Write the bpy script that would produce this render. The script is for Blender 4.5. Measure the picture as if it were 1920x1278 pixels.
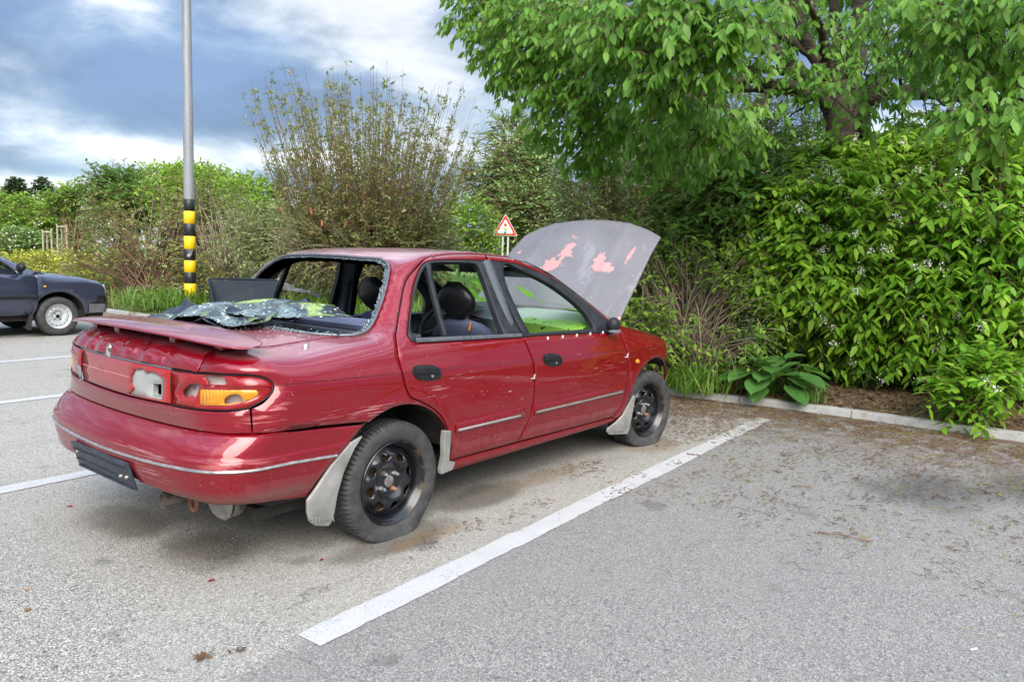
import bpy, bmesh, math, random
import numpy as np
from mathutils import Vector, Matrix, geometry
for _o in list(bpy.data.objects): bpy.data.objects.remove(_o)
SC = bpy.context.scene
COL = SC.collection
R = math.radians
# ------------------------------------------------------------------ camera
CAM_LOC = (-2.3407, -3.3080, 1.3048)
CAM_YAW, CAM_PITCH, CAM_ROLL, CAM_F = 0.665013, 0.107826, 0.0335335, 1397.389
def _cam():
    th, pi, ro = CAM_YAW, CAM_PITCH, CAM_ROLL
    d = Vector((math.cos(th)*math.cos(pi), math.sin(th)*math.cos(pi), -math.sin(pi)))
    r = Vector((math.sin(th), -math.cos(th), 0)); u = r.cross(d)
    r2 = r*math.cos(ro) + u*math.sin(ro); u2 = u*math.cos(ro) - r*math.sin(ro)
    c = bpy.data.cameras.new('camera'); o = bpy.data.objects.new('camera', c); COL.objects.link(o)
    o.matrix_world = Matrix(((r2.x, u2.x, -d.x, CAM_LOC[0]), (r2.y, u2.y, -d.y, CAM_LOC[1]), (r2.z, u2.z, -d.z, CAM_LOC[2]), (0, 0, 0, 1)))
    c.sensor_width = 36; c.lens = CAM_F/1920*36; c.clip_start = .05; c.clip_end = 3000
    SC.camera = o
_cam()
# ------------------------------------------------------------------ sky, sun, exposure
SUN_EL, SUN_AZ = R(37), R(226)          # azimuth of the sun measured from +X towards +Y
def _world():
    w = bpy.data.worlds.new('World'); SC.world = w; w.use_nodes = True
    nt = w.node_tree; nt.nodes.clear(); L = nt.links.new
    def n(t, **k):
        a = nt.nodes.new(t)
        for q, v in k.items(): setattr(a, q, v)
        return a
    out = n('ShaderNodeOutputWorld'); bg = n('ShaderNodeBackground'); L(bg.outputs[0], out.inputs[0])
    sky = n('ShaderNodeTexSky', sky_type='NISHITA', sun_disc=False, sun_elevation=SUN_EL, sun_rotation=R(90)-SUN_AZ, air_density=1.0, dust_density=.6, ozone_density=2.0)
    tc = n('ShaderNodeTexCoord'); g = tc.outputs['Generated']
    def vm(op, a, b=None, scale=None):
        q = n('ShaderNodeVectorMath', operation=op)
        for i, v in enumerate((a, b)):
            if v is None: continue
            if hasattr(v, 'is_linked'): L(v, q.inputs[i])
            else: q.inputs[i].default_value = v
        return q
    def m(op, a, b=0., clamp=False):
        q = n('ShaderNodeMath', operation=op, use_clamp=clamp)
        for i, v in enumerate((a, b)):
            if hasattr(v, 'is_linked'): L(v, q.inputs[i])
            else: q.inputs[i].default_value = v
        return q.outputs[0]
    def mr(v, a, b, c, d):
        q = n('ShaderNodeMapRange', interpolation_type='SMOOTHERSTEP'); L(v, q.inputs[0])
        for i, k in enumerate((a, b, c, d)): q.inputs[i+1].default_value = k
        return q.outputs[0]
    def noise(vec, scale, det, rough=.55, dist=0.):
        q = n('ShaderNodeTexNoise'); L(vec, q.inputs['Vector']); q.inputs['Scale'].default_value = scale
        q.inputs['Detail'].default_value = det; q.inputs['Roughness'].default_value = rough; q.inputs['Distortion'].default_value = dist
        return q.outputs['Fac']
    sep = n('ShaderNodeSeparateXYZ'); L(g, sep.inputs[0])
    x, y, z = sep.outputs
    # cloud deck: directions projected on a flat layer overhead, so clouds flatten into bands towards the horizon
    zz = m('ADD', m('MAXIMUM', z, 0.), .13)
    cv = n('ShaderNodeCombineXYZ'); L(m('DIVIDE', x, zz), cv.inputs[0]); L(m('DIVIDE', y, zz), cv.inputs[1])
    cv.inputs[2].default_value = 3.7
    p = cv.outputs[0]
    big = noise(p, .62, 3, .5, .3)
    fine = noise(p, 1.7, 9, .58, .25)
    cov = m('ADD', m('MULTIPLY', big, .62), m('MULTIPLY', fine, .38))
    # billows seen from the side, low over the horizon
    b2 = vm('MULTIPLY', g, (4.2, 4.2, 9.5))
    bil = noise(b2.outputs[0], 1.25, 10, .55, .35)
    fac = m('ADD', m('MULTIPLY', cov, .42), m('MULTIPLY', bil, .58))
    # broad blobs: (direction, sharpness, weight) push the cover up or down for clouds in view; unseen ones behind the camera are added for light and reflections
    acc = fac
    def blob(az, el, zs, rad, wgt):
        d = (math.cos(R(az))*math.cos(R(el)), math.sin(R(az))*math.cos(R(el)), math.sin(R(el)))
        nonlocal acc
        s = vm('SUBTRACT', g, d); s = vm('MULTIPLY', s.outputs[0], (1, 1, zs)); le = vm('LENGTH', s.outputs[0])
        acc = m('ADD', acc, m('MULTIPLY', mr(le.outputs['Value'], 0, rad, 1, 0), wgt))
    for b in SKY_BLOBS: blob(*b)
    dens = mr(acc, .36, .70, 0, 1)
    shade = noise(vm('MULTIPLY', g, (1.6, 1.6, 3.4)).outputs[0], 2.3, 7, .55, .2)
    # bright cloud, grey-blue cloud base
    cr = n('ShaderNodeValToRGB'); L(dens, cr.inputs[0])
    e = cr.color_ramp.elements
    e[0].position = 0; e[0].color = SKY_DARK
    e[1].position = 1; e[1].color = SKY_WHITE
    k = e.new(.33); k.color = SKY_MID
    k = e.new(.66); k.color = SKY_LIGHT
    mx = n('ShaderNodeMix', data_type='RGBA'); mx.inputs[0].default_value = .86
    L(sky.outputs[0], mx.inputs[6]); L(cr.outputs[0], mx.inputs[7])
    var = n('ShaderNodeMix', data_type='RGBA', blend_type='MULTIPLY'); var.inputs[0].default_value = 1
    L(mx.outputs[2], var.inputs[6])
    sh = mr(shade, .3, .7, .82, 1.12); cc = n('ShaderNodeCombineXYZ')
    for i in range(3): L(sh, cc.inputs[i])
    L(cc.outputs[0], var.inputs[7])
    # sky overhead, out of view, is brightened as added fill light
    up = mr(z, .36, .75, 1., SKY_ZENITH); v2 = n('ShaderNodeVectorMath', operation='SCALE'); L(var.outputs[2], v2.inputs[0]); L(up, v2.inputs['Scale'])
    L(v2.outputs[0], bg.inputs[0]); bg.inputs[1].default_value = .115
    s = bpy.data.lights.new('sun', 'SUN'); so = bpy.data.objects.new('sun', s); COL.objects.link(so)
    s.energy = SUN_POWER; s.angle = R(46); s.color = (1, .94, .85)
    d = Vector((math.cos(SUN_AZ)*math.cos(SUN_EL), math.sin(SUN_AZ)*math.cos(SUN_EL), math.sin(SUN_EL)))
    so.rotation_euler = (-d).to_track_quat('-Z', 'Y').to_euler()
SUN_POWER = 2.0
SKY_DARK = (.72, 1.08, 1.85, 1); SKY_MID = (1.30, 1.72, 2.40, 1); SKY_LIGHT = (2.55, 2.85, 3.25, 1); SKY_WHITE = (4.5, 4.55, 4.65, 1)
SKY_ZENITH = 3.4
# azimuth and elevation in degrees, vertical stretch, radius, weight
SKY_BLOBS = [(225, 42, 1.0, .7, .24), (275, 38, 1.0, .6, .20), (180, 40, 1.0, .5, .18), (250, 0, 3.2, .95, -.42), (180, 0, 3.2, .8, -.40), (310, 2, 3.2, .7, -.30), (46, 16, 1.5, .16, .13), (42, 10, 1.6, .18, .10), (62, 6.4, 9, .34, .11), (53, 6.6, 7, .12, .10), (62, 3.2, 9, .5, .15), (66, 10.8, 3.2, .36, -.09), (57, 11, 3, .16, -.06), (60, 4.8, 12, .3, -.12), (63, 22, 1.6, .34, .13), (50, 21, 1.5, .20, .13), (73, 8, 4, .2, .06)]
_world()
SC.view_settings.view_transform = 'Standard'; SC.view_settings.look = 'None'; SC.view_settings.gamma = 1
SC.view_settings.exposure = 1.18
SC.view_settings.use_curve_mapping = False
SC.cycles.max_bounces = 7; SC.cycles.transparent_max_bounces = 8; SC.cycles.glossy_bounces = 3; SC.cycles.transmission_bounces = 4; SC.cycles.diffuse_bounces = 3

# ------------------------------------------------------------------ helpers
def tag(o, label=None, cat=None, group=None, kind=None):
    if label: o['label'] = label
    if cat: o['category'] = cat
    if group: o['group'] = group
    if kind: o['kind'] = kind
    return o
def empty(name, loc=(0, 0, 0), rz=0., label=None, cat=None, group=None):
    o = bpy.data.objects.new(name, None); COL.objects.link(o); o.location = loc; o.rotation_euler = (0, 0, rz); o.empty_display_size = .1
    return tag(o, label, cat, group)
def copy_tree(o, parent=None):
    c = o.copy(); COL.objects.link(c)
    if parent: c.parent = parent
    for ch in list(o.children): copy_tree(ch, c)
    return c
def link(name, me, mat, parent=None):
    if mat is not None:
        for m in (mat if isinstance(mat, (list, tuple)) else [mat]): me.materials.append(m)
    o = bpy.data.objects.new(name, me); COL.objects.link(o)
    if parent is not None: o.parent = parent
    return o
def mesh_np(name, V, F, mat=None, parent=None, smooth=True, mi=None, attr=None, normals=None):
    """V (n,3); F (m,k) array or list of polygons"""
    me = bpy.data.meshes.new(name); V = np.asarray(V, np.float32)
    if isinstance(F, np.ndarray):
        m, k = F.shape; me.vertices.add(len(V)); me.vertices.foreach_set('co', V.ravel())
        me.loops.add(m*k); me.loops.foreach_set('vertex_index', F.astype(np.int32).ravel())
        me.polygons.add(m); me.polygons.foreach_set('loop_start', np.arange(0, m*k, k, dtype=np.int32))
        if mi is not None: me.polygons.foreach_set('material_index', np.asarray(mi, np.int32))
        me.polygons.foreach_set('use_smooth', np.full(m, smooth)); me.update(calc_edges=True)
    else:
        me.from_pydata([tuple(map(float, v)) for v in V], [], [tuple(int(i) for i in f) for f in F])
        if mi is not None: me.polygons.foreach_set('material_index', np.asarray(mi, np.int32))
        me.polygons.foreach_set('use_smooth', np.full(len(me.polygons), smooth)); me.update()
    if attr is not None:
        a = me.attributes.new('tint', 'FLOAT', 'POINT'); a.data.foreach_set('value', np.asarray(attr, np.float32))
    if normals is not None: me.normals_split_custom_set_from_vertices([tuple(map(float, q)) for q in normals])
    return link(name, me, mat, parent)
class MB:
    """collects shapes into one mesh"""
    def __init__(s): s.V = []; s.F = []; s.M = []; s.n = 0
    def add(s, V, F, mi=0):
        V = [tuple(v) for v in V]; s.V += V; s.F += [tuple(i+s.n for i in f) for f in F]; s.M += [mi]*len(F); s.n += len(V); return s
    def box(s, c, d, rot=None, mi=0, bev=0.):
        bm = bmesh.new(); bmesh.ops.create_cube(bm, size=1)
        for v in bm.verts: v.co = Vector((v.co.x*d[0], v.co.y*d[1], v.co.z*d[2]))
        if bev: bmesh.ops.bevel(bm, geom=bm.edges[:], offset=bev, segments=2, affect='EDGES', profile=.6)
        Mx = Matrix.Translation(c) @ (rot.to_4x4() if rot is not None else Matrix.Identity(4))
        bm.verts.index_update()
        s.add([Mx @ v.co for v in bm.verts], [[v.index for v in f.verts] for f in bm.faces], mi); bm.free(); return s
    def tube(s, pts, rad, k=8, cap=True, mi=0):
        pts = [Vector(p) for p in pts]; n = len(pts); rad = [rad]*n if not hasattr(rad, '__len__') else rad
        V = []; F = []; up = None
        for i, p in enumerate(pts):
            t = (pts[min(i+1, n-1)]-pts[max(i-1, 0)]).normalized()
            if up is None: up = t.orthogonal().normalized()
            up = (up - t*up.dot(t)).normalized(); sd = t.cross(up)
            for j in range(k):
                a = 2*math.pi*j/k; V.append(p + (up*math.cos(a)+sd*math.sin(a))*rad[i])
        for i in range(n-1):
            for j in range(k): F.append((i*k+j, i*k+(j+1) % k, (i+1)*k+(j+1) % k, (i+1)*k+j))
        if cap: F.append(tuple(range(k-1, -1, -1))); F.append(tuple(range((n-1)*k, n*k)))
        return s.add(V, F, mi)
    def lathe(s, prof, k=48, axis='z', c=(0, 0, 0), mi=0, closed=False):
        V = []; F = []; n = len(prof)
        for i in range(k):
            a = 2*math.pi*i/k; ca, sa = math.cos(a), math.sin(a)
            for r, h in prof:
                v = (r*ca, r*sa, h) if axis == 'z' else ((r*ca, h, r*sa) if axis == 'y' else (h, r*ca, r*sa))
                V.append((v[0]+c[0], v[1]+c[1], v[2]+c[2]))
        for i in range(k):
            j = (i+1) % k
            for q in range(n if closed else n-1):
                q2 = (q+1) % n; F.append((i*n+q, j*n+q, j*n+q2, i*n+q2))
        return s.add(V, F, mi)
    def sphere(s, c, r, u=16, v=10, mi=0):
        r = (r, r, r) if not hasattr(r, '__len__') else r; V = [(c[0], c[1], c[2]+r[2])]; F = []
        for i in range(1, v):
            t = math.pi*i/v
            for j in range(u): a = 2*math.pi*j/u; V.append((c[0]+r[0]*math.sin(t)*math.cos(a), c[1]+r[1]*math.sin(t)*math.sin(a), c[2]+r[2]*math.cos(t)))
        V.append((c[0], c[1], c[2]-r[2])); L = len(V)-1
        for j in range(u):
            F.append((0, 1+j, 1+(j+1) % u)); F.append((L, 1+(v-2)*u+(j+1) % u, 1+(v-2)*u+j))
            for i in range(v-2): F.append((1+i*u+j, 1+(i+1)*u+j, 1+(i+1)*u+(j+1) % u, 1+i*u+(j+1) % u))
        return s.add(V, F, mi)
    def grid(s, fn, nu, nv, mi=0):
        V = [fn(i/nu, j/nv) for j in range(nv+1) for i in range(nu+1)]; w = nu+1
        return s.add(V, [(j*w+i, j*w+i+1, (j+1)*w+i+1, (j+1)*w+i) for j in range(nv) for i in range(nu)], mi)
    def xform(s, M): s.V = [tuple(M @ Vector(v)) for v in s.V]; return s
    def build(s, name, mat, parent=None, smooth=True, sharp=35, fixn=False):
        me = bpy.data.meshes.new(name); me.from_pydata([tuple(map(float, v)) for v in s.V], [], s.F)
        me.polygons.foreach_set('material_index', s.M)
        if fixn:
            bm = bmesh.new(); bm.from_mesh(me); bmesh.ops.recalc_face_normals(bm, faces=bm.faces[:]); bm.to_mesh(me); bm.free()
        if smooth:
            me.polygons.foreach_set('use_smooth', [True]*len(me.polygons))
            if sharp: me.set_sharp_from_angle(angle=R(sharp))
        me.update()
        return link(name, me, mat, parent)
# ------------------------------------------------------------------ materials
class NT:
    def __init__(s, name, rough=.5, base=(.5, .5, .5), metal=0., spec=.5, **kw):
        s.m = bpy.data.materials.new(name); s.m.use_nodes = True; s.nt = s.m.node_tree; s.b = s.nt.nodes['Principled BSDF']
        s.set('Base Color', base); s.set('Roughness', rough); s.set('Metallic', metal); s.set('Specular IOR Level', spec)
        for k, v in kw.items(): s.set(k, v)
        s._tc = None
    def set(s, k, v):
        i = s.b.inputs[k]
        if hasattr(v, 'is_linked'): s.nt.links.new(v, i)
        elif hasattr(v, '__len__'): i.default_value = tuple(v)+(1,) if len(v) == 3 and len(i.default_value) == 4 else tuple(v)
        else: i.default_value = v
    def node(s, t, ins=None, **k):
        a = s.nt.nodes.new(t)
        for q, v in k.items(): setattr(a, q, v)
        for q, v in (ins or {}).items():
            if hasattr(v, 'is_linked'): s.nt.links.new(v, a.inputs[q])
            else: a.inputs[q].default_value = v
        return a
    def obj(s):
        if s._tc is None: s._tc = s.node('ShaderNodeTexCoord')
        return s._tc.outputs['Object']
    def xyz(s): return s.node('ShaderNodeSeparateXYZ', {0: s.obj()}).outputs
    def scale(s, sc, rot=(0, 0, 0), loc=(0, 0, 0)):
        return s.node('ShaderNodeMapping', {0: s.obj(), 'Scale': sc if hasattr(sc, '__len__') else (sc,)*3, 'Rotation': rot, 'Location': loc}).outputs[0]
    def noise(s, sc, det=4, rough=.55, vec=None, dist=0., col=False):
        q = s.node('ShaderNodeTexNoise', {'Vector': vec if vec is not None else s.obj(), 'Scale': sc, 'Detail': det, 'Roughness': rough, 'Distortion': dist})
        return q.outputs['Color' if col else 'Fac']
    def voro(s, sc, vec=None, feat='F1', out='Distance', rnd=1.):
        return s.node('ShaderNodeTexVoronoi', {'Vector': vec if vec is not None else s.obj(), 'Scale': sc, 'Randomness': rnd}, feature=feat).outputs[out]
    def attr(s, n='tint'): return s.node('ShaderNodeAttribute', attribute_name=n).outputs['Fac']
    def math(s, op, a, b=0., c=0., clamp=False):
        return s.node('ShaderNodeMath', {0: a, 1: b, 2: c}, operation=op, use_clamp=clamp).outputs[0]
    def mr(s, v, a, b, c=0., d=1., smooth=True):
        return s.node('ShaderNodeMapRange', {0: v, 1: a, 2: b, 3: c, 4: d}, interpolation_type='SMOOTHSTEP' if smooth else 'LINEAR').outputs[0]
    def mix(s, f, a, b, mode='MIX'):
        a = tuple(a)+(1,) if not hasattr(a, 'is_linked') and len(a) == 3 else a; b = tuple(b)+(1,) if not hasattr(b, 'is_linked') and len(b) == 3 else b
        return s.node('ShaderNodeMix', {0: f, 6: a, 7: b}, data_type='RGBA', blend_type=mode).outputs[2]
    def mul(s, *a):
        r = a[0]
        for b in a[1:]: r = s.math('MULTIPLY', r, b)
        return r
    def mx(s, *a):
        r = a[0]
        for b in a[1:]: r = s.math('MAXIMUM', r, b)
        return r
    def ramp(s, f, stops, interp='LINEAR'):
        q = s.node('ShaderNodeValToRGB', {0: f}); e = q.color_ramp.elements; q.color_ramp.interpolation = interp
        while len(e) < len(stops): e.new(.5)
        for i, (p, c) in enumerate(stops): e[i].position = p; e[i].color = tuple(c)+(1,) if len(c) == 3 else c
        return q.outputs[0]
    def bump(s, h, st=.3, d=.01, nrm=None):
        ins = {'Strength': st, 'Distance': d, 'Height': h}
        if nrm is not None: ins['Normal'] = nrm
        q = s.node('ShaderNodeBump', ins).outputs[0]; s.set('Normal', q); return q
    def blob(s, c, r, e=.5):
        """1 inside an ellipsoid in object space, fading out"""
        v = s.node('ShaderNodeVectorMath', {0: s.obj(), 1: c}, operation='SUBTRACT').outputs[0]
        v = s.node('ShaderNodeVectorMath', {0: v, 1: tuple(1/q for q in r)}, operation='MULTIPLY').outputs[0]
        l = s.node('ShaderNodeVectorMath', {0: v}, operation='LENGTH').outputs['Value']
        return s.mr(l, e, 1., 1., 0.)
def flat_mat(name, base, rough=.5, metal=0., nz=0., sc=30, spec=.5, bump=0., **kw):
    t = NT(name, rough, base, metal, spec, **kw)
    if nz:
        n = t.noise(sc, 5); dk = tuple(c*(1-nz) for c in base); lt = tuple(min(1, c*(1+nz)) for c in base)
        t.set('Base Color', t.ramp(n, [(.3, dk), (.7, lt)])); t.set('Roughness', t.mr(n, .3, .7, max(.03, rough-.1), min(1, rough+.12)))
        if bump: t.bump(n, bump, .01)
    return t.m

# ------------------------------------------------------------------ ground
PSI = 0.0429                                  # the bays run at this angle to the car
KERB = [(4.95, -14), (4.83, -6), (4.78, -2.7), (4.74, -1.6), (4.68, -.9), (4.57, -.35), (4.47, .3), (4.40, 1.5), (4.36, 4), (4.36, 9), (4.3, 16), (4.2, 26)]
def kerb_x(y): return float(np.interp(y, [k[1] for k in KERB], [k[0] for k in KERB]))
def asphalt_mat():
    t = NT('asphalt', .85)
    o = t.obj()
    w = t.node('ShaderNodeVectorMath', {0: o, 1: t.node('ShaderNodeVectorMath', {0: t.noise(9, 3, col=True), 1: (.05, .05, .05)}, operation='MULTIPLY').outputs[0]}, operation='ADD').outputs[0]
    v1 = t.node('ShaderNodeTexVoronoi', {'Vector': w, 'Scale': 160, 'Randomness': 1.}, feature='F1'); d1 = v1.outputs['Distance']
    chip = t.node('ShaderNodeSeparateColor', {0: v1.outputs['Color']}).outputs[0]
    v2 = t.node('ShaderNodeTexVoronoi', {'Vector': w, 'Scale': 47, 'Randomness': 1.}, feature='F1'); big = t.node('ShaderNodeSeparateColor', {0: v2.outputs['Color']}).outputs
    fine = t.noise(300, 2)
    stone = t.ramp(chip, [(.0, (.10, .10, .10)), (.10, (.25, .240, .228)), (.5, (.37, .355, .335)), (.85, (.47, .452, .43)), (1, (.66, .645, .625))])
    pit = t.mr(d1, .42, .72)                                        # bitumen between the chippings
    c = t.mix(t.mul(pit, .80), stone, (.075, .073, .074))
    dark = t.mul(t.mr(big[0], .91, .93), t.mr(v2.outputs['Distance'], .42, .30))        # odd dark stones
    c = t.mix(t.mul(dark, .85), c, (.045, .05, .065))
    lite = t.mul(t.mr(big[1], .94, .96), t.mr(v2.outputs['Distance'], .36, .26))
    c = t.mix(t.mul(lite, .6), c, (.55, .54, .52))
    c = t.mix(t.mr(fine, .35, .65, 0, .22), c, (.10, .10, .10))
    xyz = t.xyz()
    patch = t.noise(.55, 5, .6); mid = t.noise(2.3, 5, .6)
    c = t.mix(t.mr(patch, .35, .68, 0., .30), c, (.20, .198, .197))
    c = t.mix(t.mr(mid, .45, .72, 0., .20), c, (.33, .315, .29))
    # the bay the wreck stands in has bleached; the one beside it is greyer
    side = t.mr(t.math('ADD', xyz[1], t.math('MULTIPLY', xyz[0], -.043)), -1.32, -1.22)
    front = t.mr(t.math('ADD', xyz[0], t.math('MULTIPLY', t.noise(1.1, 3), .6)), -1.6, -.2)
    c = t.mix(t.mul(side, front, .22), c, (.45, .43, .385))
    c = t.mix(t.mul(t.math('SUBTRACT', 1., side), .42), c, (.15, .147, .150))
    # oil, brake dust and rot that ran off the wreck
    n1 = t.noise(3.2, 6, .62); n2 = t.noise(14, 4, .6)
    oil = t.mx(t.blob((-.66, -.34, 0), (.42, .46, 1), .0), t.blob((-.05, -.86, 0), (.62, .22, 1), .15), t.blob((-.75, .25, 0), (.35, .5, 1), .0), t.blob((.75, -.72, 0), (.6, .26, 1), .1))
    oil = t.mr(t.math('ADD', oil, t.math('MULTIPLY', t.math('SUBTRACT', n1, .5), 1.1)), .25, .85)
    c = t.mix(t.mul(oil, .62), c, t.mix(n2, (.040, .030, .020), (.085, .068, .045)))
    rust = t.mx(t.blob((.1, -.93, 0), (.5, .13, 1), .1), t.blob((2.5, -.85, 0), (.6, .3, 1), .1), t.blob((1.3, -.75, 0), (.9, .22, 1), .0))
    rust = t.mr(t.math('ADD', rust, t.math('MULTIPLY', t.math('SUBTRACT', t.noise(7, 5, .65), .5), 1.3)), .35, .95)
    c = t.mix(t.mul(rust, .55), c, (.17, .105, .045))
    # moisture stains with the tree's soft shadow painted in, and rotted leaf mould
    stain_shade = t.mx(t.blob((2.75, -2.6, 0), (.95, .75, 1), .0), t.blob((3.3, -3.2, 0), (.9, .8, 1), .1), t.blob((-.6, -2.75, 0), (.45, .25, 1), .0), t.blob((-.75, -2.95, 0), (.3, .3, 1), .0))
    stain_shade = t.mr(t.math('ADD', stain_shade, t.math('MULTIPLY', t.math('SUBTRACT', t.noise(2.2, 6, .6), .5), 1.2)), .25, 1.0)
    c = t.mix(t.mul(stain_shade, .74), c, (.055, .055, .057))
    nearK = t.mr(t.math('ADD', xyz[0], t.math('MULTIPLY', t.math('SUBTRACT', t.noise(1.7, 5, .65), .5), 1.6)), 2.9, 4.5)
    mould = t.mul(nearK, t.mr(t.noise(5.5, 6, .7), .38, .53))
    c = t.mix(t.mul(mould, .85), c, t.mix(n2, (.055, .026, .010), (.15, .075, .028)))
    moss = t.mul(t.mr(xyz[0], 1.2, 3.8), t.mr(t.noise(6.5, 6, .72), .60, .72))
    c = t.mix(t.mul(moss, .55), c, (.17, .17, .035))
    spl = t.voro(1.9, vec=t.node('ShaderNodeVectorMath', {0: o, 1: t.node('ShaderNodeVectorMath', {0: t.noise(5, 5, col=True), 1: (.35, .35, .35)}, operation='MULTIPLY').outputs[0]}, operation='ADD').outputs[0]); spc = t.node('ShaderNodeSeparateColor', {0: t.voro(1.9, vec=t.scale(1.0), out='Color')}).outputs[0]
    c = t.mix(t.mul(t.mr(spl, .16, .04), .55), c, (.09, .087, .085))
    runs = t.mr(t.noise(1, 5, .6, vec=t.scale((.5, 3.2, 1), (0, 0, .05))), .52, .72); c = t.mix(t.mul(runs, .28), c, (.17, .165, .165))
    crack = t.mr(t.voro(.55, vec=t.node('ShaderNodeVectorMath', {0: o, 1: t.noise(1.4, 5, col=True)}, operation='ADD').outputs[0], feat='DISTANCE_TO_EDGE'), .0, .004, 1, 0)
    c = t.mix(t.mul(crack, t.mr(patch, .42, .55), .55), c, (.05, .05, .05))
    c = t.mix(1., c, (1.03, 1., .93), 'MULTIPLY'); t.set('Base Color', c); t.set('Roughness', t.mr(oil, 0, 1, .88, .62))
    h = t.math('ADD', t.math('MULTIPLY', pit, -1.), t.math('MULTIPLY', fine, .4))
    t.bump(h, .55, .004)
    return t.m
def paint_line_mat():
    t = NT('road_paint', .75)
    v = t.voro(118); n = t.noise(4, 5, .6); f = t.noise(120, 4, .7)
    c = t.mix(n, (.37, .365, .355), (.50, .495, .485))
    c = t.mix(t.mul(t.mr(v, .5, .75), .35), c, (.25, .25, .25))
    worn = t.mul(t.mr(t.math('ADD', t.math('MULTIPLY', f, .6), t.math('MULTIPLY', t.noise(9, 5, .7), .55)), .655, .76), .8)
    c = t.mix(worn, c, (.20, .195, .19))
    cr = t.voro(3.1, vec=t.node('ShaderNodeVectorMath', {0: t.obj(), 1: t.node('ShaderNodeVectorMath', {0: t.noise(6, 4, col=True), 1: (.25, .25, .25)}, operation='MULTIPLY').outputs[0]}, operation='ADD').outputs[0], feat='DISTANCE_TO_EDGE')
    c = t.mix(t.mul(t.mr(cr, .0, .006, 1, 0), .7), c, (.14, .135, .13))
    dirt = t.mul(t.mr(t.xyz()[0], 2.4, 4.4), t.mr(t.noise(5, 6, .65), .36, .66), .62)
    c = t.mix(dirt, c, (.12, .075, .04))
    t.set('Base Color', c); t.bump(t.math('ADD', v, t.math('MULTIPLY', worn, -1.)), .4, .003)
    return t.m
def soil_mat():
    t = NT('bed_soil', .95); x = t.xyz()
    n = t.noise(14, 7, .7); f = t.voro(55, out='Color'); fr = t.node('ShaderNodeSeparateColor', {0: f}).outputs[0]
    br = t.ramp(n, [(.25, (.03, .018, .011)), (.5, (.105, .06, .032)), (.75, (.24, .15, .08))])
    br = t.mix(t.mr(fr, .86, .95), br, (.30, .20, .10))
    g = t.ramp(t.noise(5, 7, .7), [(.3, (.035, .075, .012)), (.7, (.12, .19, .03))])
    far = t.mr(t.math('ADD', x[0], t.math('MULTIPLY', t.noise(.8, 4), 2.5)), 6.8, 9.5)
    left = t.mr(t.math('ADD', x[1], t.math('MULTIPLY', t.noise(.7, 4), 2.5)), 3.5, 6.)
    t.set('Base Color', t.mix(t.mx(far, left), br, g)); t.bump(n, .8, .05)
    return t.m
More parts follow.
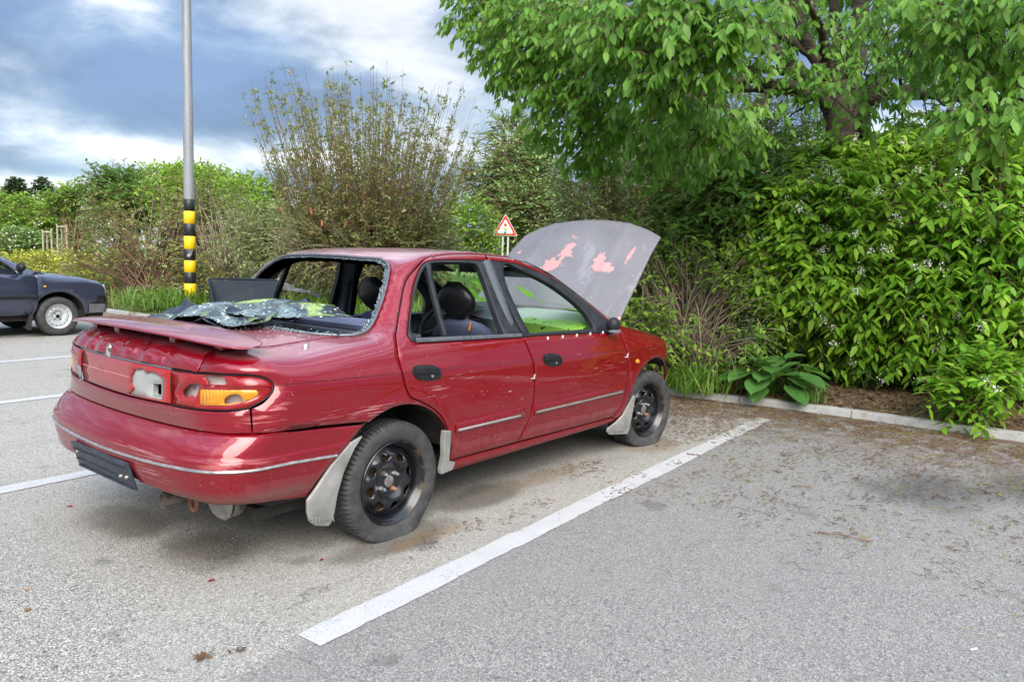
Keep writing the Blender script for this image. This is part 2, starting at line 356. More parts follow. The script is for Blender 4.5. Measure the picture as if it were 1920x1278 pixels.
def build_ground():
    g = MB(); g.add([(-300, -400, -.09), (900, -400, -.09), (900, 900, -.09), (-300, 900, -.09)], [(0, 1, 2, 3)])
    t = NT('meadow_grass', .95); t.set('Base Color', t.ramp(t.noise(.35, 8, .7), [(.3, (.06, .11, .02)), (.55, (.14, .21, .04)), (.75, (.26, .30, .08))]))
    tag(g.build('ground', t.m, smooth=False), kind='structure')
    a = MB(); ys = np.linspace(-40, 24, 129); V = []; F = []
    for i, y in enumerate(ys): V += [(-60, y, 0), (kerb_x(y)+.02, y, 0)]
    F = [(2*i, 2*i+1, 2*i+3, 2*i+2) for i in range(len(ys)-1)]
    a.add(V, F); tag(a.build('car_park', asphalt_mat(), smooth=False), kind='structure')
    pm = paint_line_mat(); ca, sa = math.cos(PSI), math.sin(PSI); rng = random.Random(4)
    def ray_line(x0, y0, x1, w=.122):
        # worn edges: the outline wobbles a few millimetres
        n = int((x1-x0)/.03); V = []; F = []
        L = x1-x0; off = [0, 0]
        for i in range(n+1):
            s = L*i/n
            for k, sg in ((0, 1), (1, -1)):
                off[k] = .8*off[k] + rng.gauss(0, .0022)
                e = sg*(w/2)+off[k]
                V.append((x0+s*ca-e*sa, y0+s*sa+e*ca, .004))
        F = [(2*i, 2*i+1, 2*i+3, 2*i+2) for i in range(n)]
        return V, F
    for x0, y0, x1 in ((-.856, -1.312, 4.09), (-1.0, 1.165, 3.9), (-1.1, 3.66, 3.8), (-1.15, 6.06, 3.7), (-1.2, 8.58, 3.7), (-1.3, 11.1, 3.6)):
        m = MB(); m.add(*ray_line(x0, y0, x1)); tag(m.build('parking_line', pm, smooth=False), kind='structure')
    # bed behind the kerb
    xs = np.concatenate([np.linspace(0, 3, 34), np.linspace(3.3, 16, 30), np.linspace(18, 90, 20)]); ys = np.concatenate([np.linspace(-12, 6, 100), np.linspace(6.3, 26, 60)])
    r = np.random.default_rng(3); V = []
    for y in ys:
        for x in xs:
            h = .055 + .26*(1-math.exp(-x/2.2)) * (1 if x < 10 else max(0, 1-(x-10)/20)) + .02*math.sin(x*5.1+y*3)*math.sin(y*4.3) + .015*r.normal()
            if x < .05: h = .052
            V.append((kerb_x(y)+.115+x, y, h - (.3 if x > 60 else 0)))
    w = len(xs); F = [(j*w+i, j*w+i+1, (j+1)*w+i+1, (j+1)*w+i) for j in range(len(ys)-1) for i in range(w-1)]
    tag(mesh_np('planting_bed', V, F, soil_mat()), kind='structure')
    # kerb: long concrete stones with open joints
    t = NT('kerb_concrete', .9); n = t.noise(6, 6, .65); f = t.noise(160, 3)
    c = t.ramp(n, [(.3, (.27, .265, .25)), (.7, (.42, .415, .395))]); c = t.mix(t.mr(f, .52, .7, 0, .5), c, (.14, .14, .13))
    c = t.mix(t.mul(t.mr(t.noise(11, 5, .7), .55, .68), .5), c, (.14, .12, .06)); t.set('Base Color', c); t.bump(f, .4, .004)
    k = MB(); pts = []; 
    for i in range(len(KERB)-1):
        a_, b_ = Vector(KERB[i]), Vector(KERB[i+1]); 
        if i == 0: pts.append(a_)
        pts.append(b_)
    L = [0]
    for i in range(len(pts)-1): L.append(L[-1]+(pts[i+1]-pts[i]).length)
    def kp(s): return Vector((np.interp(s, L, [p.x for p in pts]), np.interp(s, L, [p.y for p in pts])))
    s = .35
    while s < L[-1]-1:
        ln = 1.0; N = 6; e = .004; dz = rng.uniform(-.004, .004); dx = rng.uniform(-.004, .004)
        prof = [(0, -.1), (0, .052), (.004, .060), (.012, .065), (.105, .066), (.113, .060), (.115, -.1)]
        V = []; F = []
        for i in range(N+1):
            q = kp(s+e+(ln-2*e)*i/N); q2 = kp(s+e+(ln-2*e)*i/N+.01); tdir = (q2-q).normalized(); nn = Vector((tdir.y, -tdir.x))
            if nn.x < 0: nn = -nn
            for a_, z in prof: V.append((q.x+nn.x*(a_+dx), q.y+nn.y*(a_+dx), z+(dz if z > 0 else 0)))
        m = len(prof)
        for i in range(N):
            for j in range(m-1): F.append((i*m+j, i*m+j+1, (i+1)*m+j+1, (i+1)*m+j))
        F.append(tuple(range(m-1, -1, -1))); F.append(tuple(range(N*m, N*m+m)))
        k.add(V, F); s += ln
    tag(k.build('kerb', t.m, sharp=30, fixn=True), kind='structure')
build_ground()

# ------------------------------------------------------------------ shape of the wrecked saloon, metres; x forward from the rear axle, y left, z up
def prof(pts, sig, lo=None, hi=None):
    pts=np.array(pts,float); lo=pts[0,0]-.5 if lo is None else lo; hi=pts[-1,0]+.5 if hi is None else hi
    g=np.arange(lo,hi,.002); v=np.interp(g,pts[:,0],pts[:,1])
    n=int(4*sig/.002)+1; k=np.exp(-.5*(np.arange(-n,n+1)*.002/sig)**2); k/=k.sum()
    v=np.convolve(np.pad(v,n,mode='edge'),k,'valid')
    return lambda x: np.interp(x,g,v)
# side half width by height
WZ=prof([(.10,.755),(.20,.785),(.32,.815),(.45,.836),(.60,.842),(.755,.838),(.775,.832),(.85,.806),(.92,.768),(.97,.738),(1.10,.684),(1.25,.622),(1.36,.585)],.014)
PX=prof([(-1.2,.05),(-.9,.025),(-.5,.008),(0,0),(1.8,0),(2.4,.006),(2.8,.03),(3.1,.08),(3.4,.2)],.12)
PG=prof([(-.6,.05),(.1,.03),(.6,.01),(1.3,.004),(2.0,.0),(2.4,.0)],.1)
TC=prof([(-1.0,.915),(-.86,.922),(-.6,.945),(-.40,.958),(-.30,.975),(-.22,1.03),(.20,1.298),(.34,1.328),(.55,1.348),(.8,1.356),(1.0,1.350),(1.15,1.345),(1.38,1.315),(1.60,1.245),(2.20,.975),(2.34,.925),(2.5,.895),(2.8,.84),(3.05,.765),(3.3,.62)],.035)
CR=prof([(-.9,.03),(-.3,.03),(.1,.016),(.6,.014),(1.2,.022),(2.0,.03),(2.4,.05),(3,.06)],.1)
RZ=prof([(.15,.80),(.26,.90),(.34,.945),(.42,.964),(.485,.970),(.503,.970),(.515,.966),(.54,.953),(.565,.933),(.585,.912),(.603,.893),(.64,.885),(.78,.882),(.85,.874),(.90,.862),(.94,.845)],.008)
def smax(a,b,k):
    h=np.clip(.5+.5*(a-b)/k,0,1); return a*h+b*(1-h)+k*h*(1-h)
def sm(e0,e1,x):
    t=np.clip((x-e0)/(e1-e0),0,1); return t*t*(3-2*t)
def Wid(x,z):
    z=z+.022*x*np.exp(-((z-.77)/.09)**2)
    w=WZ(z)-PX(x)-PG(x)*sm(.9,1.2,z)
    w=w-.006*sm(.503,.511,z)*sm(.602,.596,z)*sm(-.12,-.24,x)
    for cx in (0.,2.5):
        r=np.hypot(x-cx,z-.265); w=w+.007*np.exp(-((r-.375)/.035)**2)*sm(.2,.3,z)
    return w
def Top(x,y):
    ay=np.abs(y)
    back=1-sm(.3,.7,x); front=sm(.9,1.3,x)
    xs=x-back*sm(-.75,-.45,x)*(.26-.12*sm(-.1,.25,x))*(ay/.62)**2.2+front*(1-sm(2.0,2.5,x))*.12*(ay/.62)**2.2
    return TC(xs)-CR(x)*(ay/.62)**2
def Rear(y,z):
    ay=np.abs(y)
    return -.006*sm(.503,.511,z)*sm(.602,.596,z)+RZ(z)-.075*(ay/.8)**2-.095*(ay/.83)**7
def f(p):
    x,y,z=p[...,0],p[...,1],p[...,2]
    gs=np.abs(y)-Wid(x,z)
    t=Top(x,y); e=.01
    sl=np.hypot((Top(x+e,y)-Top(x-e,y))/(2*e),1.); gt=(z-t)/sl
    kt=.06+.10*sm(.4,.05,x)*sm(.93,1.0,z)*sm(1.28,1.15,z)
    kt=kt+.04*sm(1.9,2.3,x)
    a=smax(gs,gt,kt)
    gr=-x-Rear(y,z)
    a=smax(a,gr,.10)
    gf=x-(3.12-.35*(np.abs(y)/.8)**4)
    return smax(a,gf,.08)
def grad(p,e=.003):
    g=np.stack([(f(p+d)-f(p-d)) for d in np.eye(3)*e],-1)
    return g/np.linalg.norm(g,axis=-1,keepdims=True)

def march(o, d, t0, t1, fn=f, n=34):
    a = np.full(len(d), t0, float); b = np.full(len(d), t1, float)
    for _ in range(n):
        m = (a+b)/2; ins = fn(o+m[:, None]*d) < 0
        a = np.where(ins, m, a); b = np.where(ins, b, m)
    return o+((a+b)/2)[:, None]*d
def fgrad(fn, p, e=.002):
    g = np.stack([fn(p+d)-fn(p-d) for d in np.eye(3)*e], -1)
    return g/np.maximum(1e-9, np.linalg.norm(g, axis=-1, keepdims=True))
# 2D curves through points; a third value marks a corner
def curve(pts, step=.012, closed=False):
    P = [np.array(p[:2], float) for p in pts]; C = [len(p) > 2 for p in pts]; n = len(P); out = []
    segs = n if closed else n-1
    for i in range(segs):
        a, b = P[i], P[(i+1) % n]
        p0 = a if (C[i] or (not closed and i == 0)) else P[i-1]
        p3 = b if (C[(i+1) % n] or (not closed and i == n-2)) else P[(i+2) % n]
        k = max(1, int(np.linalg.norm(b-a)/step)); l = np.linalg.norm(b-a)
        m0 = (b-p0); m1 = (p3-a)
        m0 = m0*l/max(1e-6, np.linalg.norm(m0)); m1 = m1*l/max(1e-6, np.linalg.norm(m1))
        for t in np.arange(k)/k:
            out.append((2*t**3-3*t**2+1)*a+(t**3-2*t**2+t)*m0+(-2*t**3+3*t**2)*b+(t**3-t**2)*m1)
    if not closed: out.append(P[-1])
    return np.array(out)
def S(pts, step=.012, fn=f, closed=False):
    """side curve (x,z) -> points on the right flank"""
    c = curve(pts, step, closed); return march(np.c_[c[:, 0], 0*c[:, 0]-.10, c[:, 1]], np.tile([0, -1., 0], (len(c), 1)), 0, 1.2, fn)
def RR(pts, step=.012, fn=f, closed=False):
    c = curve(pts, step, closed); return march(np.c_[0*c[:, 0]-.3, c], np.tile([-1., 0, 0], (len(c), 1)), 0, 1.2, fn)
def TT(pts, step=.012, fn=f, closed=False):
    c = curve(pts, step, closed); return march(np.c_[c, 0*c[:, 0]+.5], np.tile([0, 0, 1.], (len(c), 1)), 0, 1.2, fn)
def X3(pts, step=.012, fn=f):
    """curve through 3D points, pulled onto the body"""
    P = np.array(pts, float); out = []
    for i in range(len(P)-1):
        p0 = P[max(i-1, 0)]; a, b = P[i], P[i+1]; p3 = P[min(i+2, len(P)-1)]; k = max(1, int(np.linalg.norm(b-a)/step)); l = np.linalg.norm(b-a)
        m0 = (b-p0); m1 = (p3-a); m0 = m0*l/max(1e-6, np.linalg.norm(m0)); m1 = m1*l/max(1e-6, np.linalg.norm(m1))
        for t in np.arange(k)/k: out.append((2*t**3-3*t**2+1)*a+(t**3-2*t**2+t)*m0+(-2*t**3+3*t**2)*b+(t**3-t**2)*m1)
    out = np.array(out+[P[-1]])
    for _ in range(4): out = out-fgrad(fn, out)*fn(out)[:, None]
    return out
def J(*ls):
    out = []
    for l in ls:
        l = np.asarray(l, float)
        if out and np.linalg.norm(out[-1][-1]-l[0]) < 1e-4: l = l[1:]
        out.append(l)
    a = np.concatenate(out)
    if np.linalg.norm(a[0]-a[-1]) < 1e-4: a = a[:-1]
    return a
GH, GR, GX, Z0 = .30, .2, -.45, .5
UB = GX+GR; UL = GR*math.pi/2; UC = UB-UL-(GH-GR)
class DomC:                                        # flank and tail: rays fan out from a U-shaped line
    s = .42
    @staticmethod
    def inv(p):
        x, y, z = p.T; sg = np.where(y > 0, -1, 1); yy = -np.abs(y)
        th = np.arctan2(UB-x, -(yy+GH-GR)); d = np.hypot(UB-x, yy+GH-GR)-GR
        u = np.where(x > UB, x, np.where(yy < -(GH-GR), UB-GR*th, UB-UL-(yy+GH-GR)))
        d = np.where(x > UB, -yy-GH, np.where(yy < -(GH-GR), d, GX-x))
        u = np.where(sg > 0, u, 2*UC-u)
        return np.c_[u, np.arctan2(z-Z0, d)*DomC.s]
    @staticmethod
    def ray(q):
        u, ph = q[:, 0], q[:, 1]/DomC.s; lf = u < UC; uu = np.where(lf, 2*UC-u, u)
        th = np.clip((UB-uu)/GR, 0, math.pi/2); x = np.where(uu > UB, uu, UB-GR*np.sin(th)); y = np.where(uu > UB, -GH, -(GH-GR)-GR*np.cos(th))+np.clip(UB-UL-uu, 0, None)
        nx, ny = -np.sin(th), -np.cos(th); sg = np.where(lf, -1, 1)
        return np.c_[x, sg*y, 0*x+Z0], np.c_[nx*np.cos(ph), sg*ny*np.cos(ph), np.sin(ph)]
class DomB:                                        # roof: rays from a long axis
    s = .8
    @staticmethod
    def inv(p): return np.c_[p[:, 0], np.arctan2(p[:, 2]-Z0, -p[:, 1])*DomB.s]
    @staticmethod
    def ray(q): a = q[:, 1]/DomB.s; return np.c_[q[:, 0], 0*a, 0*a+Z0], np.c_[0*a, -np.cos(a), np.sin(a)]
class DomD:                                        # boot lid: rays from a cross axis
    s = .42
    @staticmethod
    def inv(p): return np.c_[p[:, 1], np.arctan2(p[:, 2]-Z0, -.45-p[:, 0])*DomD.s]
    @staticmethod
    def ray(q): a = q[:, 1]/DomD.s; return np.c_[0*a-.45, q[:, 0], 0*a+Z0], np.c_[-np.cos(a), 0*a, np.sin(a)]
def inside(P, loops):
    r = np.zeros(len(P), bool)
    for L in loops:
        x1, y1 = L[:, 0], L[:, 1]; x2, y2 = np.roll(x1, -1), np.roll(y1, -1)
        for i in range(len(L)):
            c = ((y1[i] > P[:, 1]) != (y2[i] > P[:, 1])) & (P[:, 0] < (x2[i]-x1[i])*(P[:, 1]-y1[i])/(y2[i]-y1[i]+1e-12)+x1[i]); r ^= c
    return r
def panel(name, outer, holes=(), dom=DomC, mat=None, parent=None, h=.022, fn=f, gap=.0034, flange=.014, off=0., round_=.0012, tilt=.55, free=(), mirror=False, build=True, backing=False):
    """sheet of bodywork cut from the body surface by 3D boundary loops (free: 3D points round which the edge is a plain join)"""
    loops3 = [np.asarray(l, float) for l in [outer, *holes]]
    L2 = [dom.inv(l) for l in loops3]
    bb0, bb1 = L2[0].min(0), L2[0].max(0)
    gx, gy = np.meshgrid(np.arange(bb0[0], bb1[0], h), np.arange(bb0[1], bb1[1], h)); G = np.c_[gx.ravel(), gy.ravel()]
    G[:, 0] += (np.round((G[:, 1]-bb0[1])/h) % 2)*h*.5
    G = G[inside(G, L2)]; allb = np.concatenate(L2)
    if len(G): G = G[np.array([((allb-g)**2).sum(1).min() for g in G]) > (.55*h)**2]
    pts = np.concatenate([allb, G]) if len(G) else allb; edges = []; k = 0
    for l in L2: n = len(l); edges += [(k+i, k+(i+1) % n) for i in range(n)]; k += n
    vs, es, fs, ov, oe, of = geometry.delaunay_2d_cdt([Vector(p) for p in pts], edges, [], 0, 1e-7)
    q = np.array([tuple(v) for v in vs]); tri = np.array([t for t in fs if len(t) == 3]); cen = q[tri].mean(1); tri = tri[inside(cen, L2)]
    o, d = dom.ray(q); P3 = march(o, d, -.25, 1.3, fn); N = fgrad(fn, P3)
    a, b, c = P3[tri[:, 0]], P3[tri[:, 1]], P3[tri[:, 2]]; fl = (np.cross(b-a, c-a)*N[tri[:, 0]]).sum(1) < 0; tri[fl] = tri[fl][:, ::-1]
    # boundary half-edges, in panel orientation
    he = {}
    for t in tri:
        for i in range(3): he[(t[i], t[(i+1) % 3])] = 1
    bd = [e for e in he if (e[1], e[0]) not in he]
    outv = np.zeros_like(P3); isb = np.zeros(len(P3), bool)
    for e in bd:
        tg = P3[e[1]]-P3[e[0]]; ln = np.linalg.norm(tg)
        if ln < 1e-9: continue
        for v in e: outv[v] += np.cross(tg/ln, N[v]); isb[v] = True
    nn = np.linalg.norm(outv, axis=1, keepdims=True); outv = np.where(nn > 1e-6, outv/np.maximum(nn, 1e-9), 0)
    fr = np.zeros(len(P3), bool)
    for A_, rad in free: fr |= np.linalg.norm(P3-np.array(A_), axis=1) < rad
    ed = isb & ~fr; V = P3+N*off; V[ed] += -outv[ed]*gap-N[ed]*round_; NN = N.copy(); NN[ed] = N[ed]+outv[ed]*tilt; NN /= np.linalg.norm(NN, axis=1, keepdims=True)
    F = tri.tolist(); V = list(V); NN = list(NN)
    if flange:
        top = {}; bot = {}
        for e in bd:
            if fr[e[0]] and fr[e[1]]: continue
            for v in e:
                if v not in top:
                    top[v] = len(V); V.append(V[v].copy()); NN.append(outv[v]); bot[v] = len(V); V.append(V[v]-N[v]*flange); NN.append(outv[v])
            F.append([e[1], e[0], 0, 0]); F[-1] = [top[e[1]], top[e[0]], bot[e[0]], bot[e[1]]]
    V = np.array(V); NN = np.array(NN)
    res = []
    for sgn in ((1, -1) if mirror else (1,)):
        Vv, Nv, Ff = V.copy(), NN.copy(), F
        if sgn < 0: Vv[:, 1] *= -1; Nv[:, 1] *= -1; Ff = [t[::-1] for t in F]
        if build: res.append(mesh_np(name, Vv, Ff, mat, parent, normals=Nv))
    return res if mirror else (res[0] if res else (V, F, NN))
def path_on(pts3, off=0., fn=f): return pts3+fgrad(fn, pts3)*off

# ------------------------------------------------------------------ wrecked red saloon
def red_paint():
    t = NT('red_paint', .32, (.3, .005, .014), .0, .12); x = t.xyz(); X, Y, Z = x
    flake = t.voro(900, out='Color'); fl = t.node('ShaderNodeSeparateColor', {0: flake}).outputs[0]
    c = t.mix(fl, (.170, .0006, .0062), (.255, .0010, .0095))
    zc = t.math('ADD', Z, t.math('MULTIPLY', X, .022))
    low = t.mr(Z, .62, .30); n = t.noise(9, 6, .65); n2 = t.noise(38, 5, .7)
    # road dust thrown up over the lower panels, rain-washed in runs
    run = t.noise(1, 4, .6, vec=t.scale((30, 30, 2.2)))
    dust = t.mul(low, t.mr(n, .25, .75, .35, 1.), t.mr(run, .3, .7, .6, 1.))
    c = t.mix(t.mul(dust, .40), c, (.135, .028, .030)); c = t.mix(t.mul(low, t.mr(t.noise(60, 4, .7), .56, .70), .35), c, (.25, .13, .11))
    grime = t.mul(t.mr(t.math('ABSOLUTE', t.math('SUBTRACT', Z, .345)), .05, .0), t.mr(X, -.3, -.6), t.mr(t.noise(4, 4), .35, .6))
    c = t.mix(t.mul(grime, .65), c, (.11, .065, .05))
    tail = t.mul(t.mr(X, -.82, -.86), t.mr(Z, .70, .64), t.mr(Z, .59, .61))
    c = t.mix(t.mul(tail, .5), c, (.15, .06, .055))
    # groove along the flank
    gr = t.mul(t.mr(t.math('ABSOLUTE', t.math('SUBTRACT', zc, .774)), .0012, .0034, 1, 0), t.mr(X, -.66, -.64))
    c = t.mix(t.mul(gr, .75), c, (.05, .002, .004))
    # scratches: short streaks in the places where something scraped along
    def streak(sc, rot, lo, hi, seed): return t.mr(t.noise(1, 5, .62, vec=t.scale(sc, rot, (seed, seed*1.7, seed*.6))), lo, hi)
    bl = t.blob
    s1 = t.mul(streak((7, 7, 75), (0, 0, 0), .52, .60, 3.), t.mx(bl((-.67, -.80, .70), (.12, .10, .12), .2), bl((-.70, -.80, .64), (.10, .10, .06), .2)))
    s2 = t.mul(streak((6, 6, 110), (0, -.12, 0), .55, .60, 7.), t.mx(bl((-.22, -.84, .618), (.42, .06, .055), .3), bl((.22, -.85, .66), (.14, .06, .05), .2)))
    s3 = t.mul(streak((9, 9, 90), (0, 0, 0), .50, .57, 11.), bl((-.78, -.76, .485), (.24, .16, .035), .3))
    s4 = t.mul(streak((5, 5, 130), (0, 0, 0), .56, .60, 5.), t.mx(bl((-.95, -.33, .49), (.1, .3, .035), .3), bl((-.95, -.40, .42), (.1, .25, .05), .3)))
    s5 = t.mul(streak((14, 14, 60), (0, .5, 0), .66, .70, 2.), t.mx(bl((1.6, -.84, .70), (.6, .06, .22), .4), bl((.75, -.84, .60), (.35, .06, .2), .3)))
    s6 = t.mul(streak((8, 8, 120), (0, .1, 0), .62, .66, 9.), t.mx(bl((1.9, -.84, .66), (.25, .06, .05), .3), bl((2.4, -.82, .72), (.45, .1, .03), .3), bl((.45, -.84, .72), (.3, .06, .03), .2)))
    s7 = t.mul(streak((40, 40, 9), (0, .15, 0), .60, .66, 4.), bl((.03, -.72, .93), (.13, .12, .14), .2))
    pale = t.mx(t.mul(s1, .65), t.mul(s3, .45), t.mul(s7, .4)); white = t.mx(t.mul(s2, .34), t.mul(s4, .32), t.mul(s5, .5), t.mul(s6, .5))
    c = t.mix(pale, c, (.62, .22, .22)); c = t.mix(white, c, (.62, .45, .45))
    ch = t.voro(120, out='Color'); chd = t.voro(120); chs = t.node('ShaderNodeSeparateColor', {0: ch}).outputs[1]
    chip = t.mul(t.mr(chs, .965, .975), t.mr(chd, .20, .12), t.mr(n, .4, .6))
    c = t.mix(chip, c, (.66, .58, .56))
    # lichen, then faded lacquer and sky reflection painted pale where panels look up
    moss = t.mul(t.mr(X, 2.15, 2.4), t.mr(n2, .56, .70)); c = t.mix(t.mul(moss, .55), c, (.22, .12, .035))
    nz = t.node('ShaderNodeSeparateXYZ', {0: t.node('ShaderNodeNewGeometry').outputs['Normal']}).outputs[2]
    fade_sheen = t.mul(t.mr(nz, .80, .97), t.mr(Z, .84, .90), t.mr(t.noise(3, 5, .6), .25, .7, .35, 1.)); roofz = t.mr(Z, 1.18, 1.28, .45, .82); c = t.mix(t.mul(fade_sheen, roofz), c, (.42, .28, .31))
    dmg = t.mx(pale, white, chip, moss, t.mul(fade_sheen, .45))
    t.set('Base Color', c); t.set('Metallic', t.mr(dmg, 0, 1, .25, 0.)); t.set('Roughness', t.mr(t.math('ADD', dust, dmg), 0, 1, .36, .62))
    t.set('Coat Weight', t.math('SUBTRACT', 1., t.math('ADD', t.mul(dust, .70), t.mul(dmg, .8), clamp=True), clamp=True)); t.set('Coat Roughness', t.mr(n2, .3, .7, .015, .05)); t.set('Coat IOR', 1.6)
    wav = t.noise(2.6, 2); t.bump(t.math('ADD', t.math('MULTIPLY', wav, 1.), t.math('MULTIPLY', t.mx(white, pale), -.01)), .05, .03)
    b2 = t.nt.nodes[-1]
    t.nt.links.new(t.b.inputs['Normal'].links[0].from_socket, t.b.inputs['Coat Normal'])
    return t.m
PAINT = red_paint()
BLACK = flat_mat('black_trim', (.014, .015, .017), .45, nz=.25, sc=25, spec=.28)
FRAME = flat_mat('window_frame_black', (.022, .024, .028), .45, nz=.3, sc=18, spec=.28)
TRIM = flat_mat('interior_trim', (.070, .080, .095), .62, nz=.2, sc=40, bump=.15)
LINER = flat_mat('underside_grime', (.022, .019, .016), .9, nz=.5, sc=14, bump=.3)
CLOTH = flat_mat('seat_cloth', (.10, .12, .20), .95, nz=.25, sc=160, bump=.3)
BLKCLOTH = flat_mat('black_leatherette', (.012, .012, .013), .38, nz=.2, sc=60)
GREYP = flat_mat('grey_plastic', (.235, .228, .215), .65, nz=.40, sc=7, bump=.08)
SILVER = flat_mat('bright_trim', (.62, .60, .56), .24, metal=.9, nz=.15, sc=30)
DULL = flat_mat('dull_metal', (.33, .31, .28), .48, metal=.8, nz=.35, sc=30)
PLATE = flat_mat('plate_holder_plastic', (.030, .037, .048), .45, nz=.35, sc=16)
HOUSE = flat_mat('lamp_housing', (.50, .40, .39), .5, nz=.1, sc=12)
WHITEP = flat_mat('panel_backing', (.31, .32, .31), .5, nz=.12, sc=9)
def lens_mat(name, col, rib=0.):
    t = NT(name, .18, col, 0, .5); n = t.noise(16, 5, .6)
    c = t.mix(t.mr(n, .45, .75, 0, .30), col, tuple(min(1, q*1.25+.05) for q in col))
    t.set('Base Color', c); t.set('Roughness', t.mr(n, .3, .7, .12, .35)); t.set('Coat Weight', .5); t.set('Transmission Weight', .18)
    if rib:
        w = t.node('ShaderNodeTexWave', {'Vector': t.scale((1, 1, 0)), 'Scale': rib, 'Distortion': 0.}, bands_direction='DIAGONAL').outputs['Fac']; t.bump(w, .5, .004)
    return t.m
LENSR = lens_mat('red_lens', (.30, .004, .006)); LENSF = lens_mat('faded_red_lens', (.42, .055, .06)); AMBER = lens_mat('amber_lens', (.78, .30, .012), 60.)
def glass_mat(name, tint=(.8, .9, .86), paint=None):
    t = NT(name, .03, (1, 1, 1)); t.nt.nodes.remove(t.b)
    gl = t.node('ShaderNodeBsdfGlossy', {'Roughness': .03}); tr = t.node('ShaderNodeBsdfTransparent', {'Color': tint+(1,)})
    fc = t.node('ShaderNodeLayerWeight', {'Blend': .5}).outputs['Facing']; fr = t.math('ADD', t.math('MULTIPLY', t.math('POWER', fc, 5.), .8), .04); mx = t.node('ShaderNodeMixShader', {0: fr, 1: tr.outputs[0], 2: gl.outputs[0]})
    outp = t.nt.nodes['Material Output']
    last = mx.outputs[0]
    if paint:
        fac, col = paint(t); df = t.node('ShaderNodeBsdfDiffuse', {'Color': col}); tl = t.node('ShaderNodeBsdfTranslucent', {'Color': col})
        pm = t.node('ShaderNodeMixShader', {0: .5, 1: df.outputs[0], 2: tl.outputs[0]})
        last = t.node('ShaderNodeMixShader', {0: fac, 1: last, 2: pm.outputs[0]}).outputs[0]
    t.nt.links.new(last, outp.inputs[0]); return t.m
def wheel_arch_pts(cx, cz, r, a0, a1, n=40):
    return [(cx+r*math.cos(R(a0+(a1-a0)*i/n)), cz+r*math.sin(R(a0+(a1-a0)*i/n))) for i in range(n+1)]
ALLOW = {}
def build_car():
    root = empty('wrecked_car', (0, 0, 0), 0, 'red saloon wreck with smashed rear window, flat tyres and raised grey bonnet', 'car')
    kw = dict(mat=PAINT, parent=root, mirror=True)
    # ---- seams shared by neighbouring panels
    RSEAM = J(TT([(.50, -.565), (.46, -.568)]), X3([(.46, -.568, 1.33), (.40, -.578, 1.306), (.335, -.60, 1.27), (.24, -.605, 1.184), (.155, -.655, 1.063), (.085, -.71, .97), (.043, -.746, .925), (.012, -.801, .855), (.012, -.82, .82), (.018, -.836, .755), (.034, -.84, .70), (.060, -.845, .658), (.115, -.848, .632)]), S([(.115, .632), (.2, .587), (.265, .536), (.305, .479), (.318, .456)]))
    RAIL_R = TT([(.886, -.565), (.50, -.565)])
    DG_TOP = J(TT([(.886, -.565), (.882, -.58)]), S([(.879, 1.299), (.898, 1.22)]))
    DG_LOW = S([(.976, .878), (1.0, .80), (1.018, .735), (1.028, .669), (1.030, .58), (1.024, .49), (.994, .399), (.936, .288)])
    HOLE_R = S([(.872, 1.297, 1), (.62, 1.297), (.43, 1.287), (.355, 1.259), (.275, 1.169), (.149, .98), (.116, .936), (.124, .912), (.16, .900), (.40, .892), (.976, .878, 1)])
    rd = J(RAIL_R, RSEAM, S([(.318, .456), (.345, .40), (.360, .34), (.366, .288)]), S([(.366, .288), (.936, .288)]), DG_LOW[::-1], HOLE_R[::-1], [HOLE_R[0], RAIL_R[0]])
    rdoor = panel('rear_door', rd, **kw)
    FSEAM = S([(2.040, .892), (2.050, .86), (2.061, .818), (2.080, .735), (2.098, .642), (2.105, .51), (2.087, .389), (2.045, .32), (1.98, .276)])
    APIL = J(TT([(.890, -.565), (1.12, -.565)]), S([(1.14, 1.322), (1.20, 1.313), (1.30, 1.290), (1.50, 1.221), (1.70, 1.122), (1.90, 1.012), (1.99, .950), (2.040, .892)]))
    HOLE_F = S([(.985, .878, 1), (1.2, .876), (1.75, .858), (1.98, .852), (2.012, .862), (1.99, .888), (1.92, .945), (1.735, 1.074), (1.534, 1.178), (1.30, 1.247), (1.15, 1.280), (1.0, 1.294), (.888, 1.298, 1)])
    fd = J(APIL, FSEAM, S([(1.98, .276), (.936, .288)]), DG_LOW[::-1], HOLE_F, [HOLE_F[-1], APIL[0]])
    fdoor = panel('front_door', fd, **kw)
    # ---- black window frames and pillar trims, one set per door
    IN_R = S([(.449, 1.279), (.398, 1.265), (.342, 1.224), (.241, 1.1), (.169, .994), (.146, .949), (.160, .924, 1), (.814, .904, 1), (.808, 1.005), (.787, 1.248), (.754, 1.277), (.60, 1.281)], closed=True)
    fo = J(HOLE_R, S([(.976, .878), (.898, 1.22), (.872, 1.297)]))
    for o_, d_ in zip(panel('window_frame', fo, [IN_R], mat=FRAME, mirror=True, gap=.0012, flange=.03, h=.03), rdoor): o_.parent = d_
    IN_F = S([(.999, 1.262), (1.187, 1.236), (1.401, 1.165), (1.584, 1.068), (1.690, .985), (1.722, .93), (1.728, .889, 1), (1.043, .897, 1)], closed=True)
    fo = J(HOLE_F, S([(.888, 1.298), (.905, 1.22), (.985, .878)]))
    for o_, d_ in zip(panel('window_frame', fo, [IN_F], mat=FRAME, mirror=True, gap=.0012, flange=.03, h=.03), fdoor): o_.parent = d_
    for o_, d_ in zip(panel('quarter_light_bar', S([(.386, 1.272, 1), (.424, 1.276, 1), (.385, .915, 1), (.352, .915, 1)], closed=True), mat=FRAME, mirror=True, flange=.02, off=.001), rdoor): o_.parent = d_
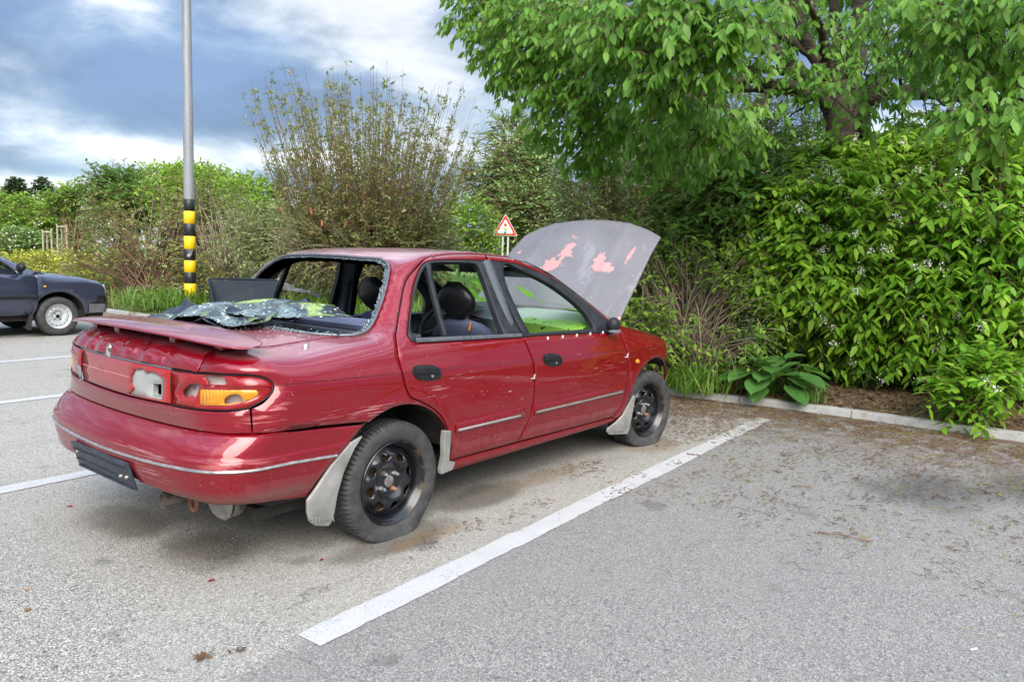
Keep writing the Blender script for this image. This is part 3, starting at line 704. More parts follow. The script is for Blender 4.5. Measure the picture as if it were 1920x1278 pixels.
    for o_, d_ in zip(panel('waist_seal', S([(.150, .897, 1), (.97, .876, 1), (.97, .900, 1), (.150, .922, 1)], closed=True), mat=flat_mat('waist_seal_grey', (.075, .078, .085), .45, nz=.3, sc=20), mirror=True, flange=.012, off=.006), rdoor): o_.parent = d_
    # ---- quarter panel with pillar and shoulder
    LIGHT = X3([(-.735, -.783, .7035), (-.700, -.803, .722), (-.674, -.813, .748), (-.654, -.813, .780), (-.662, -.802, .808), (-.699, -.784, .826), (-.785, -.695, .832), (-.83, -.568, .828)])
    LIDSIDE = X3([(-.83, -.568, .828), (-.822, -.567, .846), (-.80, -.560, .876), (-.765, -.545, .900), (-.70, -.548, .909), (-.53, -.570, .912), (-.42, -.572, .917), (-.25, -.580, .931), (-.165, -.603, .935)])
    SEALR = X3([(-.165, -.603, .935), (-.116, -.633, .937), (-.049, -.643, .951), (.008, -.63, .99), (.114, -.581, 1.111), (.204, -.519, 1.227), (.240, -.470, 1.265), (.255, -.40, 1.287)])
    JOIN = X3([(.255, -.40, 1.287), (.34, -.50, 1.31), (.46, -.568, 1.33)])
    BGAP = J(S([(-.215, .580), (-.459, .596), (-.60, .603)]), X3([(-.60, -.828, .603), (-.688, -.815, .606), (-.735, -.791, .606)]))
    arch = S(wheel_arch_pts(0, .262, .366, 31, 121.2))
    q = J(RSEAM[4:], [S([(.313, .4507)])[0]], arch, BGAP, X3([(-.735, -.791, .606), (-.735, -.783, .7035)]), LIGHT, LIDSIDE, SEALR, JOIN)
    quart = panel('rear_quarter_panel', q, free=[(p, .004) for p in JOIN[1:-1]], **kw)
    # ---- roof with screen pillars
    BKTOP = X3([(.255, -.40, 1.287), (.222, -.25, 1.294), (.205, 0, 1.302)])
    WS_SIDE = X3([(2.06, -.655, .945), (1.90, -.635, 1.03), (1.70, -.605, 1.125), (1.50, -.565, 1.215), (1.33, -.515, 1.287)])
    WS_TOP = X3([(1.33, -.515, 1.287), (1.345, -.30, 1.31), (1.36, 0, 1.318)])
    rp = J(JOIN, TT([(.46, -.568), (.50, -.565)]), TT([(.50, -.565), (.886, -.565)]), TT([(.886, -.565), (.890, -.565)]), APIL, X3([APIL[-1], (2.06, -.70, .915), (2.06, -.655, .945)]), WS_SIDE, WS_TOP)
    half = np.concatenate([rp, [BKTOP[-1]] if False else np.zeros((0, 3))]); lh = half[::-1].copy(); lh[:, 1] *= -1
    bk = BKTOP; bl = bk[::-1].copy(); bl[:, 1] *= -1
    outer = J(half, lh, bl[::-1][1:], bk[::-1][1:])
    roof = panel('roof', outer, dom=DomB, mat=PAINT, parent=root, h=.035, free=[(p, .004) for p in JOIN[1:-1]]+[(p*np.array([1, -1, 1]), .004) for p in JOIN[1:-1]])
    # ---- wings, sills
    farch = S(wheel_arch_pts(2.50, .268, .372, 22, 158))
    HOODL = TT([(2.88, -.665), (2.55, -.70), (2.25, -.715), (2.075, -.722)])
    nose = X3([(2.845, -.80, .405), (2.90, -.78, .50), (2.945, -.75, .60), (2.965, -.71, .68), (2.93, -.685, .745), (2.88, -.665, .775)])
    wg = J(FSEAM, S([(1.98, .276), (2.03, .252), (2.10, .262), (2.155, .407)]), farch[::-1], [nose[0]], nose, HOODL, X3([HOODL[-1], FSEAM[0]]))
    wing = panel('front_wing', wg, **kw)
    ind = MB(); ind.sphere((2.226, -.838, .639), (.024, .010, .016)); o_ = ind.build('side_indicator', AMBER, wing[0])
    ind = MB(); ind.sphere((2.226, .838, .639), (.024, .010, .016)); ind.build('side_indicator', AMBER, wing[1])
    sl = J(S([(.366, .285), (1.98, .273)]), S([(1.98, .273), (2.05, .246), (2.03, .232)]), S([(2.03, .232), (.385, .222)]), S([(.385, .222), (.366, .285)]))
    panel('sill', sl, off=-.004, flange=.05, **kw)
    # ---- tail: boot lid, lamps, lower panel, bumper
    dents = [(-.86, -.111, .868, .050, .016), (-.852, -.336, .859, .042, .014), (-.85, .296, .872, .055, .014), (-.86, .20, .850, .035, -.008), (-.83, .42, .870, .05, .010), (-.857, .02, .872, .05, .007), (-.86, -.22, .850, .04, -.006), (-.845, .36, .845, .03, -.007), (-.866, .11, .86, .022, .006)]
    def fl(p):
        v = f(p)
        for i, (a, b, c, s, d) in enumerate(dents):
            wy = 1.0 if i not in (2, 7) else 2.6
            r2 = ((p[..., 1]-b)*wy)**2+(p[..., 2]-c)**2; e = np.exp(-.5*r2/s**2*2)
            v = v+d*e
            if i in (0, 1): v = v-.35*d*np.exp(-.5*((np.sqrt(r2)-s*.55)/(s*.16))**2)
        m = np.clip((p[..., 2]-.832)/.02, 0, 1)*np.clip((.90-p[..., 2])/.02, 0, 1)*np.clip((-.75-p[..., 0])/.04, 0, 1)
        return v+.0028*m*np.sin(p[..., 1]*41+7*np.sin(p[..., 2]*60))*np.clip(.55-np.abs(p[..., 1]), 0, 1)*2
    LB = RR([(-.575, .828), (-.40, .828), (0, .830)])
    LF = X3([(-.165, -.603, .935), (-.25, -.505, .946), (-.31, -.36, .957), (-.345, -.18, .962), (-.352, 0, .963)])
    LIDC = J([LIDSIDE[0]], LB[4:])
    lh_ = J(LF[::-1], LIDSIDE[::-1], LIDC); mir = lh_[::-1].copy(); mir[:, 1] *= -1
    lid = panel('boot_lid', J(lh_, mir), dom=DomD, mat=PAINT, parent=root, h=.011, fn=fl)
    # strip under the lid
    def lr(o): m = o.copy(); m[:, 1] *= -1; return m
    LTOP = J(X3([(-.856, -.412, .823), (-.83, -.568, .8235)]), X3([(-.83, -.568, .8235), (-.785, -.695, .828), (-.699, -.784, .822), (-.664, -.800, .805), (-.657, -.811, .780), (-.678, -.811, .749), (-.738, -.780, .7085)]))
    LBOT = X3([(-.738, -.780, .7085), (-.794, -.708, .694), (-.836, -.584, .686), (-.863, -.42, .683)])
    lo = J(LTOP, LBOT, X3([(-.863, -.42, .683), (-.856, -.412, .823)]))
    HA = X3([(-.825, -.6, .817), (-.806, -.654, .822), (-.792, -.692, .817), (-.791, -.703, .8), (-.795, -.697, .793), (-.81, -.661, .790), (-.815, -.65, .780), (-.82, -.634, .781), (-.823, -.615, .808), (-.825, -.6, .817)], .006)
    HB = X3([(-.845, -.527, .778), (-.834, -.580, .783), (-.834, -.583, .776), (-.84, -.561, .731), (-.846, -.535, .734), (-.849, -.516, .726), (-.853, -.488, .736), (-.851, -.496, .753), (-.845, -.527, .778)], .006)
    AM = X3([(-.833, -.589, .764), (-.79, -.70, .772), (-.715, -.79, .775), (-.709, -.795, .766), (-.714, -.794, .751), (-.746, -.772, .734), (-.779, -.734, .718), (-.799, -.696, .711), (-.835, -.590, .703), (-.836, -.583, .72), (-.835, -.583, .752), (-.833, -.589, .764)], .008)
    AH = X3([(-.793, -.707, .746), (-.781, -.729, .757), (-.766, -.75, .756), (-.758, -.76, .741), (-.756, -.763, .733), (-.779, -.734, .7245), (-.797, -.697, .7185), (-.798, -.696, .73), (-.793, -.707, .746)], .006)
    for sg in (1, -1):
        mm = (lambda p: p) if sg > 0 else lr
        lampE = empty('tail_lamp'); lampE.parent = root
        if sg > 0: lampE['label'] = 'cracked tail lamp with an amber section'
        holes = [HA, HB, AM] if sg > 0 else [AM]
        panel('red_lens', mm(lo), [mm(a) for a in holes], mat=LENSR, parent=lampE, h=.018, off=-.002, gap=.001, flange=.006, round_=.0006)
        panel('amber_lens', mm(AM), [mm(AH)] if sg > 0 else [], mat=AMBER, parent=lampE, h=.018, off=-.0025, gap=.001, flange=.005, round_=.0006)
        panel('lamp_housing', mm(lo), mat=HOUSE, parent=lampE, h=.025, off=-.038, gap=.003, flange=0, round_=0)
        sc_ = MB(); sc_.tube(mm(lo)+fgrad(f, mm(lo))*-.0008, .0024, 5, cap=False); sc_.build('lamp_seal', BLACK, lampE)
        if sg > 0:
            for bx_, by_, bz_ in ((-.79, -.50, .755), (-.745, -.655, .80), (-.72, -.70, .738)):
                bb_ = MB(); bb_.sphere((bx_-.012, by_-.006, bz_), (.011, .011, .011), 12, 8); bb_.lathe([(.0, 0), (.010, .0), (.010, .03), (0, .03)], 12, 'x', (bx_-.004, by_-.006, bz_)); bb_.build('lamp_bulb', DULL, lampE)
        rb = MB(); rb.tube(path_on(mm(X3([(-.833, -.590, .7835), (-.79, -.70, .789), (-.70, -.792, .789), (-.662, -.81, .787)])), .0005), .0022, 5); rb.build('lamp_rib', LENSR, lampE)
    # middle reflector panel between the lamps, torn open on the right
    MT = RR([(-.405, .8225), (0, .8245), (.405, .8225)]); MBt = RR([(.41, .684), (0, .678), (-.41, .684)])
    tear = RR([(-.110, .763), (-.125, .776), (-.133, .793), (-.162, .797), (-.20, .803), (-.224, .790), (-.25, .797), (-.283, .796), (-.331, .788), (-.357, .770), (-.352, .703), (-.344, .692), (-.271, .689), (-.09, .6845), (-.118, .700), (-.128, .714), (-.105, .730), (-.112, .746)], .006, closed=True)
    t = NT('faded_reflector', .22, (.4, .03, .035)); n_ = t.noise(8, 5, .6); yy = t.xyz()[1]
    base = t.mix(t.mr(yy, -.10, -.14), t.mix(n_, (.23, .022, .024), (.31, .055, .058)), (.34, .006, .006))
    t.set('Base Color', base); t.set('Coat Weight', .6); t.set('Roughness', t.mr(n_, .3, .7, .16, .4))
    mid = panel('reflector_panel', J(MT, RR([(.405, .8225), (.41, .684)]), MBt, RR([(-.41, .684), (-.405, .8225)])), [tear], mat=t.m, parent=root, h=.022, off=-.003, gap=.001, flange=.008)
    mid['label'] = 'faded red reflector panel torn open'
    sq = RR([(-.275, .752, 1), (-.340, .757, 1), (-.340, .708, 1), (-.275, .703, 1)], closed=True)
    panel('panel_backing', J(RR([(-.07, .81), (-.40, .81)]), RR([(-.40, .81), (-.40, .685)]), RR([(-.40, .685), (-.07, .680)]), RR([(-.07, .68), (-.07, .81)])), [sq], mat=WHITEP, parent=mid, h=.02, off=-.014, gap=0, flange=.02, round_=0)
    rm = MB(); rm.tube(path_on(J(sq, sq[:1]), -.012), .0022, 4, cap=False); rm.build('socket_rim', WHITEP, mid)
    dk = MB(); dk.box((-.79, -.31, .73), (.02, .10, .09)); dk.build('socket_back', BLACK, mid)
    panel('silver_patch', RR([(.503, .740, 1), (.431, .747, 1), (.377, .683, 1), (.441, .667, 1)], closed=True), mat=flat_mat('silver_patch', (.42, .43, .44), .3, metal=.7, nz=.2, sc=20), parent=mid, h=.03, off=.0, flange=0, round_=0)
    for yb, zb, w_, h_ in ((.20, .772, .035, .016), (.165, .766, .012, .022)):
        panel('red_chip', RR([(yb, zb, 1), (yb-w_*.5, zb-h_*.3), (yb-w_, zb+.002, 1), (yb-w_*.9, zb-h_, 1), (yb-w_*.5, zb-h_*.7), (yb-.003, zb-h_, 1)], .005, closed=True), mat=LENSR, parent=mid, h=.02, off=-.0015, flange=0, round_=0)
    ln = MB(); ln.tube(path_on(RR([(.40, .755), (0, .757), (-.10, .756)]), -.002), .0016, 4); ln.build('panel_rib', flat_mat('rib_pink', (.6, .25, .25), .35), mid)
    ts = MB(); ts.tube(path_on(RR([(-.41, .8255), (0, .8275), (.41, .8255)]), -.004), .0042, 6); ts.build('panel_trim', flat_mat('panel_trim_grey', (.16, .165, .18), .35, metal=.5), mid)
    lowp = J(RR([(.41, .680), (0, .674), (-.41, .680)]), LBOT[::-1][1:]+np.array([0, 0, -.004]), X3([(-.735, -.780, .7035), (-.735, -.791, .606)]), X3([(-.735, -.791, .606), (-.80, -.72, .604), (-.845, -.60, .603)]), RR([(-.60, .603), (0, .603), (.60, .603)]), lr(X3([(-.735, -.791, .606), (-.80, -.72, .604), (-.845, -.60, .603)]))[::-1], lr(X3([(-.735, -.780, .7035), (-.735, -.791, .606)]))[::-1], lr(LBOT)+np.array([0, 0, -.004]))
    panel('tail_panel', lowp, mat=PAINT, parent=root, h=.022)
    # faint badge letters left on the lower panel
    # bumper
    bt = J(S([(-.218, .572), (-.459, .588), (-.60, .597)]), X3([(-.60, -.828, .597), (-.688, -.817, .599), (-.737, -.79, .599), (-.80, -.722, .599), (-.845, -.60, .599)]), RR([(-.60, .598), (0, .598)]))
    bb = J(RR([(0, .352), (-.30, .352)]), X3([(-.94, -.30, .352), (-.904, -.549, .340), (-.877, -.65, .335), (-.764, -.785, .328), (-.534, -.801, .304), (-.490, -.80, .297)]))
    be = S([(-.490, .297), (-.385, .424), (-.270, .524), (-.226, .562), (-.218, .572)])
    hb = J(bt, bb, be); mir = lr(hb)[::-1]
    # rear plate recess is cut into the middle of the bottom edge
    full = J(bt, RR([(0, .598), (.60, .598)]), lr(X3([(-.60, -.828, .597), (-.688, -.817, .599), (-.737, -.79, .599), (-.80, -.722, .599), (-.845, -.60, .599)]))[::-1], lr(S([(-.218, .572), (-.459, .588), (-.60, .597)]))[::-1], lr(be)[::-1], lr(X3([(-.94, -.30, .352), (-.904, -.549, .340), (-.877, -.65, .335), (-.764, -.785, .328), (-.534, -.801, .304), (-.490, -.80, .297)]))[::-1], RR([(.30, .352, 1), (.26, .40), (.235, .425, 1), (-.235, .425, 1), (-.26, .40), (-.30, .352, 1)]), X3([(-.94, -.30, .352), (-.904, -.549, .340), (-.877, -.65, .335), (-.764, -.785, .328), (-.534, -.801, .304), (-.490, -.80, .297)]), be)
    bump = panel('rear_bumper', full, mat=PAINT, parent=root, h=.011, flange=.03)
    rc = MB(); rc.box((-.905, 0, .40), (.015, .60, .11)); rc.build('plate_recess', LINER, bump)
    ch = J(S([(-.36, .459), (-.55, .467)]), X3([(-.551, -.826, .468), (-.72, -.812, .469), (-.831, -.767, .470), (-.889, -.675, .468), (-.926, -.537, .467)]), RR([(-.537, .466), (-.3, .461), (0, .458)])); ch = J(ch, lr(ch)[::-1])
    c_ = MB(); c_.tube(path_on(ch, .002), .0062, 8); c_.build('chrome_strip', SILVER, bump)
    for sg in (1, -1):
        rf = RR([(sg*.395, .432, 1), (sg*.300, .438, 1), (sg*.292, .407, 1), (sg*.385, .402, 1)], closed=True)
        panel('reflector', rf, mat=LENSR, parent=bump, off=.001, flange=.004, h=.02)
    # plate holder, leaning forward at the bottom
    ph = empty('plate_holder'); ph.parent = root; ph['label'] = 'empty black number plate holder'
    P0 = Vector((-.952, 0, .372)); rot = Matrix.Rotation(R(-16), 3, 'Y')
    m_ = MB(); m_.box(P0, (.012, .54, .125), rot, bev=.004); m_.build('holder_plate', PLATE, ph)
    m_ = MB()
    for dz in (-.054, -.02, .03, .056): m_.box(P0+rot @ Vector((-.009, 0, dz)), (.007, .52, .006), rot, bev=.0015)
    m_.build('holder_ridge', PLATE, ph)
    for yb, zb in ((.215, .022), (-.18, -.012), (-.235, -.005)):
        m_ = MB(); m_.lathe([(0, -.012), (.006, -.011), (.009, -.006), (.010, 0), (.004, .002)], 12, 'x', P0+rot @ Vector((-.006, yb, zb))); m_.build('plate_screw', DULL, ph)
    # key barrel in the lid
    kb = MB(); kb.lathe([(0, -.006), (.009, -.006), (.011, -.003), (.019, -.004), (.021, 0), (.019, .006)], 20, 'x', (-.866, .110, .860)); kb.build('lock_barrel', DULL, lid)
    kb = MB(); kb.box((-.874, .103, .834), (.004, .036, .020), Matrix.Rotation(.2, 3, 'X')); kb.box((-.872, .117, .848), (.004, .010, .03)); kb.build('badge_remnant', WHITEP, lid)
    al = TT([(-.392, -.657)])[0]; kb = MB(); kb.lathe([(0, .012), (.011, .011), (.015, .004), (.016, -.004)], 16, 'z', al); kb.sphere((al[0]+.004, al[1], al[2]+.012), (.010, .006, .004)); kb.build('aerial_base', SILVER, quart[0])
    # ---- boot spoiler
    def sp(u, v):
        y = (u-.5)*1.50; a = abs(y)/.75; zc = .967-.034*a**2.6; xr = -.875+.085*a**2.2; xf = -.585-.03*a**4
        ang = 2*math.pi*v; ch_ = (xf-xr)/2; cx = (xf+xr)/2; th = .0120*(1-.5*a**6); e = (1-a**14)**.5 if a < 1 else 0
        ex = math.cos(ang); ez = math.sin(ang); ex = math.copysign(abs(ex)**.72, ex)
        return (cx+ch_*ex*max(e, .02), y, zc+.004*ex+th*ez*max(e, .05)*(1.25 if ex < 0 else 1))
    s_ = MB(); s_.grid(sp, 80, 32); spo = s_.build('boot_spoiler', PAINT, root, sharp=0)
    for yb in (.20, -.30):
        s_ = MB(); s_.box((-.745, yb, .937), (.10, .05, .040), bev=.010); s_.build('spoiler_foot', PAINT, spo)
    for yb in (.56, -.56):
        s_ = MB(); s_.box((-.68, yb, .922), (.12, .06, .030), bev=.008); s_.build('spoiler_foot', PAINT, spo)
    # ---- rear window: rubber, bright edge and teeth of broken glass
    sl_ = J(SEALR, BKTOP[1:]); slm = lr(sl_)[::-1][1:]; LFm = lr(LF)[::-1]
    loop = J(LF[::-1], sl_, slm, LFm[:-1][::-1][::-1])
    loop = J(sl_, slm, lr(LF), LF[::-1][1:])
    g_ = MB(); L_ = J(loop, loop[:1]); g_.tube(path_on(L_, .003), .0075, 8, cap=False); rws = g_.build('rear_window_seal', flat_mat('rear_seal_grey', (.11, .113, .125), .35, metal=.2, nz=.25, sc=25), root)
    rg = random.Random(8); cen = np.array([-.05, 0, 1.12]); Vt = []; Ft = []; Mi = []
    N_ = fgrad(f, loop); n = len(loop)
    for i in range(n):
        p = loop[i]; tg = loop[(i+1) % n]-loop[i-1]; tg /= np.linalg.norm(tg)+1e-9; inn = np.cross(N_[i], tg); inn *= np.sign(np.dot(inn, cen-p)); w_ = .018+.012*rg.random()+(.012 if p[2] < 1.0 else 0)
        Vt += [p+N_[i]*-.002, p+inn*.012-N_[i]*.003, p+inn*w_-N_[i]*.004]
    for i in range(n):
        j = (i+1) % n; Ft += [(3*i, 3*j, 3*j+1, 3*i+1), (3*i+1, 3*j+1, 3*j+2, 3*i+2)]
    t = NT('glass_teeth', .25, (.2, .25, .28)); n_ = t.voro(210, out='Color'); t.set('Base Color', t.ramp(t.node('ShaderNodeSeparateColor', {0: n_}).outputs[0], [(0, (.008, .010, .013)), (.55, (.035, .05, .06)), (.85, (.11, .155, .175)), (1, (.38, .46, .46))])); t.bump(t.voro(210), .8, .004)
    mesh_np('glass_edge', Vt, Ft, t.m, rws, smooth=False)
    # ---- windscreen sprayed with green paint
    def spray(t):
        x = t.xyz(); n = t.noise(5, 5, .6); edge = t.mx(t.mr(x[2], .995, .95), t.mul(t.mr(x[1], -.43, -.55), t.mr(x[2], 1.20, 1.05, .4, 1.)))
        st = t.mr(t.noise(1, 4, .6, vec=t.scale((3, 9, 3), (0, 0, .5))), .56, .64); band = t.mul(st, t.mr(x[1], -.4, .1), .9)
        fac = t.mr(t.math('ADD', t.mx(edge, band), t.math('MULTIPLY', t.math('SUBTRACT', n, .5), .7)), .3, .75)
        return t.mul(fac, .92), t.mix(n, (.14, .42, .03), (.30, .55, .07))
    wsl = J(WS_SIDE, WS_TOP, lr(WS_TOP)[::-1], lr(WS_SIDE)[::-1], X3([(2.06, .655, .945), (2.17, .4, .95), (2.215, 0, .955), (2.17, -.4, .95), (2.06, -.655, .945)]))
    ws = panel('windscreen', wsl, dom=DomB, mat=glass_mat('windscreen_glass', (.84, .90, .86), spray), parent=root, h=.04, off=-.006, gap=.0, flange=0, round_=0)
    w_ = MB(); w_.tube(path_on(J(WS_SIDE, WS_TOP, lr(WS_TOP)[::-1], lr(WS_SIDE)[::-1]), .0), .011, 6); w_.build('windscreen_seal', BLACK, ws)
    # ---- door furniture
    for d_, hx, hz in ((rdoor, .170, .760), (fdoor, 1.203, .734)):
        for k, o_ in enumerate(d_):
            sy = -1 if k == 0 else 1
            el = S([(hx+.094*math.cos(a)*(abs(math.cos(a))**-.25 if abs(math.cos(a)) > .01 else 1), hz+.037*math.sin(a)*(abs(math.sin(a))**-.25 if abs(math.sin(a)) > .01 else 1)-.012*math.cos(a)) for a in np.linspace(0, 2*math.pi, 41)[:-1]], .02, closed=True)
            he = empty('door_handle'); he.parent = o_
            pts = el if k == 0 else lr(el); inner = pts.mean(0)+(pts-pts.mean(0))*.90
            panel('handle_surround', pts, [inner], mat=BLACK, parent=he, h=.02, off=.005, gap=0, flange=.010, round_=.002)
            panel('handle_recess', inner, mat=BLACK, parent=he, h=.02, off=.003, gap=0, flange=0, round_=0)
            yh = S([(hx, hz)])[0][1]; hm = MB(); hm.box((hx-.01, -sy*(yh-.004), hz+.012), (.15, .016, .030), Matrix.Rotation(R(4), 3, 'Y'), bev=.006); hm.build('handle_grip', BLACK, he)
            if k == 0:
                hm = MB(); hm.lathe([(0, -.009), (.007, -.009), (.009, 0)], 12, 'y', (hx+.03, yh, hz-.018)); hm.build('handle_lock', DULL, he)
    # rub strips with bright inserts
    for d_, xa, xb in ((rdoor, .375, .945), (fdoor, 1.035, 2.07)):
        st = S([(xa, .436, 1), (xb, .438, 1), (xb, .497, 1), (xa, .487, 1)], closed=True)
        for o_, dd in zip(panel('rub_strip', st, mat=PAINT, mirror=True, off=.008, flange=.012, gap=0, h=.03), d_): o_.parent = dd
        ins = S([(xa+.012, .450), (xb-.045, .452)])
        for k, dd in enumerate(d_):
            c_ = MB(); pp = ins if k == 0 else lr(ins); c_.tube(path_on(pp, .0095), .0058, 6); c_.build('rub_strip_insert', SILVER, dd)
    # crumpled door edges: white metal showing
    for dd, px_, pz_, s_ in ((rdoor[0], 1.012, .655, .02), (fdoor[0], 2.072, .690, .022)):
        y_ = S([(px_, pz_)])[0][1]; m_ = MB(); m_.add([(px_-s_*1.4, y_-.002, pz_-s_*.4), (px_+s_*.5, y_-.007, pz_+s_), (px_+s_*.5, y_-.004, pz_-s_*.6), (px_-s_*.1, y_+.004, pz_)], [(0, 2, 3), (0, 3, 1), (3, 2, 1)]); m_.build('torn_edge', flat_mat('torn_metal', (.5, .47, .45), .4, nz=.4, sc=60), dd, smooth=False)
    for k in range(5):
        xs_ = 1.20+.155*k; q_ = S([(xs_, .862)])[0]; m_ = MB(); m_.box((xs_, q_[1]-.003, .858), (.014, .006, .018), bev=.002); m_.build('seal_clip', flat_mat('clip_white', (.62, .58, .52), .5) if k == 0 else bpy.data.materials['clip_white'], fdoor[0])
    for k, dd in enumerate(fdoor):   # remains of the door mirrors
        sy = -1 if k == 0 else 1; mm = empty('mirror_stump'); mm.parent = dd
        b_ = MB(); b_.sphere((1.895, sy*.828, .905), (.045, .042, .052), 18, 12); b_.box((1.895, sy*.80, .866), (.085, .06, .02), bev=.006); b_.build('mirror_foot', BLACK, mm)
        b_ = MB(); b_.lathe([(.0, .006), (.034, .005), (.044, 0), (.046, -.012)], 20, 'z', (1.895, sy*.832, .872)); b_.build('mirror_socket', flat_mat('mirror_dust', (.12, .12, .13), .6) if k == 0 else bpy.data.materials['mirror_dust'], mm)
    # ---- bonnet, raised
    hood_m = NT('bare_primer', .6); tx = hood_m
    o = tx.obj(); n = tx.noise(5, 6, .6); n2 = tx.noise(15, 7, .66, dist=.7); n3 = tx.noise(1, 5, .6, vec=tx.scale((2.2, 5, 3), (0, 0, .5)))
    base = tx.ramp(tx.noise(2.2, 5, .6), [(.3, (.125, .12, .128)), (.7, (.175, .168, .178))])
    bl = tx.blob
    reg = tx.mx(bl((.60, .04, 0), (.30, .11, .4), .0), bl((.46, .11, 0), (.13, .16, .4), .0), bl((.62, -.52, 0), (.16, .04, .4), .0), bl((.52, -.29, 0), (.20, .10, .4), .0), bl((.45, -.36, 0), (.09, .16, .4), .1))
    pe = tx.mr(tx.math('ADD', tx.mul(reg, .37), n2), .70, .712)
    sp_ = tx.voro(9.5); spc = tx.node('ShaderNodeSeparateColor', {0: tx.voro(9.5, out='Color')}).outputs[0]
    spots = tx.mul(tx.mr(tx.math('ADD', sp_, tx.math('MULTIPLY', tx.noise(30, 3), .35)), .36, .33), tx.mr(spc, .70, .72), tx.mr(tx.xyz()[0], .75, .6))
    tiny = tx.mul(tx.mr(tx.voro(34), .17, .14), tx.mr(tx.node('ShaderNodeSeparateColor', {0: tx.voro(34, out='Color')}).outputs[0], .82, .84))
    pm = tx.mx(pe, spots, tx.mul(tiny, .9)); c = tx.mix(tx.mr(n3, .60, .68, 0, .3), base, (.32, .31, .33))
    tx.set('Base Color', tx.mix(pm, c, tx.mix(n, (.46, .19, .18), (.58, .29, .27)))); tx.set('Roughness', .55); tx.bump(tx.math('ADD', tx.math('MULTIPLY', pm, -.5), tx.math('MULTIPLY', n, .25)), .25, .006)
    hood = empty('bonnet'); hood.parent = root; hood.location = (2.20, 0, .925); hood.rotation_euler = (0, R(-44), 0); hood['label'] = 'raised grey primer bonnet with peeling pink patches'
    def hd(u, v, dz=0.):
        y = (u-.5)*2; a = abs(y); w_ = .70-.055*v; L_ = 1.0*(1-.115*a**2.6); xx = v*L_
        if v > .9: pass
        zz = .050*(1-a**2.2)*(.55+.45*v)-.05*max(0, v-.72)**1.6*3.2 - .012*a**6
        zz += .010*math.exp(-((a-.55)/.05)**2)*(1-v*.3)
        return (xx-.02*a, y*w_, zz+dz)
    m_ = MB(); m_.grid(lambda u, v: hd(u, v), 60, 40); top = m_.build('bonnet_skin', hood_m.m, hood, sharp=0)
    sm_ = top.modifiers.new('thickness', 'SOLIDIFY'); sm_.thickness = .018; sm_.offset = -1; sm_.use_rim = True
    # ---- wheel wells, floor, engine bay, lining: what shows dark behind the gaps
    for cx, xr in ((0, .366), (2.5, .372)):
        for sy in (1, -1):
            w_ = MB(); pr = [(xr+.004, .835), (xr+.02, .70), (xr+.02, .46), (.0, .46)]
            V = []; n = 40
            for i in range(n+1):
                a = R((14 if cx == 0 else 48)+(128 if cx == 0 else 112)*i/n)
                for r_, y_ in pr: V.append((cx+r_*math.cos(a), sy*y_*-1*-1, .265+r_*math.sin(a)))
            F = [(i*4+j, i*4+j+1, (i+1)*4+j+1, (i+1)*4+j) for i in range(n) for j in range(3)]
            w_.add(V, F); w_.build('wheel_well', LINER, root)
    u_ = MB(); u_.box((1.1, 0, .235), (3.5, 1.36, .05)); u_.box((-.62, 0, .40), (.36, 1.10, .16)); u_.box((2.62, 0, .46), (.8, .9, .5)); u_.build('underbody', LINER, root)
    lin = S([(-.55, .62), (-.4, .88)]); 
    def skin(name, outl, holes=(), off=-.04, mat=TRIM, dom=DomC, flange=0): return panel(name, outl, holes, dom, mat, root, h=.05, off=off, gap=0, flange=flange, round_=0, mirror=dom is DomC)
    skin('door_trim', J(S([(.38, .27), (2.02, .27)]), S([(2.02, .27), (2.02, .86)]), S([(2.02, .86), (.14, .90)]), S([(.14, .90), (.03, .72)]), S([(.03, .72), (.38, .44)]), S([(.38, .44), (.38, .27)])), off=-.055)
    skin('quarter_trim', J(S([(.02, .66), (.10, .93)]), S([(.10, .93), (.33, 1.25)]), S([(.33, 1.25), (.43, 1.308)]), JOIN[::-1], SEALR[::-1], X3([SEALR[0], (-.5, -.57, .912)]), X3([(-.5, -.57, .912), (-.55, -.82, .70)]), S([(-.55, .70), (-.3, .67)]), S([(-.3, .67), (.02, .66)])), off=-.065, flange=-.055)
    skin('boot_liner', J(RR([(-.60, .60), (.60, .60)]), RR([(.60, .60), (.60, .83)]), RR([(.60, .83), (-.60, .83)]), RR([(-.60, .83), (-.60, .60)])), off=-.06, mat=LINER)
    skin('tail_liner', J(X3([(-.86, -.55, .60), (-.74, -.77, .60), (-.5, -.82, .60)]), X3([(-.5, -.82, .60), (-.5, -.80, .84)]), X3([(-.5, -.80, .84), (-.74, -.74, .84), (-.84, -.55, .83)]), X3([(-.84, -.55, .83), (-.86, -.55, .60)])), off=-.06, mat=LINER)
    skin('roof_lining', outer, off=-.035, flange=-.028, dom=DomB, mat=flat_mat('roof_lining', (.10, .105, .115), .9, nz=.15, sc=60))
    for sy in (1, -1):
        b_ = MB(); b_.tube([(.93, sy*.72, .30), (.93, sy*.735, .86), (.90, sy*.665, 1.06), (.86, sy*.575, 1.29)], [.055, .05, .042, .04], 10); bp = b_.build('pillar_trim', TRIM, root)
        b_ = MB(); b_.box((.885, sy*.610, 1.13), (.035, .03, .075), Matrix.Rotation(sy*.3, 3, 'X'), bev=.01); b_.tube([(.885, sy*.60, 1.12), (.90, sy*.655, .98), (.91, sy*.69, .80)], .012, 6); b_.build('belt_guide', BLACK, bp)
    # ---- cabin
    sh = MB(); sh.box((.10, 0, .900), (.50, 1.22, .03), bev=.008); sh.build('parcel_shelf', TRIM, root)
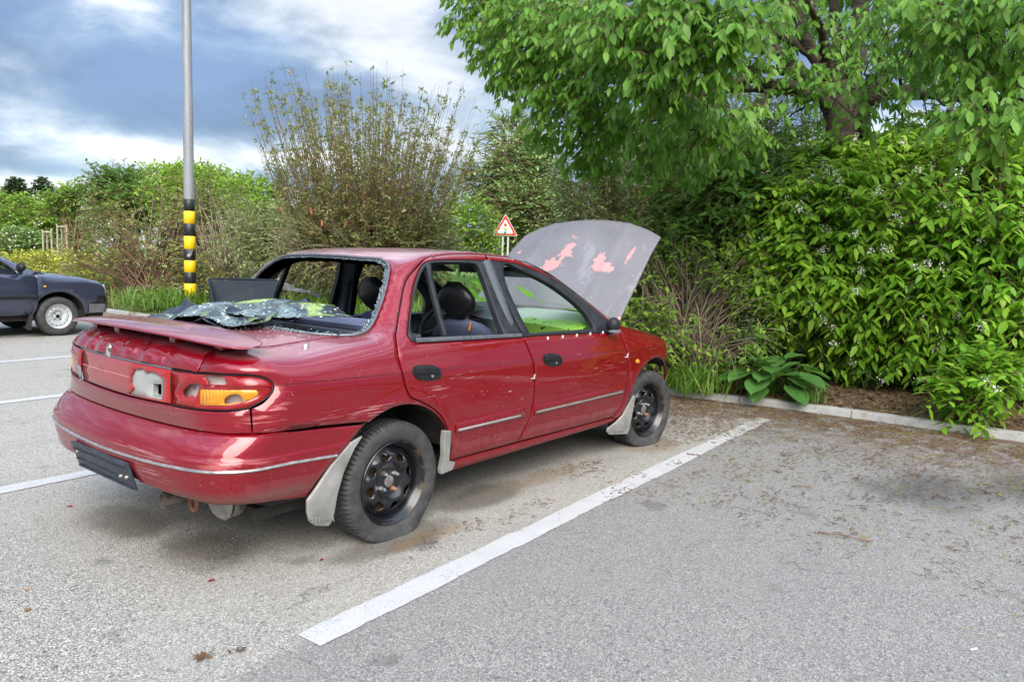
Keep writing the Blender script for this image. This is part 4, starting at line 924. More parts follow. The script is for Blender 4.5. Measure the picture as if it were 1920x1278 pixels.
    bs = MB(); bs.grid(lambda u, v: (.36-.16*v-.03*math.sin(math.pi*v)+.012*math.cos(6*math.pi*u), (u-.5)*1.22, .42+.52*v), 30, 14); bs.grid(lambda u, v: (.36+.5*v, (u-.5)*1.22, .44+.05*math.sin(math.pi*v)), 12, 8); bs.tube([(.205, y, .945) for y in np.linspace(-.61, .61, 12)], .035, 8); bs.build('rear_seat', CLOTH, root)
    for y0 in (-.36, .36):
        se = empty('front_seat'); se.parent = root
        def back(u, v):
            a = 2*math.pi*u; zz = .40+.56*v; w_ = .245*(1-.28*v**3)*(1 if v < 1 else .9); th = .075-.025*v; cx = 1.26-.34*v
            e = (1-max(0, (v-.86)/.14)**2)**.5 if v < 1 else .12
            cs, sn = math.cos(a), math.sin(a); cs = math.copysign(abs(cs)**.6, cs); sn = math.copysign(abs(sn)**.7, sn)
            return (cx+th*sn*e, y0+w_*cs*e, zz)
        b_ = MB(); b_.grid(back, 28, 20); bk_ = b_.build('seat_back', CLOTH, se, sharp=0)
        b_ = MB(); b_.box((1.45, y0, .40), (.52, .48, .16), bev=.05); b_.build('seat_cushion', CLOTH, se)
        b_ = MB()
        def hr(u, v):
            a = 2*math.pi*u; zz = .955+.215*v; e = math.sin(math.pi*min(max(v, .03), .97))**.38; w_ = (.118+.022*math.sin(math.pi*min(1, v*1.1)))*e*(1-.18*max(0, v-.6)); th = .052*e
            cs, sn = math.cos(a), math.sin(a); cs = math.copysign(abs(cs)**.75, cs)
            return (.905-.05*v+th*sn, y0+w_*cs, zz)
        b_.grid(hr, 28, 18); b_.build('headrest', BLKCLOTH, se, sharp=0)
        for dy in (-.05, .05): b_ = MB(); b_.tube([(.93, y0+dy, .90), (.915, y0+dy, 1.0)], .007, 6); b_.build('headrest_post', DULL, se)
        b_ = MB(); b_.box((.893, y0-.10, .915), (.006, .010, .05), Matrix.Rotation(.25, 3, 'X')); b_.build('seat_tag', flat_mat('tag_orange', (.65, .22, .03), .7) if y0 < 0 else bpy.data.materials['tag_orange'], se)
    t = NT('dashboard', .5); x = t.xyz(); n_ = t.noise(6, 4); sq_ = t.mr(t.noise(1, 3, .5, vec=t.scale((26, 13, 20)), dist=1.5), .60, .63)
    gp = t.mul(t.mr(t.math('ADD', x[2], t.math('MULTIPLY', n_, .05)), .955, .93), t.mr(x[1], -.02, -.10))
    grn = t.mix(sq_, t.mix(n_, (.12, .30, .03), (.23, .40, .06)), (.01, .03, .01)); t.set('Base Color', t.mix(gp, t.mix(t.mr(x[1], .1, -.1), (.03, .032, .036), (.30, .36, .30)), grn))
    da = MB(); da.grid(lambda u, v: (1.66+.56*(1-v)*(1-.12*abs(2*u-1)**2), (u-.5)*1.42, .94+.022*math.cos((u-.74)*9)*(u > .5)-.035*(abs(2*u-1))**4+.03*v*(1-v)*4-(.05*v**3)), 40, 12)
    da.grid(lambda u, v: (1.66-.02*math.sin(math.pi*v)+.10*v, (u-.5)*1.42, .89-.035*(abs(2*u-1))**4-.42*v), 24, 10); dash = da.build('dashboard', t.m, root)
    b_ = MB(); b_.grid(lambda u, v: (1.60+.16*v, .36+.20*(2*u-1), .955+.055*math.sin(math.pi*u)*(1-.3*v)), 16, 6); b_.build('instrument_hood', BLACK, dash)
    b_ = MB()
    for dy in (-.11, .02, .12): b_.lathe([(0, -.004), (.038, -.004), (.045, 0)], 20, 'x', (1.655, .36+dy, .925))
    b_.build('instrument_dials', flat_mat('dial_grey', (.18, .18, .18), .4), dash)
    st = MB(); ring = [(0, .185*math.cos(a), .185*math.sin(a)) for a in np.linspace(0, 2*math.pi, 41)]; st.tube(ring, .015, 8, cap=False)
    st.box((.02, 0, -.02), (.05, .13, .10), bev=.02); 
    for a in (R(200), R(340), R(270)): st.tube([(.02, 0, 0), (.0, .18*math.cos(a), .18*math.sin(a))], [.022, .014], 6)
    st.xform(Matrix.Translation((1.50, .36, .80)) @ Matrix.Rotation(R(28), 4, 'Y')); st.build('steering_wheel', BLACK, root)
    b_ = MB(); b_.box((1.42, 0, 1.245), (.03, .22, .06), bev=.012); b_.tube([(1.43, 0, 1.25), (1.46, 0, 1.29)], .01); b_.build('interior_mirror', BLACK, root)
    for sy in (-1, 1):
        b_ = MB(); b_.grid(lambda u, v: (1.30+.16*v, sy*(.20+.30*u), 1.262-.05*v), 6, 4); vs = b_.build('sun_visor', BLACK, root, sharp=0); vm_ = vs.modifiers.new('thickness', 'SOLIDIFY'); vm_.thickness = .016
    # ---- exhaust and towing eye
    ex = MB(); ex.tube([(-.30, -.46, .295), (-.72, -.54, .285)], [.085, .085], 18); ex.tube([(-.72, -.54, .285), (-.732, -.54, .285)], [.088, .075], 18)
    exo = ex.build('silencer', DULL, root)
    ex = MB(); ex.lathe([(.028, 0), (.033, -.001), (.033, .16), (.028, .16), (.028, 0)], 18, 'x', (-.885, -.38, .283)); ex.build('tail_pipe', flat_mat('pipe_soot', (.15, .13, .11), .55, metal=.7, nz=.4, sc=40), exo)
    ex = MB(); ex.tube([(-.80+.0, -.47+.028*math.cos(a), .275+.032*math.sin(a)) for a in np.linspace(0, 2*math.pi, 21)], .010, 8, cap=False); ex.build('towing_eye', flat_mat('rust', (.16, .07, .045), .85, nz=.5, sc=40), root)
    ex = MB(); ex.tube([(-.62, -.55, .26), (-.62, -.74, .30), (-.35, -.76, .30)], .02, 8); ex.build('exhaust_bracket', LINER, root)
    # ---- mud flaps and splash guards, with the embossed model lettering
    def flap(name, pts, y0, thick, lettering=None):
        for sy in (-1, 1):
            m_ = MB(); n = len(pts); V = []
            for k, dy in ((0, 0), (1, thick)):
                for (x_, z_, *yy) in pts: V.append((x_, sy*((yy[0] if yy else y0)-dy), z_))
            F = [tuple(range(n)), tuple(range(2*n-1, n-1, -1))]+[(i, (i+1) % n, n+(i+1) % n, n+i) for i in range(n)]
            m_.add(V, F); o_ = m_.build(name, GREYP, root, sharp=40, fixn=True)
            bv = o_.modifiers.new('edge', 'BEVEL'); bv.width = .004; bv.segments = 2
            if lettering and sy < 0:
                tx_, lx, lz, size, ry = lettering
                cu = bpy.data.curves.new('flap_lettering', 'FONT'); cu.body = tx_; cu.size = size; cu.extrude = .0015; cu.align_x = 'CENTER'; cu.space_character = 1.25
                q0 = bpy.data.objects.new('tmp', cu); COL.objects.link(q0); bpy.context.view_layer.update(); me_ = bpy.data.meshes.new_from_object(q0.evaluated_get(bpy.context.evaluated_depsgraph_get())); bpy.data.objects.remove(q0)
                q = link('flap_lettering', me_, None, o_); q.location = (lx, -y0-.0018, lz); q.rotation_euler = (R(90), ry, 0); me_.materials.clear(); me_.materials.append(GREYP)
    flap('rear_mud_flap', [(-.222, .520, .838), (-.262, .470, .832), (-.312, .37, .822), (-.338, .28, .815), (-.352, .20, .812), (-.366, .160, .810), (-.385, .148, .810), (-.45, .168, .810), (-.480, .195, .810), (-.492, .24, .812), (-.496, .290, .818), (-.470, .318, .822), (-.385, .42, .834), (-.29, .502, .840)], .812, .016, ('SEPHIA', -.418, .176, .034, R(12)))
    flap('front_mud_flap', [(2.205, .405, .838), (2.235, .378, .832), (2.228, .25, .815), (2.214, .150, .808), (2.190, .125, .806), (1.95, .160, .806), (1.918, .185, .806), (1.925, .208, .806), (2.02, .232, .808), (2.10, .275, .818), (2.165, .36, .832)], .808, .014, ('SEPHIA', 2.07, .158, .034, R(7)))
    flap('splash_guard', [(.290, .462, .848), (.335, .455, .848), (.342, .40, .842), (.350, .295, .826), (.400, .278, .822), (.392, .238, .812), (.310, .230, .812), (.300, .26, .818), (.306, .33, .830), (.290, .42, .842)], .83, .03)
    return root
# ------------------------------------------------------------------ wheels
def tyre_mat():
    t = NT('tyre_rubber', .72, (.03, .03, .032)); n = t.noise(22, 5, .6); t.set('Base Color', t.ramp(n, [(.3, (.020, .020, .021)), (.7, (.060, .058, .056))])); t.bump(t.noise(90, 3), .15, .004); return t.m
def steel_mat():
    t = NT('black_steel_rim', .34, (.01, .01, .011), .2); n = t.noise(26, 6, .68); m = t.mr(n, .64, .70)
    x = t.xyz(); rr = t.math('SQRT', t.math('ADD', t.math('MULTIPLY', x[0], x[0]), t.math('MULTIPLY', x[2], x[2])))
    edge = t.mul(t.mr(rr, .178, .19), t.mr(t.noise(12, 4), .50, .66)); rust = t.mul(t.mx(m, edge), .5)
    t.set('Base Color', t.mix(rust, (.009, .009, .011), (.16, .10, .05))); t.set('Roughness', t.mr(rust, 0, .5, .27, .8)); t.set('Coat Weight', .3); t.bump(n, .08, .004); return t.m
def make_wheel(parent, pos, steer, sy, drop):
    """y axis points inboard; the tyre is flat and spreads where it meets the ground; drop = hub height"""
    w = empty('wheel', pos, steer); w.parent = parent
    K = 304; prof = []
    # sidewall-tread-sidewall profile (radius, y): outer face first
    half = [(.196, -.070), (.205, -.079), (.222, -.086), (.243, -.0895), (.262, -.087), (.276, -.080), (.283, -.073), (.287, -.064), (.2885, -.050), (.2885, -.036), (.2815, -.0345), (.2815, -.029), (.2885, -.0275), (.2890, -.010), (.2815, -.0085), (.2815, 0)]
    prof = half+[(r, -y) for r, y in half[::-1]]
    V = []; n = len(prof)
    for i in range(K):
        a = 2*math.pi*i/K
        for j, (r, y) in enumerate(prof):
            jj = min(j, n-1-j); rr = r
            if 6 <= jj <= 9 and i % 4 == 0: rr -= .008 if jj < 9 else .006
            if jj in (12, 13) and (i+2) % 4 == 0: rr -= .007
            if jj in (4, 5) and i % 4 == 0: rr -= .002
            x, z = rr*math.cos(a), rr*math.sin(a)
            # flattened contact patch: squashed onto the ground and bulged sideways
            low = -drop
            if z < low+.075:
                b = min(1, (low+.075-z)/.075); y *= 1+.30*b*b*(1 if .2 < rr < .285 else .75)
            if z < low: x *= 1+.10*min(1, (low-z)/.02); z = low+.0005*(j % 3)
            V.append((x, y*sy*-1 if False else y, z))
    F = [(i*n+j, ((i+1) % K)*n+j, ((i+1) % K)*n+j+1, i*n+j+1) for i in range(K) for j in range(n-1)]
    me = MB(); me.add(V, F); ty = me.build('tyre', TYRE, w, sharp=24)
    # rim barrel
    rim = MB(); rim.lathe([(.194, -.070), (.199, -.078), (.196, -.081), (.190, -.076), (.184, -.062), (.180, -.058), (.174, -.050), (.165, -.028), (.163, .05), (.19, .07)], 72, 'y')
    ro = rim.build('rim', STEEL, w, sharp=40)
    # disc, with eight oval holes, pressed between hub and rim
    ang = np.linspace(0, 2*math.pi, 97)[:-1]; outer = np.c_[.166*np.cos(ang), .166*np.sin(ang)]; hub = np.c_[.029*np.cos(ang[::3]), .029*np.sin(ang[::3])]; loops = [outer, hub]; cen = []
    for k in range(8):
        c = 2*math.pi*(k+.3)/8; e = np.linspace(0, 2*math.pi, 25)[:-1]; ex, ey = .0145*np.cos(e), .0215*np.sin(e)
        loops.append(np.c_[(.124+ex)*math.cos(c)-ey*math.sin(c), (.124+ex)*math.sin(c)+ey*math.cos(c)]); cen.append(c)
    def depth(x, z):
        r = math.hypot(x, z); a = math.atan2(z, x)
        base = np.interp(r, [0, .029, .034, .066, .074, .100, .132, .150, .166], [-.040, -.040, -.030, -.030, -.036, -.056, -.052, -.036, -.028])
        d = min(abs((a-c+math.pi) % (2*math.pi)-math.pi) for c in cen); q = math.exp(-(((r-.124)/.020)**2+(d*.124/.027)**2)*.9); return base+.013*q-.007*math.exp(-((r-.112)/.03)**2)*(1-math.exp(-(d/.2)**2))
    rr = [(r*math.cos(a+.05*i), r*math.sin(a+.05*i)) for i, r in enumerate(np.linspace(.036, .160, 17)) for a in np.linspace(0, 2*math.pi, int(20+r*420))[:-1]]
    G = np.array(rr); G = G[inside(G, loops)]; allb = np.concatenate(loops); G = G[np.array([((allb-g)**2).sum(1).min() for g in G]) > .0035**2]
    pts = np.concatenate([allb, G]); ed = []; k = 0
    for l in loops: ed += [(k+i, k+(i+1) % len(l)) for i in range(len(l))]; k += len(l)
    vs, es, fs, *_ = geometry.delaunay_2d_cdt([Vector(p) for p in pts], ed, [], 0, 1e-7); q = np.array([tuple(v) for v in vs]); tri = [t for t in fs if len(t) == 3]
    keep = inside(q[np.array(tri)].mean(1), loops); tri = [t for t, k_ in zip(tri, keep) if k_]
    dm = MB(); dm.add([(x, depth(x, z), z) for x, z in q], tri)
    do = dm.build('wheel_disc', STEEL, ro, sharp=0, fixn=True); so = do.modifiers.new('thickness', 'SOLIDIFY'); so.thickness = .004
    hb = MB(); hb.lathe([(0, -.046), (.022, -.046), (.028, -.043), (.029, -.02)], 28, 'y'); hb.build('hub_cap', DULL, w)
    for k in range(4):
        a = math.pi/2*k-.95; c = (.050*math.cos(a), 0, .050*math.sin(a)); nb = MB()
        nb.lathe([(0, -.062), (.0065, -.061), (.0085, -.057), (.0095, -.044), (.013, -.036), (.013, -.03)], 6, 'y', c); nb.build('wheel_nut', NUT if k else flat_mat('rusty_nut', (.28, .13, .08), .7, nz=.4, sc=60) if 'rusty_nut' not in bpy.data.materials else bpy.data.materials['rusty_nut'], w)
    dr = MB(); dr.lathe([(.0, .0), (.150, .0), (.152, .04), (.15, .07)], 40, 'y', (0, .01, 0)); dr.build('brake_drum', RUSTY, w)
    vv = MB(); vv.tube([(.155*math.cos(1.9), -.05, .155*math.sin(1.9)), (.150*math.cos(1.9), -.074, .150*math.sin(1.9))], .004, 6); vv.build('valve', DULL, w)
    return w
TYRE = tyre_mat(); STEEL = steel_mat(); NUT = flat_mat('zinc_nut', (.52, .52, .54), .34, metal=.85, nz=.2, sc=60); RUSTY = flat_mat('brake_rust', (.14, .075, .03), .85, nz=.5, sc=30)
WRECK = build_car()
make_wheel(WRECK, (0, -.725, .254), 0, 1, .254)
make_wheel(WRECK, (2.50, -.722, .254), R(-8), 1, .254)
for x_, st_ in ((0, 0), (2.5, R(-8))):
    w_ = make_wheel(WRECK, (x_, .722, .262), math.pi+st_, 1, .262)

# ------------------------------------------------------------------ dark blue hatchback, two bays further on
def build_blue():
    root = empty('parked_car', (2.02, 9.24, 0), R(1.5), 'dark blue hatchback with plain steel wheels parked at the hedge', 'car')
    wz = prof([(.1, .74), (.3, .80), (.5, .825), (.70, .822), (.88, .80), (.95, .765), (1.15, .69), (1.32, .60), (1.42, .52)], .02)
    tc = prof([(-3.3, .7), (-3.15, 1.0), (-2.6, 1.36), (-2.1, 1.40), (-1.2, 1.395), (-.95, 1.35), (-.15, .945), (0, .905), (.4, .86), (.68, .79), (.76, .70)], .05)
    Top_b = tc
    def g(p):
        x, y, z = p[..., 0], p[..., 1], p[..., 2]; ay = np.abs(y); e = .01
        fr = sm(-1.2, -.6, x); xs = x+.10*fr*(1-sm(-.1, .3, x))*(ay/.65)**2
        top = tc(xs)-.03*(ay/.65)**2; sl = np.hypot((tc(xs+e)-tc(xs-e))/(2*e), 1)
        w = wz(z)-.05*sm(.2, .8, x)-.02*sm(-2.4, -3.3, x)
        w = w+.008*np.exp(-((np.hypot(x-0, z-.28)-.36)/.03)**2)*sm(.2, .3, z)
        a = smax(ay-w, (z-top)/sl, .06); a = smax(a, x-(.745+.03*sm(.9, .5, z)-.10*(ay/.8)**3), .05); return smax(a, -3.2-x, .08)
    t = NT('blue_paint', .3, (.022, .026, .060), .35, .5); t.set('Coat Weight', 1.); t.set('Coat Roughness', .03); n = t.noise(700, 1); t.set('Base Color', t.mix(n, (.028, .034, .062), (.048, .055, .095)))
    BP = t.m; BL = BLACK; kw = dict(mat=BP, parent=root, fn=g, h=.05, mirror=True)
    def s(pts, **k): return S(pts, .03, g, **k)
    seam = s([(-.30, .885), (-.275, .80), (-.27, .6), (-.28, .42), (-.34, .31)])
    seamb = s([(-1.45, 1.33), (-1.42, .90), (-1.42, .5), (-1.50, .31)])
    arch = s(wheel_arch_pts(0, .28, .355, 4, 176, 24))
    hood = TT([(.62, -.60), (.2, -.66), (-.12, -.68)], .03, g)
    wg = J(seam, s([(-.34, .31), (-.36, .24), (-.352, .30)]), arch[::-1], s([(.355, .30), (.60, .34, 1), (.70, .55), (.69, .66, 1)]), X3([s([(.69, .66)])[0], hood[0]], .03, g), hood, X3([hood[-1], seam[0]], .03, g))
    panel('front_wing', wg, **kw)
    win = s([(-1.38, .925, 1), (-.52, .905, 1), (-.60, .99), (-1.02, 1.285), (-1.12, 1.31), (-1.36, 1.325, 1)], closed=True)
    top = J(s([(-1.45, 1.345), (-1.0, 1.328)]), s([(-1.0, 1.328), (-.80, 1.22), (-.5, 1.04), (-.30, .90)]))
    d = J(top, seam, s([(-.34, .31), (-1.50, .31)]), seamb[::-1])
    dr = panel('front_door', d, [win], **kw)
    gl = glass_mat('car_glass', (.42, .47, .48))
    for o_, d_ in zip(panel('door_window', win, mat=gl, fn=g, h=.06, mirror=True, off=-.012, flange=0, gap=0), dr): o_.parent = d_
    fr_ = [J(win, win[:1])]
    for k, d_ in enumerate(dr):
        m_ = MB(); q = fr_[0].copy(); q[:, 1] *= (1 if k == 0 else -1); m_.tube(path_on(q, .001, g), .010, 6, cap=False); m_.build('window_seal', BL, d_)
        sy = -1 if k == 0 else 1
        mm = MB(); mm.sphere((-.50, sy*.90, .985), (.055, .085, .062), 14, 10); mm.box((-.47, sy*.80, .955), (.08, .08, .03), bev=.01); mm.build('door_mirror', BL, d_)
        st = s([(-1.44, .545, 1), (-.28, .545, 1), (-.28, .60, 1), (-1.44, .60, 1)], closed=True)
    for o_, d_ in zip(panel('rub_strip', st, mat=BL, fn=g, mirror=True, off=.012, flange=.014, gap=0, h=.05), dr): o_.parent = d_
    panel('rub_strip', s([(-.262, .545, 1), (-.35+.06, .545), (-.262, .60, 1)], closed=True) if False else s([(-.262, .548, 1), (-.25, .548), (-.235, .60, 1), (-.262, .60, 1)], closed=True), mat=BL, parent=root, fn=g, mirror=True, off=.012, flange=.014, gap=0, h=.05)
    rear = J(s([(-1.45, 1.345), (-1.42, .90), (-1.42, .5), (-1.50, .31)]), s([(-1.50, .31), (-2.18, .30)]), s(wheel_arch_pts(-2.52, .28, .355, 4, 176, 24)), s([(-2.86, .30), (-3.12, .40), (-3.14, .8), (-2.9, 1.05), (-2.55, 1.30), (-2.2, 1.345), (-1.45, 1.345)]))
    rwin = s([(-1.52, .93, 1), (-1.52, 1.31, 1), (-2.2, 1.31), (-2.55, 1.18), (-2.75, .96, 1)], closed=True)
    panel('rear_quarter_panel', rear, [rwin], **kw)
    panel('rear_side_window', rwin, mat=gl, parent=root, fn=g, h=.06, mirror=True, off=-.012, flange=0, gap=0)
    ws = X3([(-.16, -.64, .935), (-.5, -.60, 1.10), (-.86, -.55, 1.295), (-.90, -.3, 1.33), (-.92, 0, 1.34)], .03, g); wl = ws[::-1].copy(); wl[:, 1] *= -1
    wsl = J(ws, wl, X3([(-.16, .64, .935), (-.08, .3, .93), (-.06, 0, .93), (-.08, -.3, .93), (-.16, -.64, .935)], .03, g))
    panel('windscreen', wsl, dom=DomB, mat=gl, parent=root, fn=g, h=.06, off=-.004, flange=0, gap=0)
    rf = J(top[:], X3([top[-1], ws[0]], .03, g), ws, wl, X3([(-.16, .64, .935), top[-1]*np.array([1, -1, 1])], .03, g), (top*np.array([1, -1, 1]))[::-1], TT([(-1.45, .57), (-2.5, .52)], .03, g), TT([(-2.5, .52), (-2.5, -.52)], .03, g), TT([(-2.5, -.52), (-1.45, -.57)], .03, g))
    panel('roof', rf, dom=DomB, mat=BP, parent=root, fn=g, h=.06)
    hl = J(hood, X3([hood[-1], (-.05, -.3, .925), (-.03, 0, .925), (-.05, .3, .925), hood[-1]*np.array([1, -1, 1])], .03, g), (hood*np.array([1, -1, 1]))[::-1], TT([(.62, .60), (.66, 0), (.62, -.60)], .03, g))
    panel('bonnet', hl, dom=DomB, mat=BP, parent=root, fn=g, h=.05)
    tg = MB(); tg.grid(lambda u, v: (-2.48-.70*u, (v-.5)*(1.06+.26*u), float(Top_b(-2.48-.70*u))-.03*(2*v-1)**2), 8, 10); tg.grid(lambda u, v: (-3.18-.02*u, (v-.5)*1.34, .86-.54*u-.03*(2*v-1)**2*(1-u)), 4, 10); tg.build('tailgate', BP, root)
    # bumper with grey lower half, lamp, indicator
    bo = MB()
    def bp(u, v):
        y = (u-.5)*1.60; a = abs(y)/.80; xr = .80-.14*a**3.5-.10*max(0, a-.9)**.7; pr = [(-.05, .30), (.0, .33), (.01, .45), (.015, .52), (0, .56), (-.10, .57)][int(round(v*5))]; return (xr+pr[0], y, pr[1])
    bo.grid(bp, 40, 5)
    for sy in (-1, 1): bo.grid(lambda u, v: (.40+(.66-.40)*u, sy*(.805-.02*u), .33+.24*v), 8, 4)
    bo.build('front_bumper', [BL], root)
    bo = MB(); bo.grid(lambda u, v: (.803-.14*abs(2*u-1)**3.5, (u-.5)*1.58, .33+.10*v), 40, 2)
    for sy in (-1, 1): bo.grid(lambda u, v: (.41+(.66-.41)*u, sy*(.81-.02*u), .32+.13*v), 8, 3)
    bo.build('bumper_skirt', flat_mat('bumper_grey', (.10, .10, .11), .6, nz=.2, sc=15), root)
    for sy in (-1, 1):
        b_ = MB(); b_.box((.595, sy*.62, .655), (.12, .26, .14), Matrix.Rotation(-sy*R(20), 3, 'Z') @ Matrix.Rotation(R(-14), 3, 'Y'), bev=.015); b_.build('headlamp', flat_mat('lamp_glass', (.55, .57, .58), .15) if sy < 0 else bpy.data.materials['lamp_glass'], root)
        b_ = MB(); b_.sphere((-.175, sy*.818, .715), (.022, .010, .016)); b_.build('side_indicator', AMBER, root)
        b_ = MB(); b_.box((-.385, sy*.80, .22), (.016, .16, .22), Matrix.Rotation(R(8), 3, 'Y'), bev=.006); b_.build('mud_flap', LINER, root)
        for cx in (0, -2.52):
            V = []; F = []
            for i in range(25):
                a = math.pi*i/24
                for r_, y_ in ((.36, .80), (.37, .45), (0, .45)): V.append((cx+r_*math.cos(a), sy*y_, .28+r_*math.sin(a)))
            for i in range(24): F += [(3*i, 3*i+1, 3*i+4, 3*i+3), (3*i+1, 3*i+2, 3*i+5, 3*i+4)]
            b_ = MB(); b_.add(V, F); b_.build('wheel_well', LINER, root)
    b_ = MB(); b_.box((-1.2, 0, .30), (3.7, 1.44, .14)); b_.box((.45, 0, .5), (.4, 1.2, .3)); b_.box((-1.26, 0, .55), (1.82, 1.50, .4)); b_.build('underbody', LINER, root)
    for sy in (-1, 1):
        b_ = MB(); b_.box((-1.25, sy*.36, .75), (.14, .48, .62), Matrix.Rotation(R(-16), 3, 'Y'), bev=.05); b_.box((-1.36, sy*.36, 1.14), (.09, .26, .20), bev=.04); b_.build('front_seat', CLOTH, root)
    b_ = MB(); b_.box((-.45, 0, .86), (.5, 1.4, .12), bev=.03); b_.build('dashboard', BL, root)
    white = flat_mat('silver_steel_rim', (.50, .51, .52), .42, metal=.35, nz=.2, sc=14)
    for x_ in (0, -2.52):
        for sy in (-1, 1):
            w = empty('wheel', (x_, sy*.725, .282), 0 if sy < 0 else math.pi); w.parent = root
            m_ = MB(); m_.lathe([(.170, -.060), (.178, -.078), (.21, -.088), (.245, -.086), (.268, -.074), (.280, -.055), (.284, -.02), (.284, .04), (.27, .075), (.2, .08)], 64, 'y'); m_.build('tyre', TYRE, w)
            m_ = MB(); m_.lathe([(.003, -.040), (.04, -.042), (.06, -.030), (.075, -.030), (.09, -.052), (.125, -.058), (.137, -.046), (.146, -.046), (.155, -.058), (.164, -.062), (.170, -.076), (.176, -.078), (.178, -.07)], 64, 'y'); ro = m_.build('rim', white, w)
            m_ = MB(); 
            for k in range(14):
                a = 2*math.pi*k/14; m_.sphere((.131*math.cos(a), -.053, .131*math.sin(a)), (.0075, .004, .0075), 8, 6)
            m_.build('vent_holes', BL, ro)
            m_ = MB(); m_.lathe([(0, -.046), (.026, -.046), (.031, -.040), (.031, -.03)], 20, 'y'); m_.build('hub', BL, ro)
            for k in range(4):
                a = math.pi/2*k+.7; m_ = MB(); m_.lathe([(0, -.048), (.009, -.047), (.011, -.03)], 6, 'y', (.052*math.cos(a), 0, .052*math.sin(a))); m_.build('wheel_nut', LINER, ro)
build_blue()

# ------------------------------------------------------------------ vegetation
_th, _pi, _ro = CAM_YAW, CAM_PITCH, CAM_ROLL
_M = SC.camera.matrix_world.to_3x3()
def at(px, py, D):
    """surveyed point: bearing and height angle read off the photograph, D metres away along the view"""
    v = Vector(((px-960)/CAM_F, -(py-639)/CAM_F, -1.)); return np.array(Vector(CAM_LOC)+_M @ (v*D))
def nrm(v): return v/np.maximum(1e-9, np.linalg.norm(v, axis=-1, keepdims=True))
LEAF_T = np.array([0, .30, .30, .30, .68, .68, .68, 1.]); LEAF_S = np.array([0, 0, -1, 1, 0, -.82, .82, 0.])
LEAF_F = np.array([(0, 1, 2), (0, 3, 1), (2, 1, 4), (2, 4, 5), (1, 3, 6), (1, 6, 4), (5, 4, 7), (4, 6, 7)])
def leaf_mesh(name, P, D, N, L, mat, parent, width=.42, fold=.16, droop=.18, tint=None, simple=False, rng=None):
    """many small leaves, each with a fold along the midrib and a drooping tip"""
    n = len(P); D = nrm(D); Sd = nrm(np.cross(D, N)); N = np.cross(Sd, D); L = np.broadcast_to(L, (n,))
    if simple:
        t = np.array([0, .45, .45, 1.]); s = np.array([0, -1, 1, 0.]); F = np.array([(0, 2, 3), (0, 3, 1)]); k = 4
    else: t, s, F, k = LEAF_T, LEAF_S, LEAF_F, 8
    w = width*.5
    V = P[:, None]+D[:, None]*(t[None, :, None]*L[:, None, None])+Sd[:, None]*(s[None, :, None]*(w*L)[:, None, None])
    V = V+N[:, None]*((np.abs(s)*fold*w)[None, :, None]*L[:, None, None])+np.array([0, 0, -1.])*((t**2*droop)[None, :, None]*L[:, None, None])
    FF = (F[None]+(np.arange(n)*k)[:, None, None]).reshape(-1, 3)
    return mesh_np(name, V.reshape(-1, 3), FF, mat, parent, attr=np.repeat(tint if tint is not None else np.random.default_rng(1).random(n), k))
def tubes_mesh(name, lines, radii, mat, parent, k=4):
    """many tapering stems in one mesh; lines (n,m,3), radii (n,m)"""
    lines = np.asarray(lines, float); n, m, _ = lines.shape; radii = np.broadcast_to(radii, (n, m))
    T = nrm(np.gradient(lines, axis=1)); ref = np.where(np.abs(T[..., 2:3]) > .9, np.array([1., 0, 0]), np.array([0, 0, 1.])); A = nrm(np.cross(T, ref)); B_ = np.cross(T, A)
    an = 2*np.pi*np.arange(k)/k
    V = lines[:, :, None]+radii[:, :, None, None]*(A[:, :, None]*np.cos(an)[None, None, :, None]+B_[:, :, None]*np.sin(an)[None, None, :, None])
    i = np.arange(n)[:, None, None]*m*k+np.arange(m-1)[None, :, None]*k; j = np.arange(k)[None, None, :]; j2 = (j+1) % k
    F = np.stack([i+j, i+j2, i+k+j2, i+k+j], -1).reshape(-1, 4)
    return mesh_np(name, V.reshape(-1, 3), F, mat, parent)
def leaf_mat(name, stops, rough=.45, trans=.35, spec=.4):
    t = NT(name, rough, (.1, .2, .03), 0, spec); a = t.attr(); n = t.noise(.9, 3)
    c = t.ramp(t.math('ADD', t.math('MULTIPLY', a, .8), t.math('MULTIPLY', n, .2)), stops)
    geo = t.node('ShaderNodeNewGeometry'); c2 = t.mix(t.math('MULTIPLY', geo.outputs['Backfacing'], .35), c, (.16, .24, .10))
    t.set('Base Color', c2)
    tl = t.node('ShaderNodeBsdfTranslucent', {'Color': t.mix(.5, c, (.20, .34, .03), 'MIX')}); mx = t.node('ShaderNodeMixShader', {0: trans, 1: t.b.outputs[0], 2: tl.outputs[0]})
    t.nt.links.new(mx.outputs[0], t.nt.nodes['Material Output'].inputs[0]); return t.m
M_TREE = leaf_mat('tree_leaf', [(.1, (.07, .19, .018)), (.45, (.155, .34, .038)), (.75, (.25, .46, .065)), (.95, (.36, .55, .11)), (1, (.46, .48, .10))], .42, .5)
M_DEUT = leaf_mat('shrub_leaf', [(.06, (.05, .16, .014)), (.35, (.13, .34, .026)), (.68, (.30, .56, .045)), (1, (.50, .70, .08))], .42, .55)
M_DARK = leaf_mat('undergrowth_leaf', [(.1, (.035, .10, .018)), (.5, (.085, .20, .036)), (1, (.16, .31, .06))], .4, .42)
M_OLIVE = leaf_mat('olive_leaf', [(.1, (.12, .165, .06)), (.5, (.27, .33, .12)), (.8, (.42, .44, .18)), (1, (.52, .47, .19))], .5, .42)
M_TWIGGY = leaf_mat('twiggy_leaf', [(.1, (.11, .12, .04)), (.4, (.23, .27, .08)), (.7, (.35, .34, .12)), (1, (.46, .30, .13))], .5, .42)
